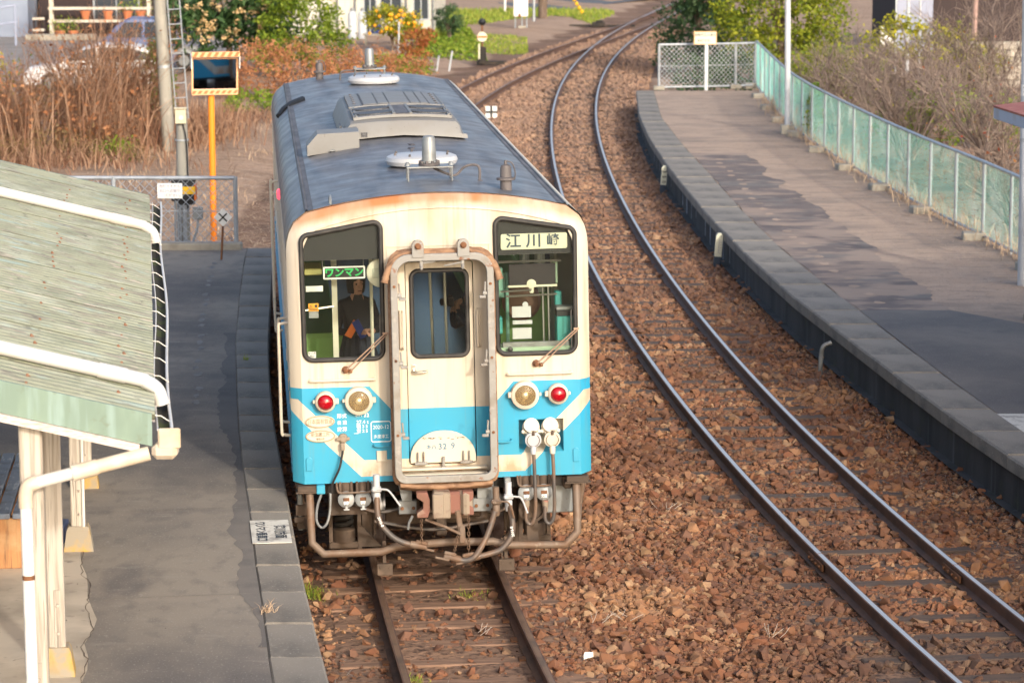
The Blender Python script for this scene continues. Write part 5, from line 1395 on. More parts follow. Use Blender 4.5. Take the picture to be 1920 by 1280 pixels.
def sign_board(name, label, c, w, h, lines, size, board, ink, rot=(0, 0, 0), post=None, edge=None, cat='sign'):
    t = thing(name, label, cat, c, rot)
    g = MB(); g.box((0, 0, 0), (w, .02, h), b=.004); B = g.build('board', board, t)
    if edge: g = MB(); g.plate(rect(-w / 2, -h / 2, w / 2, h / 2), [rect(-w / 2 + .025, -h / 2 + .02, w / 2 - .02, h / 2 - .02)], .004, -.016); g.build('rusty_edge', edge, B)
    g = MB()
    for k, (s_, dx) in enumerate(lines): g.text(s_, (dx, -.012, h / 2 - h * (k + .5) / len(lines) * .9 - h * .05), size, d=.002, bold=.001)
    g.build('lettering', ink, B, smooth=False)
    if post:
        x, r, z0, mt = post; g = MB(); g.tube([(x, .03, z0), (x, .03, -h / 2 if z0 < -h / 2 else 0)], r, n=8); g.build('post', mt, t)
    return t
sign_board('notice_sign', 'small white notice with faded characters hung on the left fence', (-5.055, 42.90, 1.615), .37, .225, (('危険ですから', -.0), ('出口へお廻り', -.0), ('ください。', .06)), .052, 'white', 'letter_grey')
sign_board('notice_sign', 'rust edged white sign board on a white post at the far platform end', (5.19, 78.3, 1.815), .61, .35, (('線路内立入禁止', 0), ('危険です。', 0)), .085, 'signcream', 'letter_dark', post=(.03, .045, -1.40, 'white'), edge=M('rust_edge', (.62, .38, .16), .7))
g = MB()
t = thing('crossing_sign', 'white diamond board with black X on a brown post by the left platform end', 'sign', (-4.19, 41.68, PZ))
g.tube([(.0, .02, 0), (.04, .02, .66)], .016, n=8); g.build('post', 'rust', t)
g = MB(); g.box((.035, 0, .615), (.19, .012, .19), rot=(0, PI / 4, 0), b=.003); B = g.build('board', 'white', t)
g = MB()
for s_ in (1, -1): g.box((.035, -.008, .615), (.165, .005, .022), rot=(0, s_ * PI / 4, 0))
g.build('cross_mark', 'letter_black', B)
t = thing('track_marker', 'small white square marker with black cross between the tracks', 'track marker', (-.53, 76.3, -.15))
g = MB(); g.box((0, .03, .05), (.05, .03, .3)); g.build('stake', 'rust', t)
g = MB(); g.box((0, 0, .16), (.30, .014, .31), b=.004); B = g.build('board', 'white', t)
g = MB(); g.box((0, -.009, .16), (.055, .006, .31)); g.box((0, -.0095, .16), (.30, .006, .055)); g.build('cross_mark', 'letter_black', B)
# distance posts at the platform wall
for (x, y, txt, lab) in ((3.16, 58.6, '350', 'white distance post lettered 350 leaning on the right platform wall'), (3.49, 47.6, '', 'worn white distance post nearer along the right platform wall')):
    t = thing('distance_post', lab, 'distance post', (x - .115, y, -.16), (0, rad(5), 0), group='distance posts along the right platform')
    g = MB(); g.box((0, 0, .06), (.115, .10, .2), b=.008); g.build('post_foot', M('post_foot', (.035, .05, .075), .7) if txt else bpy.data.materials['post_foot'], t)
    g = MB(); g.loft([[(sx * w, sy * .048, z) for sx, sy in ((-1, -1), (1, -1), (1, 1), (-1, 1))] for z, w in ((.16, .057), (.50, .057), (.545, .03))], cap=True); g.build('post_head', 'signcream', t, smooth=False)
    g = MB()
    if txt:
        for k, ch in enumerate(txt):
            m2 = MB(); m2.text(ch, (0, -.051, 0), .105, d=.002, bold=.001); g.add([(-p[2] * -1 * 1.0 if False else p[2], p[1], -p[0] + .43 - k * .105) for p in m2.V], m2.F)
    else:
        for k in range(5): g.box((.0, -.05, .42 - k * .045), (.05, .003, .008), rot=(0, rad(-80), 0)); g.box((.03, -.05, .40 - k * .045), (.03, .003, .008))
    g.build('lettering', 'letter_black' if txt else 'letter_grey', t, smooth=False)

# ------------------------------------------------------------------ poles
def lamp_pole(label, x, y, z, r, h, block, plate=None, lean=(0, 0)):
    t = thing('lamp_pole', label, 'pole', (x, y, z), (lean[0], lean[1], 0))
    g = MB(); g.lathe([(r, -.05), (r * .93, h)], (0, 0, 0), n=20); P = g.build('pole', 'polewhite', t)
    if block: g = MB(); g.box((0, 0, .09), (.30, .30, .22), b=.015); g.build('footing', 'concblock', t)
    if plate:
        g = MB(); g.lathe([(r * .985, 2.70), (r * .985, 2.86)], (0, 0, 0), n=20); B = g.build('number_band', 'white', P)
        g = MB(); m2 = MB(); m2.text(plate, (0, 0, 2.79), .11, d=.003, bold=.003)
        g.add([(r * math.sin(p[0] / r - .62), -r * math.cos(p[0] / r - .62) * 1.012, p[2]) for p in m2.V], m2.F); g.build('lettering', 'letter_black', B)
        g = MB(); g.lathe([(r * 1.03, 2.05), (r * 1.03, 2.10)], (0, 0, 0), n=18); g.build('band', 'galv', P)
    return t
lamp_pole('slim grey lamp pole on a concrete footing by the green fence', 6.20, 65.4, RZ, .068, 6.5, True, None, (0, rad(-.6)))
lamp_pole('thick pale pole with number plate at the right edge near the canopy', 7.35, 41.3, RZ, .115, 7, False, '2', (0, rad(-.5)))
t = thing('utility_pole', 'tall leaning concrete utility pole among the dry reeds', 'utility pole', (-7.73, 65.7, -.1), (0, rad(-2.4), 0))
g = MB(); g.lathe([(.155, -.2), (.125, 8)], (0, 0, 0), n=20); g.build('pole', 'pole', t)
g = MB(); g.lathe([(.150, 2.0), (.150, 2.06)], (0, 0, 0), n=18); g.tube([(0, 0, 2.03), (.33, -.05, 2.16)], .02, n=6); g.build('band', 'galv', t)
t = thing('pole_ladder', 'thin grey metal ladder standing beside the leaning utility pole', 'ladder', (-7.50, 65.55, 0), (0, rad(-3.2), 0))
for x in (0, .27):
    g = MB(); g.tube([(x, 0, .75 if x else 0), (x, 0, 7)], .017, n=6); g.build('stile', 'galv', t)
for k in range(17): g = MB(); g.tube([(0, 0, .9 + k * .33), (.27, 0, .9 + k * .33)], .013, n=5); g.build('rung', 'galv', t)
t = thing('signal_post', 'short concrete post with a beige box behind the left fence', 'post', (-5.03, 44.4, .0))
g = MB(); g.lathe([(.105, -.05), (.088, 2.60)], (0, 0, 0), n=18); g.build('pole', 'pole', t)
g = MB(); g.box((.0, -.1, 2.60), (.165, .12, .22), b=.008); g.box((0, -.11, 2.725), (.19, .15, .015)); B = g.build('beige_box', M('box_beige', (.58, .52, .36), .5), t)
g = MB(); g.lathe([(.038, 0), (.036, .012), (.024, .014), (.022, .006), (0, .006)], (.01, -.16, 2.58), '-Y', n=18); g.build('button', 'pvc', B)
g = MB(); g.tube(smooth_pts([(.03, -.13, 2.5), (.07, -.12, 2.3), (.085, -.10, 2.0), (.09, -.105, 1.5), (.08, -.105, 1.15)]), .011, n=6); g.build('cable', 'rubber', t)
for zz in (1.02, 1.35, 2.22): g = MB(); g.lathe([(.105, zz), (.105, zz + .025)], (0, 0, 0), n=16); g.build('band', 'galv', t)
t = thing('crossing_alarm', 'black and yellow alarm box on pipes behind the left fence', 'alarm box', (-4.98, 44.0, .3))
g = MB(); g.box((-.0, 0, 1.20), (.34, .26, .30), b=.01); g.box((0, 0, 1.37), (.40, .32, .025)); g.box((.05, .02, 1.03), (.24, .2, .08), b=.01); B = g.build('housing', 'black', t)
g = MB(); g.box((.10, -.135, 1.215), (.19, .02, .115), b=.004); g.build('yellow_panel', 'yellow', B); g = MB(); g.box((.185, .0, 1.18), (.02, .24, .24), b=.004); g.build('side_panel', 'orangered', B)
g = MB()
for x in (-.13, -.09, -.05): g.tube([(x, 0, -.1), (x, 0, 1.1)], .018, n=6)
g.tube([(.02, -.03, -.1), (.02, -.03, 1.0)], .03, n=8); g.tube(smooth_pts([(.22, -.03, .78), (.20, -.03, .6), (.14, -.03, .4), (.13, -.03, -.1)]), .02, n=6); g.build('pipe', 'galv', t)
g = MB(); g.box((.22, -.05, .86), (.15, .09, .19), b=.008); g.build('junction_box', 'zinc', t)
t = thing('traffic_mirror', 'square mirror with orange striped frame on an orange pole', 'mirror', (-4.83, 46.9, .0))
g = MB(); g.lathe([(.052, 0), (.052, 3.2)], (0, 0, 0), n=18); g.build('pole', 'orange', t)
MN = Vector((.415, -1.88, -.255)).normalized()
T = Matrix.Translation((.075, -.12, 3.06)) @ Matrix.Rotation(math.atan2(MN.x, -MN.y), 4, 'Z') @ Matrix.Rotation(math.asin(-MN.z), 4, 'X')
g = MB(); g.plate(rpoly(rect(-.375, -.33, .375, .28), .02), [rpoly(rect(-.345, -.235, .345, .25), .01)], .05, -.03, T=T, b=.006); FRM = g.build('frame', 'orangepale', t)
g = MB(); g.plate(rpoly(rect(-.35, -.24, .35, .255), .01), (), .01, -.008, T=T); g.build('mirror_glass', 'mirror', t)
g = MB(); g.box((0, .02, 0), (.70, .04, .50), T=T); g.build('mirror_back', 'zinc', t)
g = MB(); g.box((0, -.08, .335), (.76, .20, .012), T=T, b=.003); g.box((0, -.03, .31), (.78, .10, .05), T=T); g.box((.385, -.08, .22), (.012, .16, .2), T=T); g.box((-.385, -.08, .22), (.012, .16, .2), T=T); g.build('hood', 'white', t)
g = MB(); g.box((0, -.185, .36), (.77, .012, .085), T=T, b=.003); HB = g.build('hood_board', 'orangepale', t)
g = MB()
for k in range(7):
    x = -.33 + k * .11; g.add([tuple(T @ Vector(p)) for p in ((x - .045, -.193, .322), (x + .01, -.193, .322), (x + .055, -.193, .398), (x, -.193, .398))], [(0, 1, 2, 3)])
g.build('hood_stripe', 'orangedull', HB, smooth=False)
g = MB()
for k in range(8):
    x = -.345 + k * .095; g.add([tuple(T @ Vector(p)) for p in ((x - .03, -.033, -.305), (x + .02, -.033, -.305), (x + .055, -.033, -.255), (x + .005, -.033, -.255))], [(0, 1, 2, 3)])
g.build('frame_stripe', 'orangedull', FRM, smooth=False)

# ------------------------------------------------------------------ platform shelter on the left
E1 = Vector((-2.235, 17.93, 2.90)); eD = Vector((-.12413, .99227, 0)); uD = Vector((-.99227, -.12413, 0)); SL = .255; RL = 12.55
def rp(t, d, h=0.): return E1 + eD * t + uD * d + Vector((0, 0, SL * d + h))
SH = thing('platform_shelter', 'open timber shelter with weathered green corrugated roof on the left platform', 'shelter', (E1.x - 1, E1.y, PZ)); OI = Matrix.Translation((-(E1.x - 1), -E1.y, -PZ))
rg = random.Random(5)
W = .78; ns = int(RL / W) + 1
for i in range(ns):
    t0 = i * W; t1 = min(t0 + W + .03, RL)
    for (d0, d1, lift) in ((0, 1.75, 0), (1.65, 3.5, .012)):
        n = int((t1 - t0) / .0217); ts = np.linspace(t0, t1, n + 1); lf = lift + (i % 2) * .002
        mb = MB(); rows = []
        for d in (d0, (d0 + d1) / 2, d1): rows.append([tuple(OI @ rp(t_, d, .022 + .023 * math.cos(2 * PI * t_ / .13) + lf)) for t_ in ts])
        mb.loft(rows, closed=False)
        mb.build('roof_sheet', 'slate', SH, ang=60)
mb = MB(); mb.loft([[tuple(OI @ rp(t_, d, -.004)) for t_ in (0, RL)] for d in (0, 3.5)], closed=False); mb.loft([[tuple(OI @ (rp(t_, 3.5, -.0) + uD * x + Vector((0, 0, -x * SL)))) for t_ in (0, RL)] for x in (0, 3.5)], closed=False)
mb.build('roof_deck', 'trim', SH, smooth=False)
mb = MB()
for d in (.22, .80, 1.62, 2.3, 3.1):
    t_ = .13
    while t_ < RL:
        if rg.random() < .62:
            p = OI @ rp(t_, d + rg.uniform(-.03, .03), .037); q_ = rg.uniform(.6, 1.0); mb.lathe([(.020 * q_, 0), (.018 * q_, .005), (.009, .008), (.008, .018 * q_), (0, .019 * q_)], p, n=7)
        t_ += .26 * rg.choice((1, 1, 2)) if d > .5 else .13 * rg.choice((2, 2, 3))
tag(mb.build('roof_bolt', M('bolt_rust', (.27, .14, .08), .8, layers=[((.2, .09, .05), 30, .4, .6)]), SH), kind='stuff')
# gable boards at the near end
def board(t_, d0, d1, top, hgt, th, nm, mt):
    mb = MB(); a, b = rp(t_, d0, top), rp(t_, d1, top); q = []
    for tt in (0, -th):
        for p, z in ((a, 0), (b, 0), (b, -hgt), (a, -hgt)): q.append(tuple(OI @ (p + eD * tt + Vector((0, 0, z)))))
    mb.add(q, [(0, 1, 2, 3), (7, 6, 5, 4), (0, 4, 5, 1), (1, 5, 6, 2), (2, 6, 7, 3), (3, 7, 4, 0)])
    return mb.build(nm, mt, SH, smooth=False)
board(-.0, .02, 3.5, .048, .205, .025, 'gable_board', 'fascia'); board(.0, .10, 3.5, -.16, .05, .05, 'gable_trim', 'trim'); board(RL + .03, .02, 3.5, .04, .2, .025, 'gable_board', 'fascia')
# rafters / beams
for d in (.12, .95, 2.9):
    mb = MB(); a = OI @ rp(RL / 2, d, -.07); mb.box(a, (.09, RL - .05, .11), rot=(0, 0, math.atan2(-eD.x, eD.y)), b=.006); mb.build('beam', 'postcream', SH)
posts = [(-3.02, 17.95, .145), (-3.19, 19.82, .118), (-3.60, 23.62, .118), (-3.90, 26.1, .118), (-4.2, 28.7, .118), (-4.9, 18.0, .12), (-5.3, 22.0, .12), (-5.8, 26.0, .12)]
for (x, y, w) in posts:
    d = (Vector((x, y, 0)) - Vector((E1.x, E1.y, 0))).dot(uD); zt = 2.9 + SL * d - .05
    T = OI @ Matrix.Translation((x, y, 0)) @ Matrix.Rotation(math.atan2(-eD.x, eD.y), 4, 'Z')
    mb = MB(); mb.box((0, 0, (zt + .95) / 2), (w, w * .9, zt - .93), b=.008, T=T); P = mb.build('post', 'postcream', SH)
    mb = MB(); mb.loft([[(sx * q, sy * q, z) for sx, sy in ((-1, -1), (1, -1), (1, 1), (-1, 1))] for z, q in ((PZ - .02, .125), (PZ + .17, .095), (PZ + .20, .08))], cap=True, T=T); mb.build('base_stone', 'basestone', SH, smooth=False)
    mb = MB(); mb.box((.01, -w * .45 - .006, 1.14), (.045, .010, .44), b=.002, T=T)
    for zz in (1.05, 1.25): mb.lathe([(.014, 0), (.010, .012), (0, .014)], (.01, -w * .45 - .01, zz), '-Y', n=8, T=T)
    mb.build('post_strap', 'postcream', P)
mb = MB(); mb.tube([OI @ Vector((-3.545, 23.55, .95)), OI @ Vector((-3.545, 23.55, 2.9))], .012, n=6); mb.build('conduit', 'pvc', SH)
# gutter, brackets, pipes
mb = MB(); gs = []
rgw = random.Random(2)
for i in range(26):
    t_ = -.08 + (RL + .1) * i / 25; dz = -.05 + rgw.uniform(-.012, .012); dx = -.058 + .014 * math.sin(t_ * .9); gs.append([tuple(OI @ (rp(t_, dx, 0) + uD * (.044 * math.cos(a)) + Vector((0, 0, dz + .05 * math.sin(a) - SL * dx)))) for a in np.linspace(PI, 2 * PI, 9)])
gs2 = [[(p[0], p[1], p[2] + .0) for p in r] for r in gs]
mb.loft(gs2, closed=False); mb.tube([r[0] for r in gs], .011, n=8); mb.tube([r[-1] for r in gs], .006, n=6)
mb.loft([[(p[0] * .5 + c[0] * .5 if False else p[0], p[1], p[2] + .004) for p in r[1:-1]] for r in gs for c in [r[4]]], 1, closed=False)
mb.build('gutter', ['pvc', 'gutterdirt'], SH, ang=60)
for i in range(17):
    t_ = .2 + i * .74; mb = MB(); mb.tube([tuple(OI @ (rp(t_, .03, .0))), tuple(OI @ (rp(t_, -.04, .008))), tuple(OI @ (rp(t_, -.10, -.02)))], .004, n=5); mb.build('gutter_bracket', 'pvc', SH)
mb = MB(); mb.box(OI @ (rp(-.09, -.085, -.07)), (.14, .03, .13), b=.01, rot=(0, 0, .12)); mb.box(OI @ rp(-.03, -.06, -.16), (.16, .16, .10), b=.03); mb.build('gutter_end', 'pvcrust', SH)
for t_ in (.88, 9.35):
    mb = MB(); mb.tube(smooth_pts([tuple(OI @ rp(t_, 3.3, .095)), tuple(OI @ rp(t_, 1.5, .095)), tuple(OI @ rp(t_, .18, .095)), tuple(OI @ rp(t_, .06, .088)), tuple(OI @ rp(t_, -.02, .05)), tuple(OI @ rp(t_, -.05, -.04))], 6), .047, n=14); R_ = mb.build('roof_drain', 'pvc', SH, ang=60)
    mb = MB(); a, b = OI @ rp(t_, .36, .095), OI @ rp(t_, .18, .095); mb.tube([a, b], .052, n=14); mb.build('drain_socket', 'pvc', R_, ang=60)
p0 = rp(-.05, .04, -.20); e_ = Vector((-3.03, 17.76, 2.53))
mb = MB(); m1 = p0.lerp(e_, .45); m2_ = p0.lerp(e_, .62)
mb.tube([OI @ p0, OI @ m1], .046, n=14); mb.tube([OI @ p0.lerp(e_, .42), OI @ m2_], .052, n=14, k=0); mb.tube([OI @ p0.lerp(e_, .60), OI @ p0.lerp(e_, .93)], .040, n=14, k=1)
mb.tube(smooth_pts([tuple(OI @ p0.lerp(e_, .90)), tuple(OI @ (e_ + Vector((.02, 0, .0)))), tuple(OI @ (e_ + Vector((0, 0, -.06)))), tuple(OI @ (e_ + Vector((0, 0, -.14))))], 5), .045, n=14, k=0)
mb.tube([OI @ (e_ + Vector((0, 0, -.10))), OI @ Vector((e_.x + .01, e_.y, .78))], .038, n=14, k=2)
DP = mb.build('downpipe', ['pvcrust', 'pvc', 'white'], SH, ang=60)
mb = MB(); mb.lathe([(.0395, 0), (.0395, .03)], OI @ Vector((e_.x + .004, e_.y, 1.93)), n=16); mb.build('pipe_band', 'rust', DP)
# bench under the shelter
t = thing('slatted_bench', 'slatted bench with blue grey slats and orange wood ends under the shelter', 'bench', (-4.22, 24.1, PZ), (0, 0, .10))
for k in range(5): g = MB(); g.box((-.24 + k * .125, 0, .44), (.105, 2.5, .045), b=.006); g.build('seat_slat', 'benchblue', t)
for k in range(3): g = MB(); g.box((-.37 - k * .035, 0, .56 + k * .13), (.03, 2.5, .105), b=.006, rot=(0, -.25, 0)); g.build('back_slat', 'benchblue', t)
for y in (-1.15, 1.15, 0): g = MB(); g.box((0, y, .21), (.52, .10, .42), b=.006); g.build('end_panel', 'benchwood', t); g = MB(); g.box((-.40, y, .45), (.05, .08, .9), rot=(0, -.2, 0)); g.build('back_post', 'benchwood', t)
g = MB(); g.box((-3.84, 23.9, PZ + .08), (.20, .26, .16), b=.01); tag(g.build('blue_box', M('box_blue', (.10, .12, .22), .5)), 'small dark blue box on the platform beside the bench', 'box')
# canopy on the right platform, only its corner in view
t = thing('platform_canopy', 'blue grey canopy edge with red roof entering at the right', 'shelter', (9, 29, RZ))
T = Matrix.Translation((-9, -29, -RZ))
A, B = Vector((5.95, 36, 3.25)), Vector((8.3, 10, 3.25))
def cv(p, z): return tuple(T @ Vector((p.x, p.y, z)))
C_, D_ = A + Vector((5, .4, 0)), B + Vector((5, .4, 0))
g = MB(); g.add([cv(A, 3.41), cv(B, 3.41), cv(D_, 3.95), cv(C_, 3.95), cv(A, 3.385), cv(B, 3.385), cv(D_, 3.93), cv(C_, 3.93)], [(0, 1, 2, 3), (7, 6, 5, 4), (0, 4, 5, 1), (0, 3, 7, 4), (1, 5, 6, 2)]); g.build('roof', 'redroof', t, smooth=False)
g = MB(); n_ = (B - A).normalized(); g.box(T @ ((A + B) / 2 + Vector((.03, 0, .07))), (.05, (B - A).length, .15), rot=(0, 0, math.atan2(-n_.x, n_.y)), b=.006); g.box(T @ ((A + C_) / 2 + Vector((.04, 0, .07))), (5, .05, .15), rot=(0, 0, .08), b=.006); g.build('fascia', 'bluegrey', t)
for k in range(6):
    p = A.lerp(B, .08 + k * .17) + Vector((1.9, 0, 0)); g = MB(); g.lathe([(.07, 0), (.07, 3.1)], T @ Vector((p.x, p.y, RZ)), n=14); g.build('post', 'polewhite', t)
# ------------------------------------------------------------------ vegetation helpers
def leaf_quads(C, size, rg, up=.4, asp=.5):
    """one diamond leaf per centre"""
    n = len(C); nrm = rg.normal(size=(n, 3)); nrm[:, 2] += up * 2; nrm /= np.linalg.norm(nrm, axis=1)[:, None]
    a = np.cross(nrm, rg.normal(size=(n, 3))); a /= np.linalg.norm(a, axis=1)[:, None]; b = np.cross(nrm, a)
    s = (np.asarray(size) * rg.uniform(.6, 1.25, n))[:, None]
    bend = nrm * s * .12
    V = np.stack([C - a * s * .5, C + b * s * asp * .5 + bend, C + a * s * .5 - bend, C - b * s * asp * .5 + bend], 1).reshape(-1, 3)
    return V, np.arange(4 * n).reshape(n, 4)
def blob_clusters(blobs, n, rg, inner=.45):
    out = []; w = np.array([b[3] * b[4] * b[5] for b in blobs]) ** .67; cnt = np.maximum(1, (n * w / w.sum()).astype(int))
    for b, c in zip(blobs, cnt):
        d = rg.normal(size=(c, 3)); d /= np.linalg.norm(d, axis=1)[:, None]; r = rg.uniform(inner, 1.05, c) ** .6
        out.append(np.array(b[:3]) + d * r[:, None] * np.array(b[3:6]))
    return np.concatenate(out)
def crown_mesh(name, blobs, ncl, per, leaf, mat, seed, spread=.16, up=.4, asp=.5, inner=.45, zmin=.03):
    rg = np.random.default_rng(seed); cl = blob_clusters(blobs, ncl, rg, inner)
    C = np.repeat(cl, per, 0) + rg.normal(0, spread, (len(cl) * per, 3)) * np.array([1, 1, .75])
    C = C[C[:, 2] > zmin]
    V, F = leaf_quads(C, leaf, rg, up, asp)
    ct = np.repeat(rg.uniform(0, 1, len(cl)), per)[:len(C)] if len(C) == len(cl) * per else rg.uniform(0, 1, len(C))
    tint = np.clip(ct * .6 + rg.uniform(0, .4, len(C)), 0, 1)
    return np_mesh(name, V, F, mat, {'tint': tint})
def limbs(mb, base, h, r, n, spread, seed, k=0):
    rg = random.Random(seed); tips = []
    for i in range(n):
        a = 2 * PI * (i + rg.random()) / n; l = h * rg.uniform(.7, 1.0); s = spread * rg.uniform(.5, 1)
        p = [(base[0], base[1], base[2]), (base[0] + .12 * s * math.cos(a), base[1] + .12 * s * math.sin(a), base[2] + l * .35), (base[0] + .55 * s * math.cos(a), base[1] + .55 * s * math.sin(a), base[2] + l * .7), (base[0] + s * math.cos(a), base[1] + s * math.sin(a), base[2] + l)]
        mb.tube(smooth_pts(p, 3), [r * (1 - .8 * j / 9) for j in range(10)], k, n=6)
MT['bark'] = M('bark', (.13, .09, .065), .9, layers=[((.20, .16, .13), 7, .5, .7, (2, 2, .4))])
MT['leaf_loquat'] = leafmat('leaf_loquat', (.030, .085, .032), (.085, .15, .045))
MT['leaf_bush'] = leafmat('leaf_bush', (.10, .20, .025), (.30, .36, .035), .35)
MT['leaf_camphor'] = leafmat('leaf_camphor', (.10, .19, .025), (.40, .40, .03), .35)
MT['leaf_dark'] = leafmat('leaf_dark', (.035, .095, .048), (.10, .16, .055))
MT['leaf_yellow'] = leafmat('leaf_yellow', (.17, .24, .03), (.55, .48, .03), .35)
MT['leaf_rust'] = leafmat('leaf_rust', (.38, .15, .062), (.58, .29, .14), .3)
MT['leaf_red'] = leafmat('leaf_red', (.42, .08, .04), (.35, .24, .06), .3)
MT['leaf_veg'] = leafmat('leaf_veg', (.13, .26, .025), (.36, .42, .05), .35)
MT['grass'] = leafmat('grass_green', (.16, .28, .03), (.42, .42, .07), .3)
MT['straw'] = leafmat('straw', (.40, .27, .175), (.62, .47, .33), .2, .8)
MT['leaf_brush'] = leafmat('leaf_brush', (.20, .095, .05), (.30, .24, .10), .25)
MT['strawgrey'] = leafmat('straw_grey', (.30, .24, .20), (.50, .43, .37), .2, .8)
MT['reed'] = leafmat('reed_dry', (.17, .075, .042), (.47, .30, .195), .2, .8)
MT['twig'] = leafmat('twig_grey', (.15, .105, .085), (.38, .30, .25), .0, .85)
MT['blossom'] = leafmat('loquat_blossom', (.62, .40, .17), (.75, .57, .33), .2)
MT['fruit'] = M('orange_fruit', (.85, .36, .01), .4)
def tree(name, label, cat, base, blobs, ncl, per, leaf, mat, seed, trunk=(.08, 1.5, 5, .8), group=None, **kw):
    t = thing(name, label, cat, base, group=group)
    mb = MB(); r, h, n, s = trunk
    mb.tube([(0, 0, -.1), (.03, .02, h * .3), (0, .05, h * .6)], [r, r * .85, r * .7], n=8); limbs(mb, (0, .02, h * .35), h, r * .6, n, s, seed)
    mb.build('trunk', 'bark', t)
    link('crown', crown_mesh('crown', blobs, ncl, per, leaf, mat, seed, **kw), t)
    return t
def blades(name, P, ln, w, lean, mat, seed, kind='stuff', label=None, drop=.35, parent=None, flat=False):
    """thin three-segment strips growing from points P"""
    rg = np.random.default_rng(seed); n = len(P); a = rg.uniform(0, 2 * PI, n); L = ln * rg.uniform(.5, 1.2, n); le = lean * rg.uniform(.2, 1.3, n)
    d = np.stack([np.cos(a), np.sin(a), np.zeros(n)], 1); side = np.stack([-np.sin(a), np.cos(a), np.zeros(n)], 1)
    tw = rg.uniform(0, PI, n); side = side * np.cos(tw)[:, None] + d * np.sin(tw)[:, None]
    pts = []
    for t in (0, .4, .75, 1.0):
        hor = le * L * t ** 1.6; ver = L * t * (1 - .5 * le * t) - drop * le * L * t ** 3
        if flat: hor, ver = L * t, .015 + .06 * L * np.sin(PI * t) * rg.uniform(0, 1, n)
        pts.append(P + d * hor[:, None] + np.array([0, 0, 1.]) * np.maximum(ver, .005)[:, None])
    V = []; ww = w * rg.uniform(.6, 1.3, n)
    for p, k in zip(pts, (1, .85, .55, .12)): V += [p - side * (ww * k * .5)[:, None], p + side * (ww * k * .5)[:, None]]
    V = np.stack(V, 1).reshape(-1, 3); b = np.arange(n) * 8
    F = np.concatenate([np.stack([b + 2 * i, b + 2 * i + 1, b + 2 * i + 3, b + 2 * i + 2], 1) for i in range(3)])
    tint = np.tile(rg.uniform(0, 1, n), 3)
    o = link(name, np_mesh(name, V, F, mat, {'tint': tint}), parent)
    return tag(o, label, kind=kind)
def on_ground(x, y, dz=0.): return np.stack([x, y, ground_h(x, y) + dz], 1)
def bare_shrub(label, base, h, wid, n, seed, group='bare shrubs behind the green fence', leafy=None, thick=.02, mat='twig'):
    t = thing('bare_shrub', label, 'shrub', base, group=group); rg = random.Random(seed); V = []; F = []; K = []
    def seg(a, b, r0, r1):
        d = (b - a).normalized(); e = d.orthogonal().normalized(); f = d.cross(e); o = len(V)
        for P, r in ((a, r0), (b, r1)):
            for k in range(3): w = 2 * PI * k / 3; V.append(tuple(P + (e * math.cos(w) + f * math.sin(w)) * r))
        tt = rg.random()
        for k in range(3): F.append((o + k, o + (k + 1) % 3, o + 3 + (k + 1) % 3, o + 3 + k)); K.append(tt)
    tips = []
    def grow(p, d, l, r, lev):
        q = p; m = 3
        for i in range(m):
            d2 = (d + Vector((rg.gauss(0, .16), rg.gauss(0, .16), rg.gauss(.03, .12)))).normalized(); e = q + d2 * l / m; seg(q, e, r * (1 - .3 * i / m), r * (1 - .3 * (i + 1) / m))
            if lev > 0:
                for _ in range(2 if lev > 1 else rg.choice((1, 2, 2))):
                    dd = (d2 + Vector((rg.gauss(0, .55), rg.gauss(0, .55), rg.gauss(.15, .35)))).normalized(); grow(e if rg.random() < .5 else q.lerp(e, .6), dd, l * rg.uniform(.42, .66), max(.0035, r * .5), lev - 1)
            q = e; d = d2
        tips.append(q)
    for i in range(n):
        a = 2 * PI * (i + rg.random()) / n; s = wid / h
        grow(Vector((.15 * math.cos(a), .15 * math.sin(a), 0)), Vector((s * math.cos(a) * rg.uniform(.3, 1), s * math.sin(a) * rg.uniform(.3, 1), 1)).normalized(), h * rg.uniform(.5, .68), thick * rg.uniform(.8, 1.3), 3)
    link('branches', np_mesh('branches', V, F, mat, {'tint': K}), t)
    if leafy:
        mt, cnt, sz = leafy; T_ = np.array([tuple(rg.choice(tips)) for _ in range(cnt)]); r2 = np.random.default_rng(seed); C = T_ + r2.normal(0, .06, T_.shape); v, f = leaf_quads(C, sz, r2)
        link('leaves', np_mesh('leaves', v, f, mt, {'tint': r2.uniform(0, 1, len(f))}), t)
    return t

# ------------------------------------------------------------------ left background planting
lq = tree('loquat_tree', 'dark loquat tree with pale orange blossom clusters behind the mirror', 'tree', (-9.0, 93, 0), [(0, 0, 2.5, 2.3, 1.6, 1.7), (-1.0, -.3, 1.4, 1.2, 1, .9), (1.1, -.2, 1.5, 1.2, 1, 1.0), (.2, .2, 3.6, 1.5, 1.2, 1.0)], 420, 15, .30, 'leaf_loquat', 41, (.12, 2.2, 6, 1.4), spread=.16, up=.25, asp=.34)
rg = np.random.default_rng(3); Cb = []
for k in range(80):
    a = rg.uniform(-PI, 0); z = rg.uniform(.9, 3.0); x = 2.25 * math.cos(a) * rg.uniform(.3, 1); Cb.append(np.array([x, -1.55 * abs(math.sin(a)) ** .5, z]) + rg.normal(0, .05, (16, 3)))
Cb = np.concatenate(Cb); v, f = leaf_quads(Cb, .09, rg, asp=.8); link('blossom', np_mesh('blossom', v, f, 'blossom', {'tint': rg.uniform(0, 1, len(f))}), lq)
tree('green_bush', 'bright yellow green bush right of the loquat tree', 'bush', (-6.5, 90.5, -.05), [(0, 0, 1.5, 1.35, 1.1, 1.25), (-.8, -.3, .8, .8, .7, .7), (.8, -.3, .9, .8, .7, .8), (-.3, 0, 2.5, .9, .8, .7)], 300, 16, .15, 'leaf_bush', 42, (.06, 1.4, 6, .8), spread=.12)
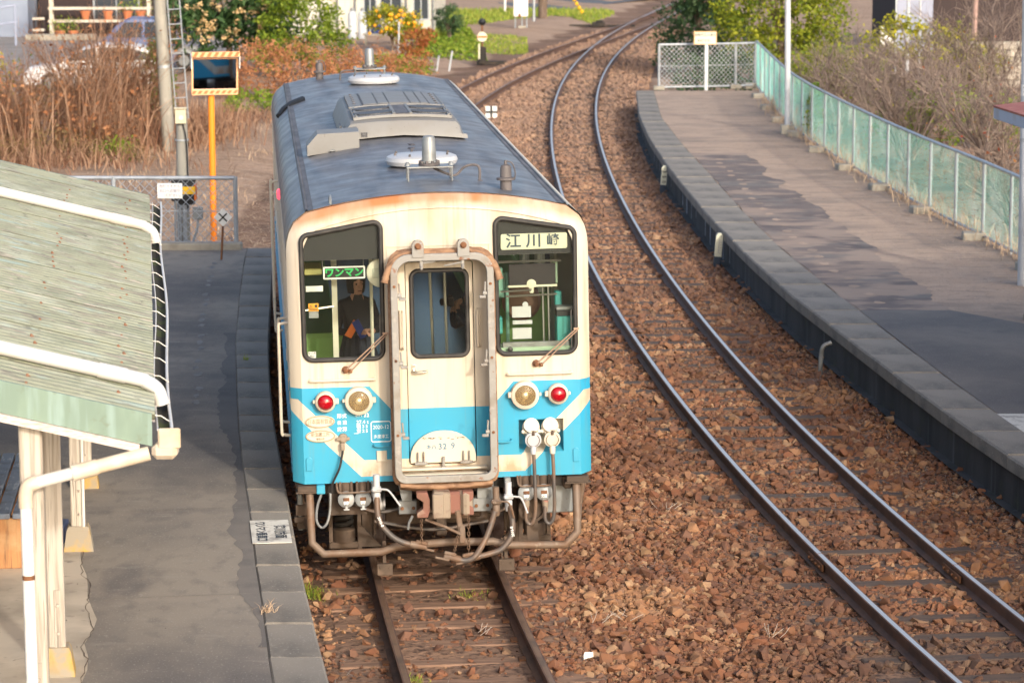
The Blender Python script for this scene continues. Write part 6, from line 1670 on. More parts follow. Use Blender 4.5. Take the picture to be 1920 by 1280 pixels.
tree('fern_bush', 'rust coloured dry bush left of the coach roof', 'bush', (-6.4, 81, -.02), [(-.6, 0, .75, 1.1, .8, .85), (.6, .2, .8, 1.0, .7, .85), (1.6, .3, .5, .9, .6, .6), (-1.5, .3, .5, .7, .6, .5)], 330, 18, .13, 'leaf_rust', 43, (.03, .6, 6, .8), spread=.12, asp=.28)
tree('fern_bush', 'rust and green dry bush just behind the coach roof', 'bush', (-4.2, 86, -.02), [(0, 0, .55, .95, .7, .6), (1.0, .2, .4, .8, .6, .5), (-.9, .3, .65, .7, .5, .6)], 190, 18, .12, 'leaf_rust', 44, (.03, .5, 5, .6), spread=.12, asp=.3)
tree('low_bush', 'low green bush at the foot of the rust bush', 'bush', (-6.9, 77, -.02), [(0, 0, .2, .8, .6, .4), (1.3, .4, .2, .7, .5, .35)], 110, 14, .12, 'leaf_veg', 45, (.02, .3, 4, .3), spread=.1)
ot = tree('orange_tree', 'small citrus tree full of ripe oranges by the white house', 'tree', (-4.25, 104, -.1), [(0, 0, 1.1, 1.05, .8, .48), (.5, -.2, .7, .5, .5, .35)], 150, 16, .13, 'leaf_yellow', 46, (.05, .8, 5, .6), spread=.1)
rg = random.Random(6)
mb = MB(); mb.lathe([(0, -.06), (.045, -.04), (.062, 0), (.045, .04), (0, .06)], n=10); fm = mb.mesh('orange', 'fruit', ang=80)
for k in range(34):
    a = rg.uniform(-PI, 0); o = link('orange', fm, ot); o.location = (1.0 * math.cos(a) * rg.uniform(.2, 1) + .15, -.75 * abs(math.sin(a)) ** .6, .95 + rg.uniform(-.35, .55)); o.rotation_euler = (rg.random(), rg.random(), 0)
tree('round_tree', 'small round dark green tree beside the garden plot', 'tree', (-2.35, 110, -.15), [(0, 0, .9, .56, .5, .50), (0, 0, .6, .4, .4, .3)], 110, 18, .10, 'leaf_dark', 47, (.10, .7, 5, .3), spread=.07)
tree('red_shrub', 'shrub with red berries and leaves behind the roof antenna', 'shrub', (-3.15, 93, -.05), [(0, 0, .95, .45, .4, .4), (.1, 0, .4, .6, .5, .4), (.4, .1, 1.1, .3, .3, .3)], 110, 16, .11, 'leaf_red', 48, (.03, .9, 5, .4), spread=.09)
tree('low_bush', 'green undergrowth below the red leaved shrub', 'bush', (-3.9, 91, -.05), [(0, 0, .25, .9, .5, .4), (1.0, .3, .15, .5, .4, .3)], 110, 14, .11, 'leaf_veg', 49, (.02, .3, 4, .3), spread=.1)
rg = np.random.default_rng(9)
n = 5200; y = rg.uniform(99, 119, n); x = -3.4 + (y - 99) * -.02 + rg.uniform(0, 1, n) * (2.6 - (y - 99) * .03); P = on_ground(x, y, .0); P[:, 2] += rg.uniform(0, .28, n) * (np.sin(x * 4) * np.sin(y * 1.1) * .5 + .6); v, f = leaf_quads(P, .15, rg, .5)
tag(link('vegetable_patch', np_mesh('vegetable_patch', v, f, 'leaf_veg', {'tint': rg.uniform(0, 1, n)})), 'leafy green garden plot left of the point lever', kind='stuff')
n = 6000; y = rg.uniform(121, 133, n); x = rg.uniform(-3.0, 4.6, n); k = (x < 3.0 + (y - 121) * .16) & (y > 124 + 3 * np.sin(x)); blades('grass', on_ground(x[k], y[k]), .22, .05, .5, 'grass', 51, label='bright green grass strip beyond the tracks')
n = 1500; y = rg.uniform(103, 112, n); x = rg.uniform(-1.0, .6, n); blades('grass', on_ground(x, y), .13, .04, .5, 'grass', 52, label='short green grass beside the point lever')
# straw and litter
n = 15000; y = 43.3 + rg.uniform(0, 1, n) ** 1.4 * 44; x = NEAR(y) - 1.9 - rg.uniform(0, 1, n) * (3 + (y - 43) * .15); blades('dry_grass', on_ground(x, y), .42, .018, .9, 'straw', 53, label='flattened dry straw on the field behind the left platform', flat=True)
n = 5200; y = rg.uniform(43.5, 82, n); x = NEAR(y) - 2.6 - rg.uniform(0, 1, n) * 7; k = np.sin(x * 1.3 + y * .4) + np.sin(y * .9) > .2; blades('dry_grass', on_ground(x[k], y[k]), .26, .014, .8, 'straw', 54, label='standing tufts of dry grass in the left field')
n = 2600; y = rg.uniform(21, 70, n); x = REDGE(y) - .05 - np.abs(rg.normal(0, .35, n)); k = np.sin(y * 1.9) + np.sin(y * .7 + x * 5) > -.5; blades('dry_grass', np.stack([x[k], y[k], np.full(k.sum(), -.16)], 1), .20, .006, 1.0, 'strawgrey', 55, label='grey dry grass along the right platform wall', flat=True)
n = 700; y = rg.uniform(19, 24, n); x = NEAR(y) + rg.uniform(-.45, .5, n); k = np.abs(y - 21.6) < 1.1; x2 = rg.uniform(0, 1, 500); y2 = rg.uniform(19, 23.6, 500); blades('dry_grass', np.concatenate([np.stack([x[k], y[k], np.full(k.sum(), -.16)], 1), np.stack([LEDGE(y2) + .05 + x2 * .45, y2, np.full(500, -.17)], 1)]), .18, .005, 1.0, 'strawgrey', 56, label='dead grass lying between the near rails', flat=True)
n = 420; y = rg.normal(0, 1, n); P = np.concatenate([np.stack([rg.normal(cx, .30, 140), rg.normal(cy, .45, 140), np.full(140, -.13)], 1) for cx, cy in ((1.55, 28.6), (1.2, 26.4), (3.3, 29.4))]); blades('dry_grass', P, .16, .004, 1.0, 'strawgrey', 57, label='wisps of pale dead grass on the ballast', flat=True)
n = 5200; y = rg.uniform(39, 77, n); f_ = FENCE(y); x = f_ - np.abs(rg.normal(0, .8, n)); x = np.maximum(x, PATHR(y) + .05); blades('dry_grass', np.stack([x, y, np.full(n, RZ - .01)], 1), .17, .010, 1.0, 'straw', 58, label='trampled dry grass on the right platform below the fence', flat=True)
n = 1500; y = rg.uniform(38, 74, n); x = FENCE(y) + rg.normal(0, .14, n); blades('dry_grass', np.stack([x, y, np.full(n, RZ - .01)], 1), .45, .012, .6, 'straw', 59, label='tall dry grass growing through the green fence')
P = np.stack([rg.normal(FENCE(np.full(200, 37.8)) - .65, .28), rg.normal(37.9, .3, 200), np.full(200, RZ)], 1); blades('grass', P, .09, .008, .7, 'grass', 60, label='small green tuft at the corner of the right paving')
def tuft(cx, cy, z, n, ln, sp, mat, seed, lab): rgt = np.random.default_rng(seed); blades('weed_tuft', np.stack([rgt.normal(cx, sp, n), rgt.normal(cy, sp, n), np.full(n, z)], 1), ln, .007, .8, mat, seed, label=lab)
tuft(-1.83, 25.6, -.18, 110, .20, .09, 'grass', 61, 'green weed tuft between the platform edge and the guard pipe')
tuft(-.38, 25.6, -.18, 120, .09, .10, 'grass', 62, 'green weed below the hanging air hoses')
tuft(-.80, 22.7, -.17, 70, .13, .05, 'grass', 63, 'yellow green tuft beside the left near rail')
tuft(-1.33, 21.9, -.18, 60, .08, .12, 'grass', 64, 'small green weeds between the platform and the left near rail')
tuft(-1.86, 21.5, PZ - .01, 34, .15, .03, 'straw', 65, 'dry grass tuft in the joint of the left coping stones')
tuft(-3.05, 33.0, PZ - .01, 20, .10, .02, 'grass', 66, 'green sprig in the paving joint of the left platform')
mb = MB(); rg2 = random.Random(14)
for (cx, cy) in ((.75, 24.5), (1.0, 24.6), (1.55, 29.0), (-.25, 24.1), (2.2, 24.0)):
    for k in range(5):
        a = rg2.uniform(0, PI); l = rg2.uniform(.06, .16); p = (cx + rg2.uniform(-.08, .08), cy + rg2.uniform(-.08, .08), -.12); mb.tube([p, (p[0] + l * math.cos(a) * .6, p[1] + l * math.sin(a) * .6, -.09), (p[0] + l * math.cos(a), p[1] + l * math.sin(a), -.08 + rg2.uniform(0, .04))], .0024, n=4)
tag(mb.build('fallen_twigs', M('twig_white', (.40, .335, .28), .8)), 'pale dry twigs lying on the red ballast', kind='stuff')
for (x, y, z, lab) in ((.62, 23.3, -.12, 'crumpled white paper scrap beside the right near rail'), (-1.45, 21.6, -.13, 'small white paper scrap below the platform edge')):
    mb = MB(); rg2 = random.Random(int(x * 100)); P = [(rg2.uniform(-.05, .05), rg2.uniform(-.04, .04), rg2.uniform(0, .07)) for _ in range(9)]
    bm = bmesh.new(); [bm.verts.new(p) for p in P]; bmesh.ops.convex_hull(bm, input=bm.verts); me = bpy.data.meshes.new('paper_scrap'); bm.to_mesh(me); bm.free(); me.materials.append(MT['white']); o = link('paper_scrap', me); o.location = (x, y, z); tag(o, lab, 'paper')
# dry reeds
rg = np.random.default_rng(77)
def reeds(label, cx, cy, sx, sy, n, h, seed, mat='reed', lean=.35, w=.022):
    r = np.random.default_rng(seed); x = r.normal(cx, sx, n); y = r.normal(cy, sy, n); o = blades('dry_reeds', on_ground(x, y), h, w, lean, mat, seed, label=label); return o
reeds('tall tangle of dry brown reeds left of the utility pole', -9.15, 66.5, .6, 1.5, 850, 3.4, 71, lean=.5, w=.022)
for i, (x, y, h, w, n, lab) in enumerate(((-9.6, 65.5, 2.9, 1.0, 10, 'tall dry brown bush in front of the white car'), (-8.7, 67, 3.0, .8, 9, 'dry brown bush close to the utility pole'), (-10.9, 64, 2.2, .9, 9, 'dry bush with bare stems at the left edge'), (-9.2, 63.8, 1.2, 1.2, 10, 'low dry bush at the front of the reeds'))): bare_shrub(lab, (x, y, .0), h, w, n, 300 + i, 'dry bushes in the left field', ('leaf_rust', 380, .12), .014, 'reed')
reeds('dry red brown stems at the left edge of the frame', -11.2, 64.5, .7, 1.4, 700, 2.6, 72, lean=.5, w=.018)
tree('dry_brush', 'low brown and olive brush in front of the reeds', 'bush', (-10.0, 62.6, -.1), [(-1.3, 0, .3, 1.0, .8, .45), (.3, .2, .35, 1.1, .8, .5), (1.4, .4, .25, .8, .7, .35)], 330, 16, .10, 'leaf_brush', 73, (.02, .4, 7, 1.2), spread=.13, asp=.25)
reeds('thin dry stalks in front of the brush', -9.9, 61.8, 1.5, .8, 700, .8, 73, lean=.8)
reeds('dry weeds at the foot of the utility pole', -7.6, 68.5, .6, 1.5, 1500, 1.1, 74, lean=.6)
reeds('dry brush between the mirror and the coach', -6.6, 75, 1.0, 1.2, 900, .45, 75, lean=.8)
tree('ivy_bush', 'narrow green bush with red flowers left of the utility pole', 'bush', (-8.35, 69.5, 0), [(0, 0, .9, .30, .3, .9), (-.1, 0, 1.9, .25, .25, .5)], 120, 16, .11, 'leaf_bush', 81, (.03, 1.6, 4, .25), spread=.07)
tree('yellow_weed', 'yellow green leaves among dry stems at the left edge', 'bush', (-11.5, 67, 0), [(-.2, 0, 1.6, .5, .4, .4), (.7, 0, 1.0, .5, .4, .4), (1.4, 0, .6, .4, .4, .3)], 80, 8, .10, 'leaf_yellow', 82, (.02, 1.2, 5, .6), spread=.16)
tree('green_weed', 'small green weed at the edge of the straw field', 'bush', (-8.6, 63.2, 0), [(0, 0, .25, .45, .4, .25)], 40, 14, .10, 'leaf_veg', 83, (.01, .2, 3, .2), spread=.08)
g = MB(); g.tube([(-5.95, 74.5, .12), (-5.45, 74.3, .30)], [.13, .15], n=10); tag(g.build('tree_stump', 'bark'), 'grey cut log lying in the straw beside the mirror', 'log')
# ------------------------------------------------------------------ right background planting
tree('conifer', 'dark blue green tree at the bend of the tracks', 'tree', (6.0, 94, 0), [(0, 0, 1.2, 1.3, 1.2, 1.3), (0, 0, 2.8, 1.1, 1, 1.4), (-.5, -.3, .6, 1.1, .8, .7), (.9, -.3, .9, .9, .8, .9)], 360, 16, .17, 'leaf_dark', 91, (.12, 2.5, 6, .9), spread=.14)
tree('camphor_tree', 'tall yellow green tree behind the far fence', 'tree', (8.1, 88, 0), [(0, 0, 2.3, 1.9, 1.5, 1.6), (-1.1, -.3, 1.7, 1.0, .9, 1.0), (1.1, -.3, 1.8, 1.1, .9, 1.1), (0, 0, 3.6, 1.5, 1.3, 1.1), (.4, -.6, .9, 1.4, .7, .8)], 520, 16, .16, 'leaf_camphor', 92, (.14, 2.6, 7, 1.4), spread=.15)
tree('green_bush', 'dark green bush seen through the far fence', 'bush', (5.3, 83.5, 0), [(0, 0, .45, .9, .6, .55), (1.3, .3, .55, .9, .6, .65)], 170, 15, .13, 'leaf_dark', 93, (.03, .6, 5, .6), spread=.11)
tree('green_bush', 'leafy bush behind the corner of the green fence', 'bush', (8.3, 78, .05), [(0, 0, .8, 1.0, .8, .8), (-.6, .5, .5, .7, .6, .5), (.9, -.8, .9, .8, .8, .8)], 230, 15, .13, 'leaf_camphor', 94, (.05, 1.0, 5, .8), spread=.12)
tree('yellow_bush', 'yellow leaved bush behind the bare shrubs', 'bush', (11.2, 78, .4), [(-.9, 0, 1.4, .9, .7, .6), (.3, 0, 1.2, .9, .7, .6), (1.2, -.4, .8, .7, .6, .6)], 190, 14, .13, 'leaf_yellow', 95, (.04, 1.2, 6, 1.0), spread=.13)
tree('green_bush', 'green undergrowth inside the bare shrubs', 'bush', (9.3, 63, .1), [(0, 0, .9, .9, .8, .7), (-.8, 1.2, .7, .7, .6, .5), (1.0, -1.5, .9, .6, .6, .6)], 140, 13, .12, 'leaf_veg', 96, (.03, .8, 5, .7), spread=.13)
tree('green_bush', 'ivy climbing the green fence behind the lamp pole', 'bush', (6.62, 63.4, .42), [(0, 0, .7, .10, .35, .55)], 46, 14, .09, 'leaf_bush', 97, (.02, .6, 4, .1), spread=.06)
for i, (x, y, h, w, n, lab, lf) in enumerate(((7.7, 69, 2.1, 1.7, 9, 'grey leafless shrub leaning over the green fence near the lamp pole', None), (8.5, 62.5, 2.5, 2.0, 11, 'wide bare grey shrub in the middle behind the green fence', ('leaf_yellow', 40, .09)), (9.6, 57.5, 2.3, 1.8, 10, 'dense bare shrub with a few red leaves nearest the pale pole', ('leaf_red', 60, .08)), (10.7, 66, 3.0, 1.5, 9, 'tall bare shrub in front of the dark house', ('leaf_red', 24, .08)), (8.9, 51, 1.5, 1.2, 7, 'small twiggy shrub with red leaves beside the pale pole', ('leaf_red', 90, .08)), (9.5, 71, 2.3, 1.6, 8, 'leafless shrub in front of the yellow bush', ('leaf_yellow', 90, .1)))):
    bare_shrub(lab, (x, y, .1), h * 1.14, w * 1.1, n + 2, 200 + i, leafy=lf, thick=.027)
mbx = np.random.default_rng(5); n = 3000; y = mbx.uniform(46, 76, n); x = FENCE(y) + .3 + mbx.uniform(0, 5, n); P = on_ground(x, y, .03); v, f = leaf_quads(P, .11, mbx, 2.0); tag(link('fallen_leaves', np_mesh('fallen_leaves', v, f, 'leaf_rust', {'tint': mbx.uniform(0, 1, n)})), 'ochre fallen leaves on the bank behind the fence', kind='stuff')

# ------------------------------------------------------------------ buildings and yard things
MT['wall_dark'] = M('wall_dark_brown', (.038, .023, .023), .8, layers=[((.025, .016, .016), 3, .4, .7, (8, 8, .3))])
MT['wall_bluegrey'] = M('wall_bluegrey', (.24, .28, .36), .8, layers=[((.18, .21, .28), .8, .45, .7)])
MT['wall_white'] = M('wall_white', (.58, .55, .48), .8, layers=[((.40, .36, .30), 2, .5, .75, (2, 2, .5))])
MT['wall_lilac'] = M('wall_lilac', (.30, .33, .43), .7)
MT['tilegrey'] = M('roof_tile_grey', (.10, .105, .12), .6)
MT['shelfwood'] = M('shelf_white', (.60, .54, .45), .8, layers=[((.42, .32, .22), 5, .5, .7)])
MT['terracotta'] = M('terracotta', (.52, .17, .07), .8)
MT['road'] = M('road_asphalt', (.10, .105, .115), .9)
MT['tarmac'] = M('yard_concrete', (.27, .245, .225), .9, layers=[((.2, .18, .165), 1, .45, .7)])
def flat_area(name, pts, z, mat):
    g = MB(); g.add([(x, y, z) for x, y in pts], [tuple(range(len(pts)))]); return tag(g.build(name, mat, smooth=False), kind='structure')
flat_area('road', [(-3.6, 131), (1.6, 131.5), (9, 150), (-3.6, 150)], -.06, 'road')
flat_area('yard', [(-22, 88), (-10.6, 88), (-9.2, 111), (-22, 111)], .012, 'tarmac')
def house(name, label, loc, rot, w, d, h, wall, roofm, openings, over=.5, rise=1.3):
    t = thing(name, label, 'house', loc, (0, 0, rot))
    g = MB(); holes = [rect(x0, z0, x1, z1) for (x0, z0, x1, z1, _) in openings]; g.plate(rect(-w / 2, 0, w / 2, h), holes, .12, 0)
    g.box((-w / 2 + .06, d / 2 + .06, h / 2), (.12, d - .12, h)); g.box((w / 2 - .06, d / 2 + .06, h / 2), (.12, d - .12, h)); g.box((0, d - .06, h / 2), (w - .25, .12, h)); g.build('wall', wall, t, smooth=False)
    g = MB(); g.add([(-w / 2 - over, -over, h), (w / 2 + over, -over, h), (w / 2 + over, d / 2, h + rise), (-w / 2 - over, d / 2, h + rise), (w / 2 + over, d + over, h), (-w / 2 - over, d + over, h)], [(0, 1, 2, 3), (3, 2, 4, 5)])
    g.add([(-w / 2 - over, -over, h - .12), (w / 2 + over, -over, h - .12), (w / 2 + over, -over, h), (-w / 2 - over, -over, h)], [(0, 1, 2, 3)]); g.build('roof', roofm, t, smooth=False)
    for (x0, z0, x1, z1, nm) in openings:
        g = MB(); g.plate(rect(x0, z0, x1, z1), [rect(x0 + .06, z0 + .06, (x0 + x1) / 2 - .02, z1 - .06), rect((x0 + x1) / 2 + .02, z0 + .06, x1 - .06, z1 - .06)], .06, .02); f = g.build(nm, 'galv', t, smooth=False)
        g = MB(); g.box(((x0 + x1) / 2, .07, (z0 + z1) / 2), (x1 - x0 - .08, .01, z1 - z0 - .08)); g.build('pane', M('dark_pane', (.05, .06, .07), .08) if 'dark_pane' not in bpy.data.materials else bpy.data.materials['dark_pane'], f)
    return t
house('grey_garage', 'blue grey garage wall at the top left corner', (-20.6, 111.5, 0), 0, 4.4, 6, 3.2, 'wall_bluegrey', 'tilegrey', [(-1.6, .1, .2, 2.2, 'shutter')])
house('brown_house', 'dark brown house wall behind the plant rack', (-15.6, 113.5, 0), 0, 5.4, 7, 3.4, 'wall_dark', 'tilegrey', [(-.6, .5, 1.2, 1.9, 'window')])
wh = house('white_house', 'weathered white house behind the orange tree', (-5.6, 114.5, -.1), -.05, 5.2, 6, 3.2, 'wall_white', 'tilegrey', [(.45, .55, 1.35, 1.7, 'window'), (-.2, .0, .35, 1.9, 'door'), (1.75, .55, 2.4, 1.7, 'window')])
for x in (-1.9, -1.2, -.5, 1.5, 2.55): g = MB(); g.tube([(x, -.06, 0), (x, -.06, 3.2)], .045, n=6); g.build('gutter_pipe', 'zinc', wh)
g = MB(); g.box((-8.3, 113.2, .75), (1.7, .08, 1.9), rot=(0, .12, 0)); tag(g.build('leaning_board', 'wall_white'), 'tilted white board standing left of the white house', 'panel')
house('dark_house', 'dark brown house at the top right with pale corner', (15.6, 96, .5), .06, 5.4, 6, 3.4, 'wall_dark', 'tilegrey', [])
g = MB(); g.box((13.15, 95.4, 1.6), (1.15, .10, 2.4)); tag(g.build('wall_panel', 'wall_lilac'), 'pale lilac wall panel beside the dark house', 'wall')
g = MB(); g.tube([(14.55, 92, .4), (14.6, 92, 3.4)], .07, n=8); tag(g.build('brown_pipe', M('pipe_pink', (.42, .27, .23), .6)), 'slim brown pole in front of the dark house', 'pole')
t = thing('block_wall', 'pale retaining wall of concrete blocks at the right', 'wall', (13.3, 78, .5))
rg = random.Random(5); bw = MB(); bw.box((0, 0, 0), (.385, .14, .185), b=.012); bme = bw.mesh('block', M('block_pale', (.46, .42, .36), .9, layers=[((.34, .31, .27), 6, .45, .7)]))
for r in range(6):
    for c in range(6): o = link('block', bme, t); o.location = ((c - 2.5) * .40 + (.2 if r % 2 else 0), rg.uniform(-.01, .01), .1 + r * .2)
g = MB(); g.box((0, .1, .6), (2.9, .1, 1.24)); g.build('wall_core', 'concblock', t)
g = MB(); g.plate([(0, 0), (.42, 0), (.42, .12), (.05, .62), (0, .62)], (), .04, 0); o = g.build('white_guard', 'white'); o.location = (10.6, 84, 1.2); tag(o, 'small white sloping guard plate behind the yellow bush', 'panel')
for k, x in enumerate((11.3, 11.65, 12.0)): g = MB(); g.tube([(x, 86, .3), (x, 86, 3)], .05 if k == 1 else .03, n=8); tag(g.build('white_pipe', 'polewhite'), ('left slim', 'middle thick', 'right slim')[k] + ' white pipe post left of the lilac wall panel', 'pipe', 'white pipes beside the lilac wall')
# plant rack and pots
t = thing('plant_rack', 'weathered white shelf rack standing before the brown house', 'shelf', (-15.6, 111.2, 0))
for x in (-1.85, 1.85):
    for y in (-.2, .2): g = MB(); g.box((x, y, .95), (.10, .07, 1.9)); g.build('rack_post', 'shelfwood', t)
for z in (.62, 1.10, 1.6): g = MB(); g.box((0, -.0, z), (3.9, .5, .09)); g.build('rack_shelf', 'shelfwood', t)
def pot(x, y, z, s, lab, plant=True):
    t = thing('flower_pot', lab, 'flower pot', (x, y, z), group='terracotta pots of the yard')
    g = MB(); g.lathe([(.09 * s, 0), (.13 * s, .2 * s), (.15 * s, .2 * s), (.15 * s, .25 * s), (.12 * s, .25 * s), (.11 * s, .2 * s)], n=16); g.build('pot', 'terracotta', t)
    if plant: link('plant', crown_mesh('plant', [(0, 0, .38 * s, .16 * s, .16 * s, .16 * s)], 14, 8, .10, 'leaf_veg', int(x * -100)), t)
for k, (x, z, lab, pl_) in enumerate(((-16.15, .665, 'terracotta pot on the lower rack shelf, left one', 0), (-15.3, .665, 'terracotta pot on the lower rack shelf, second from left', 0), (-14.55, .665, 'terracotta pot on the lower rack shelf, third from left', 1), (-14.05, .665, 'terracotta pot on the lower rack shelf, right end', 1), (-16.9, .0, 'terracotta pot with yellow plant on the ground, left of two', 1), (-16.4, .0, 'terracotta pot with yellow plant on the ground, right of two', 1))): pot(x, 111.1 if z > .1 else 109.6, z, 1.35, lab, pl_)
t = thing('pot_stand', 'little two tier stand against the brown wall', 'shelf', (-17.9, 111.0, 0))
for z in (.30, .72): g = MB(); g.box((0, 0, z), (.45, .3, .08)); g.build('stand_shelf', 'shelfwood', t)
for x in (-.2, .2): g = MB(); g.box((x, 0, .38), (.05, .28, .76)); g.build('stand_side', 'wall_dark', t)
g = MB(); g.box((-16.8, 109.2, .12), (2.6, .5, .22), b=.02); tag(g.build('planter_curb', 'concblock'), 'low concrete planter in front of the plant rack', 'planter')
t = thing('guard_rail', 'pale pipe guard rail slanting at the left edge', 'railing', (-19.2, 104, 0))
for z in (.75, 1.35):
    g = MB(); g.tube([(-1.5, 0, z - .25), (1.3, 2, z + .1)], .04, n=8); g.build('rail', 'wall_lilac', t)
for x in (-1.4, 0, 1.25): g = MB(); g.tube([(x, (x + 1.5) * .71, 0), (x, (x + 1.5) * .71, 1.35 + x * .12)], .04, n=8); g.build('post', 'wall_lilac', t)
for k, x in enumerate((-6.0, -5.62)):
    t = thing('gas_cylinder', ('left' if k == 0 else 'right') + ' grey gas cylinder standing by the white house wall', 'gas cylinder', (x, 110.5, -.05), group='gas cylinders by the white house')
    g = MB(); g.lathe([(.16, .02), (.17, .06), (.17, .9), (.15, 1.0), (.08, 1.06), (.07, 1.06)], n=18); g.build('body', 'polewhite', t); g = MB(); g.lathe([(.07, 1.06), (.08, 1.12), (.05, 1.18), (0, 1.18)], n=12); g.build('valve_cap', 'zinc', t)
g = MB(); g.lathe([(.17, 0), (.19, .36), (.2, .38), (.17, .38), (.16, .05)], n=16); o = g.build('blue_bucket', M('bucket_blue', (.02, .06, .25), .5)); o.location = (-4.95, 107.5, .35); tag(o, 'dark blue bucket standing left of the orange tree', 'bucket')
g = MB(); g.box((0, 0, .35), (1.3, .5, .06)); [g.box((x, 0, .16), (.08, .4, .36)) for x in (-.55, .55)]; o = g.build('garden_table', 'concblock'); o.location = (-4.8, 107.5, -.05); tag(o, 'low garden table below the orange tree', 'table')
g = MB(); g.lathe([(.0, 0), (.2, .03), (.22, .12), (.16, .3), (.05, .36), (0, .36)], n=14); o = g.build('orange_bag', 'terracotta'); o.location = (-2.95, 96, .55); tag(o, 'orange bundle on a stake right of the red shrub', 'bundle')
for k, (x, y, h, tl, lab) in enumerate(((-2.0, 93.5, .55, .2, 'thin white stake leaning in the garden by the roof edge'), (-2.4, 93.5, .4, .2, 'short white stake at the garden edge'), (-3.75, 97, 1.3, .02, 'thin pale post in front of the orange tree'), (-5.8, 88, .6, -.1, 'pale stake beside the green bush'))): g = MB(); g.tube([(x, y, -.1), (x + h * tl, y, h)], .03, n=6); tag(g.build('garden_stake', 'polewhite'), lab, 'stake', 'garden stakes')
# point lever, relay box, point machine
t = thing('point_lever', 'point lever with black ball and white disc beside the siding', 'point lever', (-.97, 97.3, -.15))
g = MB(); g.tube([(0, 0, 0), (0, 0, 1.45)], .035, n=8); g.build('mast', 'rust', t)
g = MB(); g.box((0, 0, .30), (.26, .24, .60), b=.04); g.box((.3, .1, .06), (1.0, .3, .12)); g.build('stand', 'dark', t)
g = MB(); g.lathe([(0, -.13), (.09, -.09), (.13, 0), (.09, .09), (0, .13)], (0, 0, 1.42), n=16); g.build('black_ball', 'black', t)
g = MB(); g.plate(circ(0, .93, .165, 24), (), .02, -.06); D = g.build('disc', 'signcream', t); g = MB(); g.box((0, -.075, .93), (.30, .012, .06)); g.build('disc_bar', 'orangered', D)
g = MB(); g.box((-.10, -.1, .45), (.05, .05, .5)); g.build('lever', 'signcream', t)
t = thing('relay_box', 'white relay cabinet on posts beyond the siding', 'relay box', (.38, 117.8, -.15))
g = MB(); g.box((0, 0, 1.0), (.58, .3, .85), b=.02); B = g.build('cabinet', 'white', t); g = MB(); g.box((-.05, -.16, .62), (.1, .03, .14)); g.build('lock', 'rust', B)
for x in (-.22, .05, .24): g = MB(); g.tube([(x, 0, 0), (x, 0, .6)], .03, n=6); g.build('leg', 'galv', t)
g = MB(); g.box((.05, 0, .1), (.32, .3, .2), b=.02); g.build('footing', 'concblock', t)
for k, (x, y, r, h, lab, mt) in enumerate(((.95, 123, .06, 1.6, 'grey post right of the relay cabinet', 'galv'), (-.28, 131, .05, 1.5, 'pale post at the road edge', 'white'), (1.35, 126, .20, 1.5, 'brown wooden stump post near the grass strip', 'bark'))): g = MB(); g.tube([(x, y, -.2), (x, y, h)], r, n=10); tag(g.build('field_post', mt), lab, 'post', 'posts beyond the siding')
t = thing('point_machine', 'low dark point machine lying left of the switch', 'point machine', (3.6, 121, -.17))
g = MB(); g.box((0, 0, .09), (.55, .5, .18), b=.03); g.box((.05, 0, .22), (.3, .3, .1), b=.03); g.build('casing', 'dark', t); g = MB(); g.box((-.75, .1, .05), (.9, .12, .08)); g.box((.9, -.1, .05), (1.2, .14, .08)); g.build('rod', 'dark', t)
t = thing('yellow_chain', 'yellow and black marker rope near the grass strip', 'rope', (2.9, 126, 0))
for k in range(4): g = MB(); g.lathe([(0, -.09), (.07, -.05), (.08, .03), (.04, .09), (0, .1)], (k * .11 - .2, 0, .72 - k * .17), n=10); g.build('float', 'yellow', t)
g = MB(); g.tube([(-.3, 0, .9), (.2, 0, .1)], .02, n=5); g.build('line', 'black', t)

# ------------------------------------------------------------------ parked cars
MT['glass_dark'] = M('car_glass', (.02, .025, .03), .06)
MT['tyre'] = M('tyre', (.02, .02, .02), .8)
def car(name, label, loc, rot, prof, width, paint, glassrows, lamp='redlens', wheels=(-1.25, 1.25), r=.28):
    t = thing(name, label, 'car', loc, (0, 0, rot)); g = MB(); hw = width / 2
    n = len(prof); secs = []
    for yy, sx, dz in ((-hw, .96, -.03), (-hw + .05, 1, 0), (0, 1.01, .02), (hw - .05, 1, 0), (hw, .96, -.03)):
        row = []
        for (x, z) in prof:
            tumble = 1 - .16 * max(0, (z - .8) / .7)
            row.append((x * sx, yy * tumble, z + (dz if z > .5 else 0)))
        secs.append(row)
    g.loft(secs, cap=True); b = g.build('body', paint, t, ang=40)
    for (pts, nm) in glassrows:
        g = MB()
        for s in (-1, 1):
            q = [(x, s * (hw * (1 - .16 * max(0, (z - .8) / .7)) + .012), z) for x, z in pts]; g.add(q, [tuple(range(len(q)))] if s < 0 else [tuple(range(len(q) - 1, -1, -1))])
        g.build(nm, 'glass_dark', b, smooth=False)
    for x in wheels:
        for s in (-1, 1):
            g = MB(); g.lathe([(r * .62, -.09), (r * .95, -.09), (r, -.06), (r, .06), (r * .95, .09), (r * .62, .09)], (x, s * (hw - .06), r), 'X', n=22); m = Matrix.Translation((x, s * (hw - .06), r)) @ Matrix.Rotation(PI / 2, 4, 'Z') @ Matrix.Translation((-x, -s * (hw - .06), -r)); g.V = [tuple(m @ Vector(p)) for p in g.V]; w = g.build('wheel', 'tyre', t)
            g = MB(); g.lathe([(r * .6, -.10), (r * .3, -.105), (0, -.105)], (x, s * (hw - .06), r), 'X', n=16); g.lathe([(0, .105), (r * .3, .105), (r * .6, .10)], (x, s * (hw - .06), r), 'X', n=16); g.V = [tuple(m @ Vector(p)) for p in g.V]; g.build('rim', 'zinc', w)
    return t
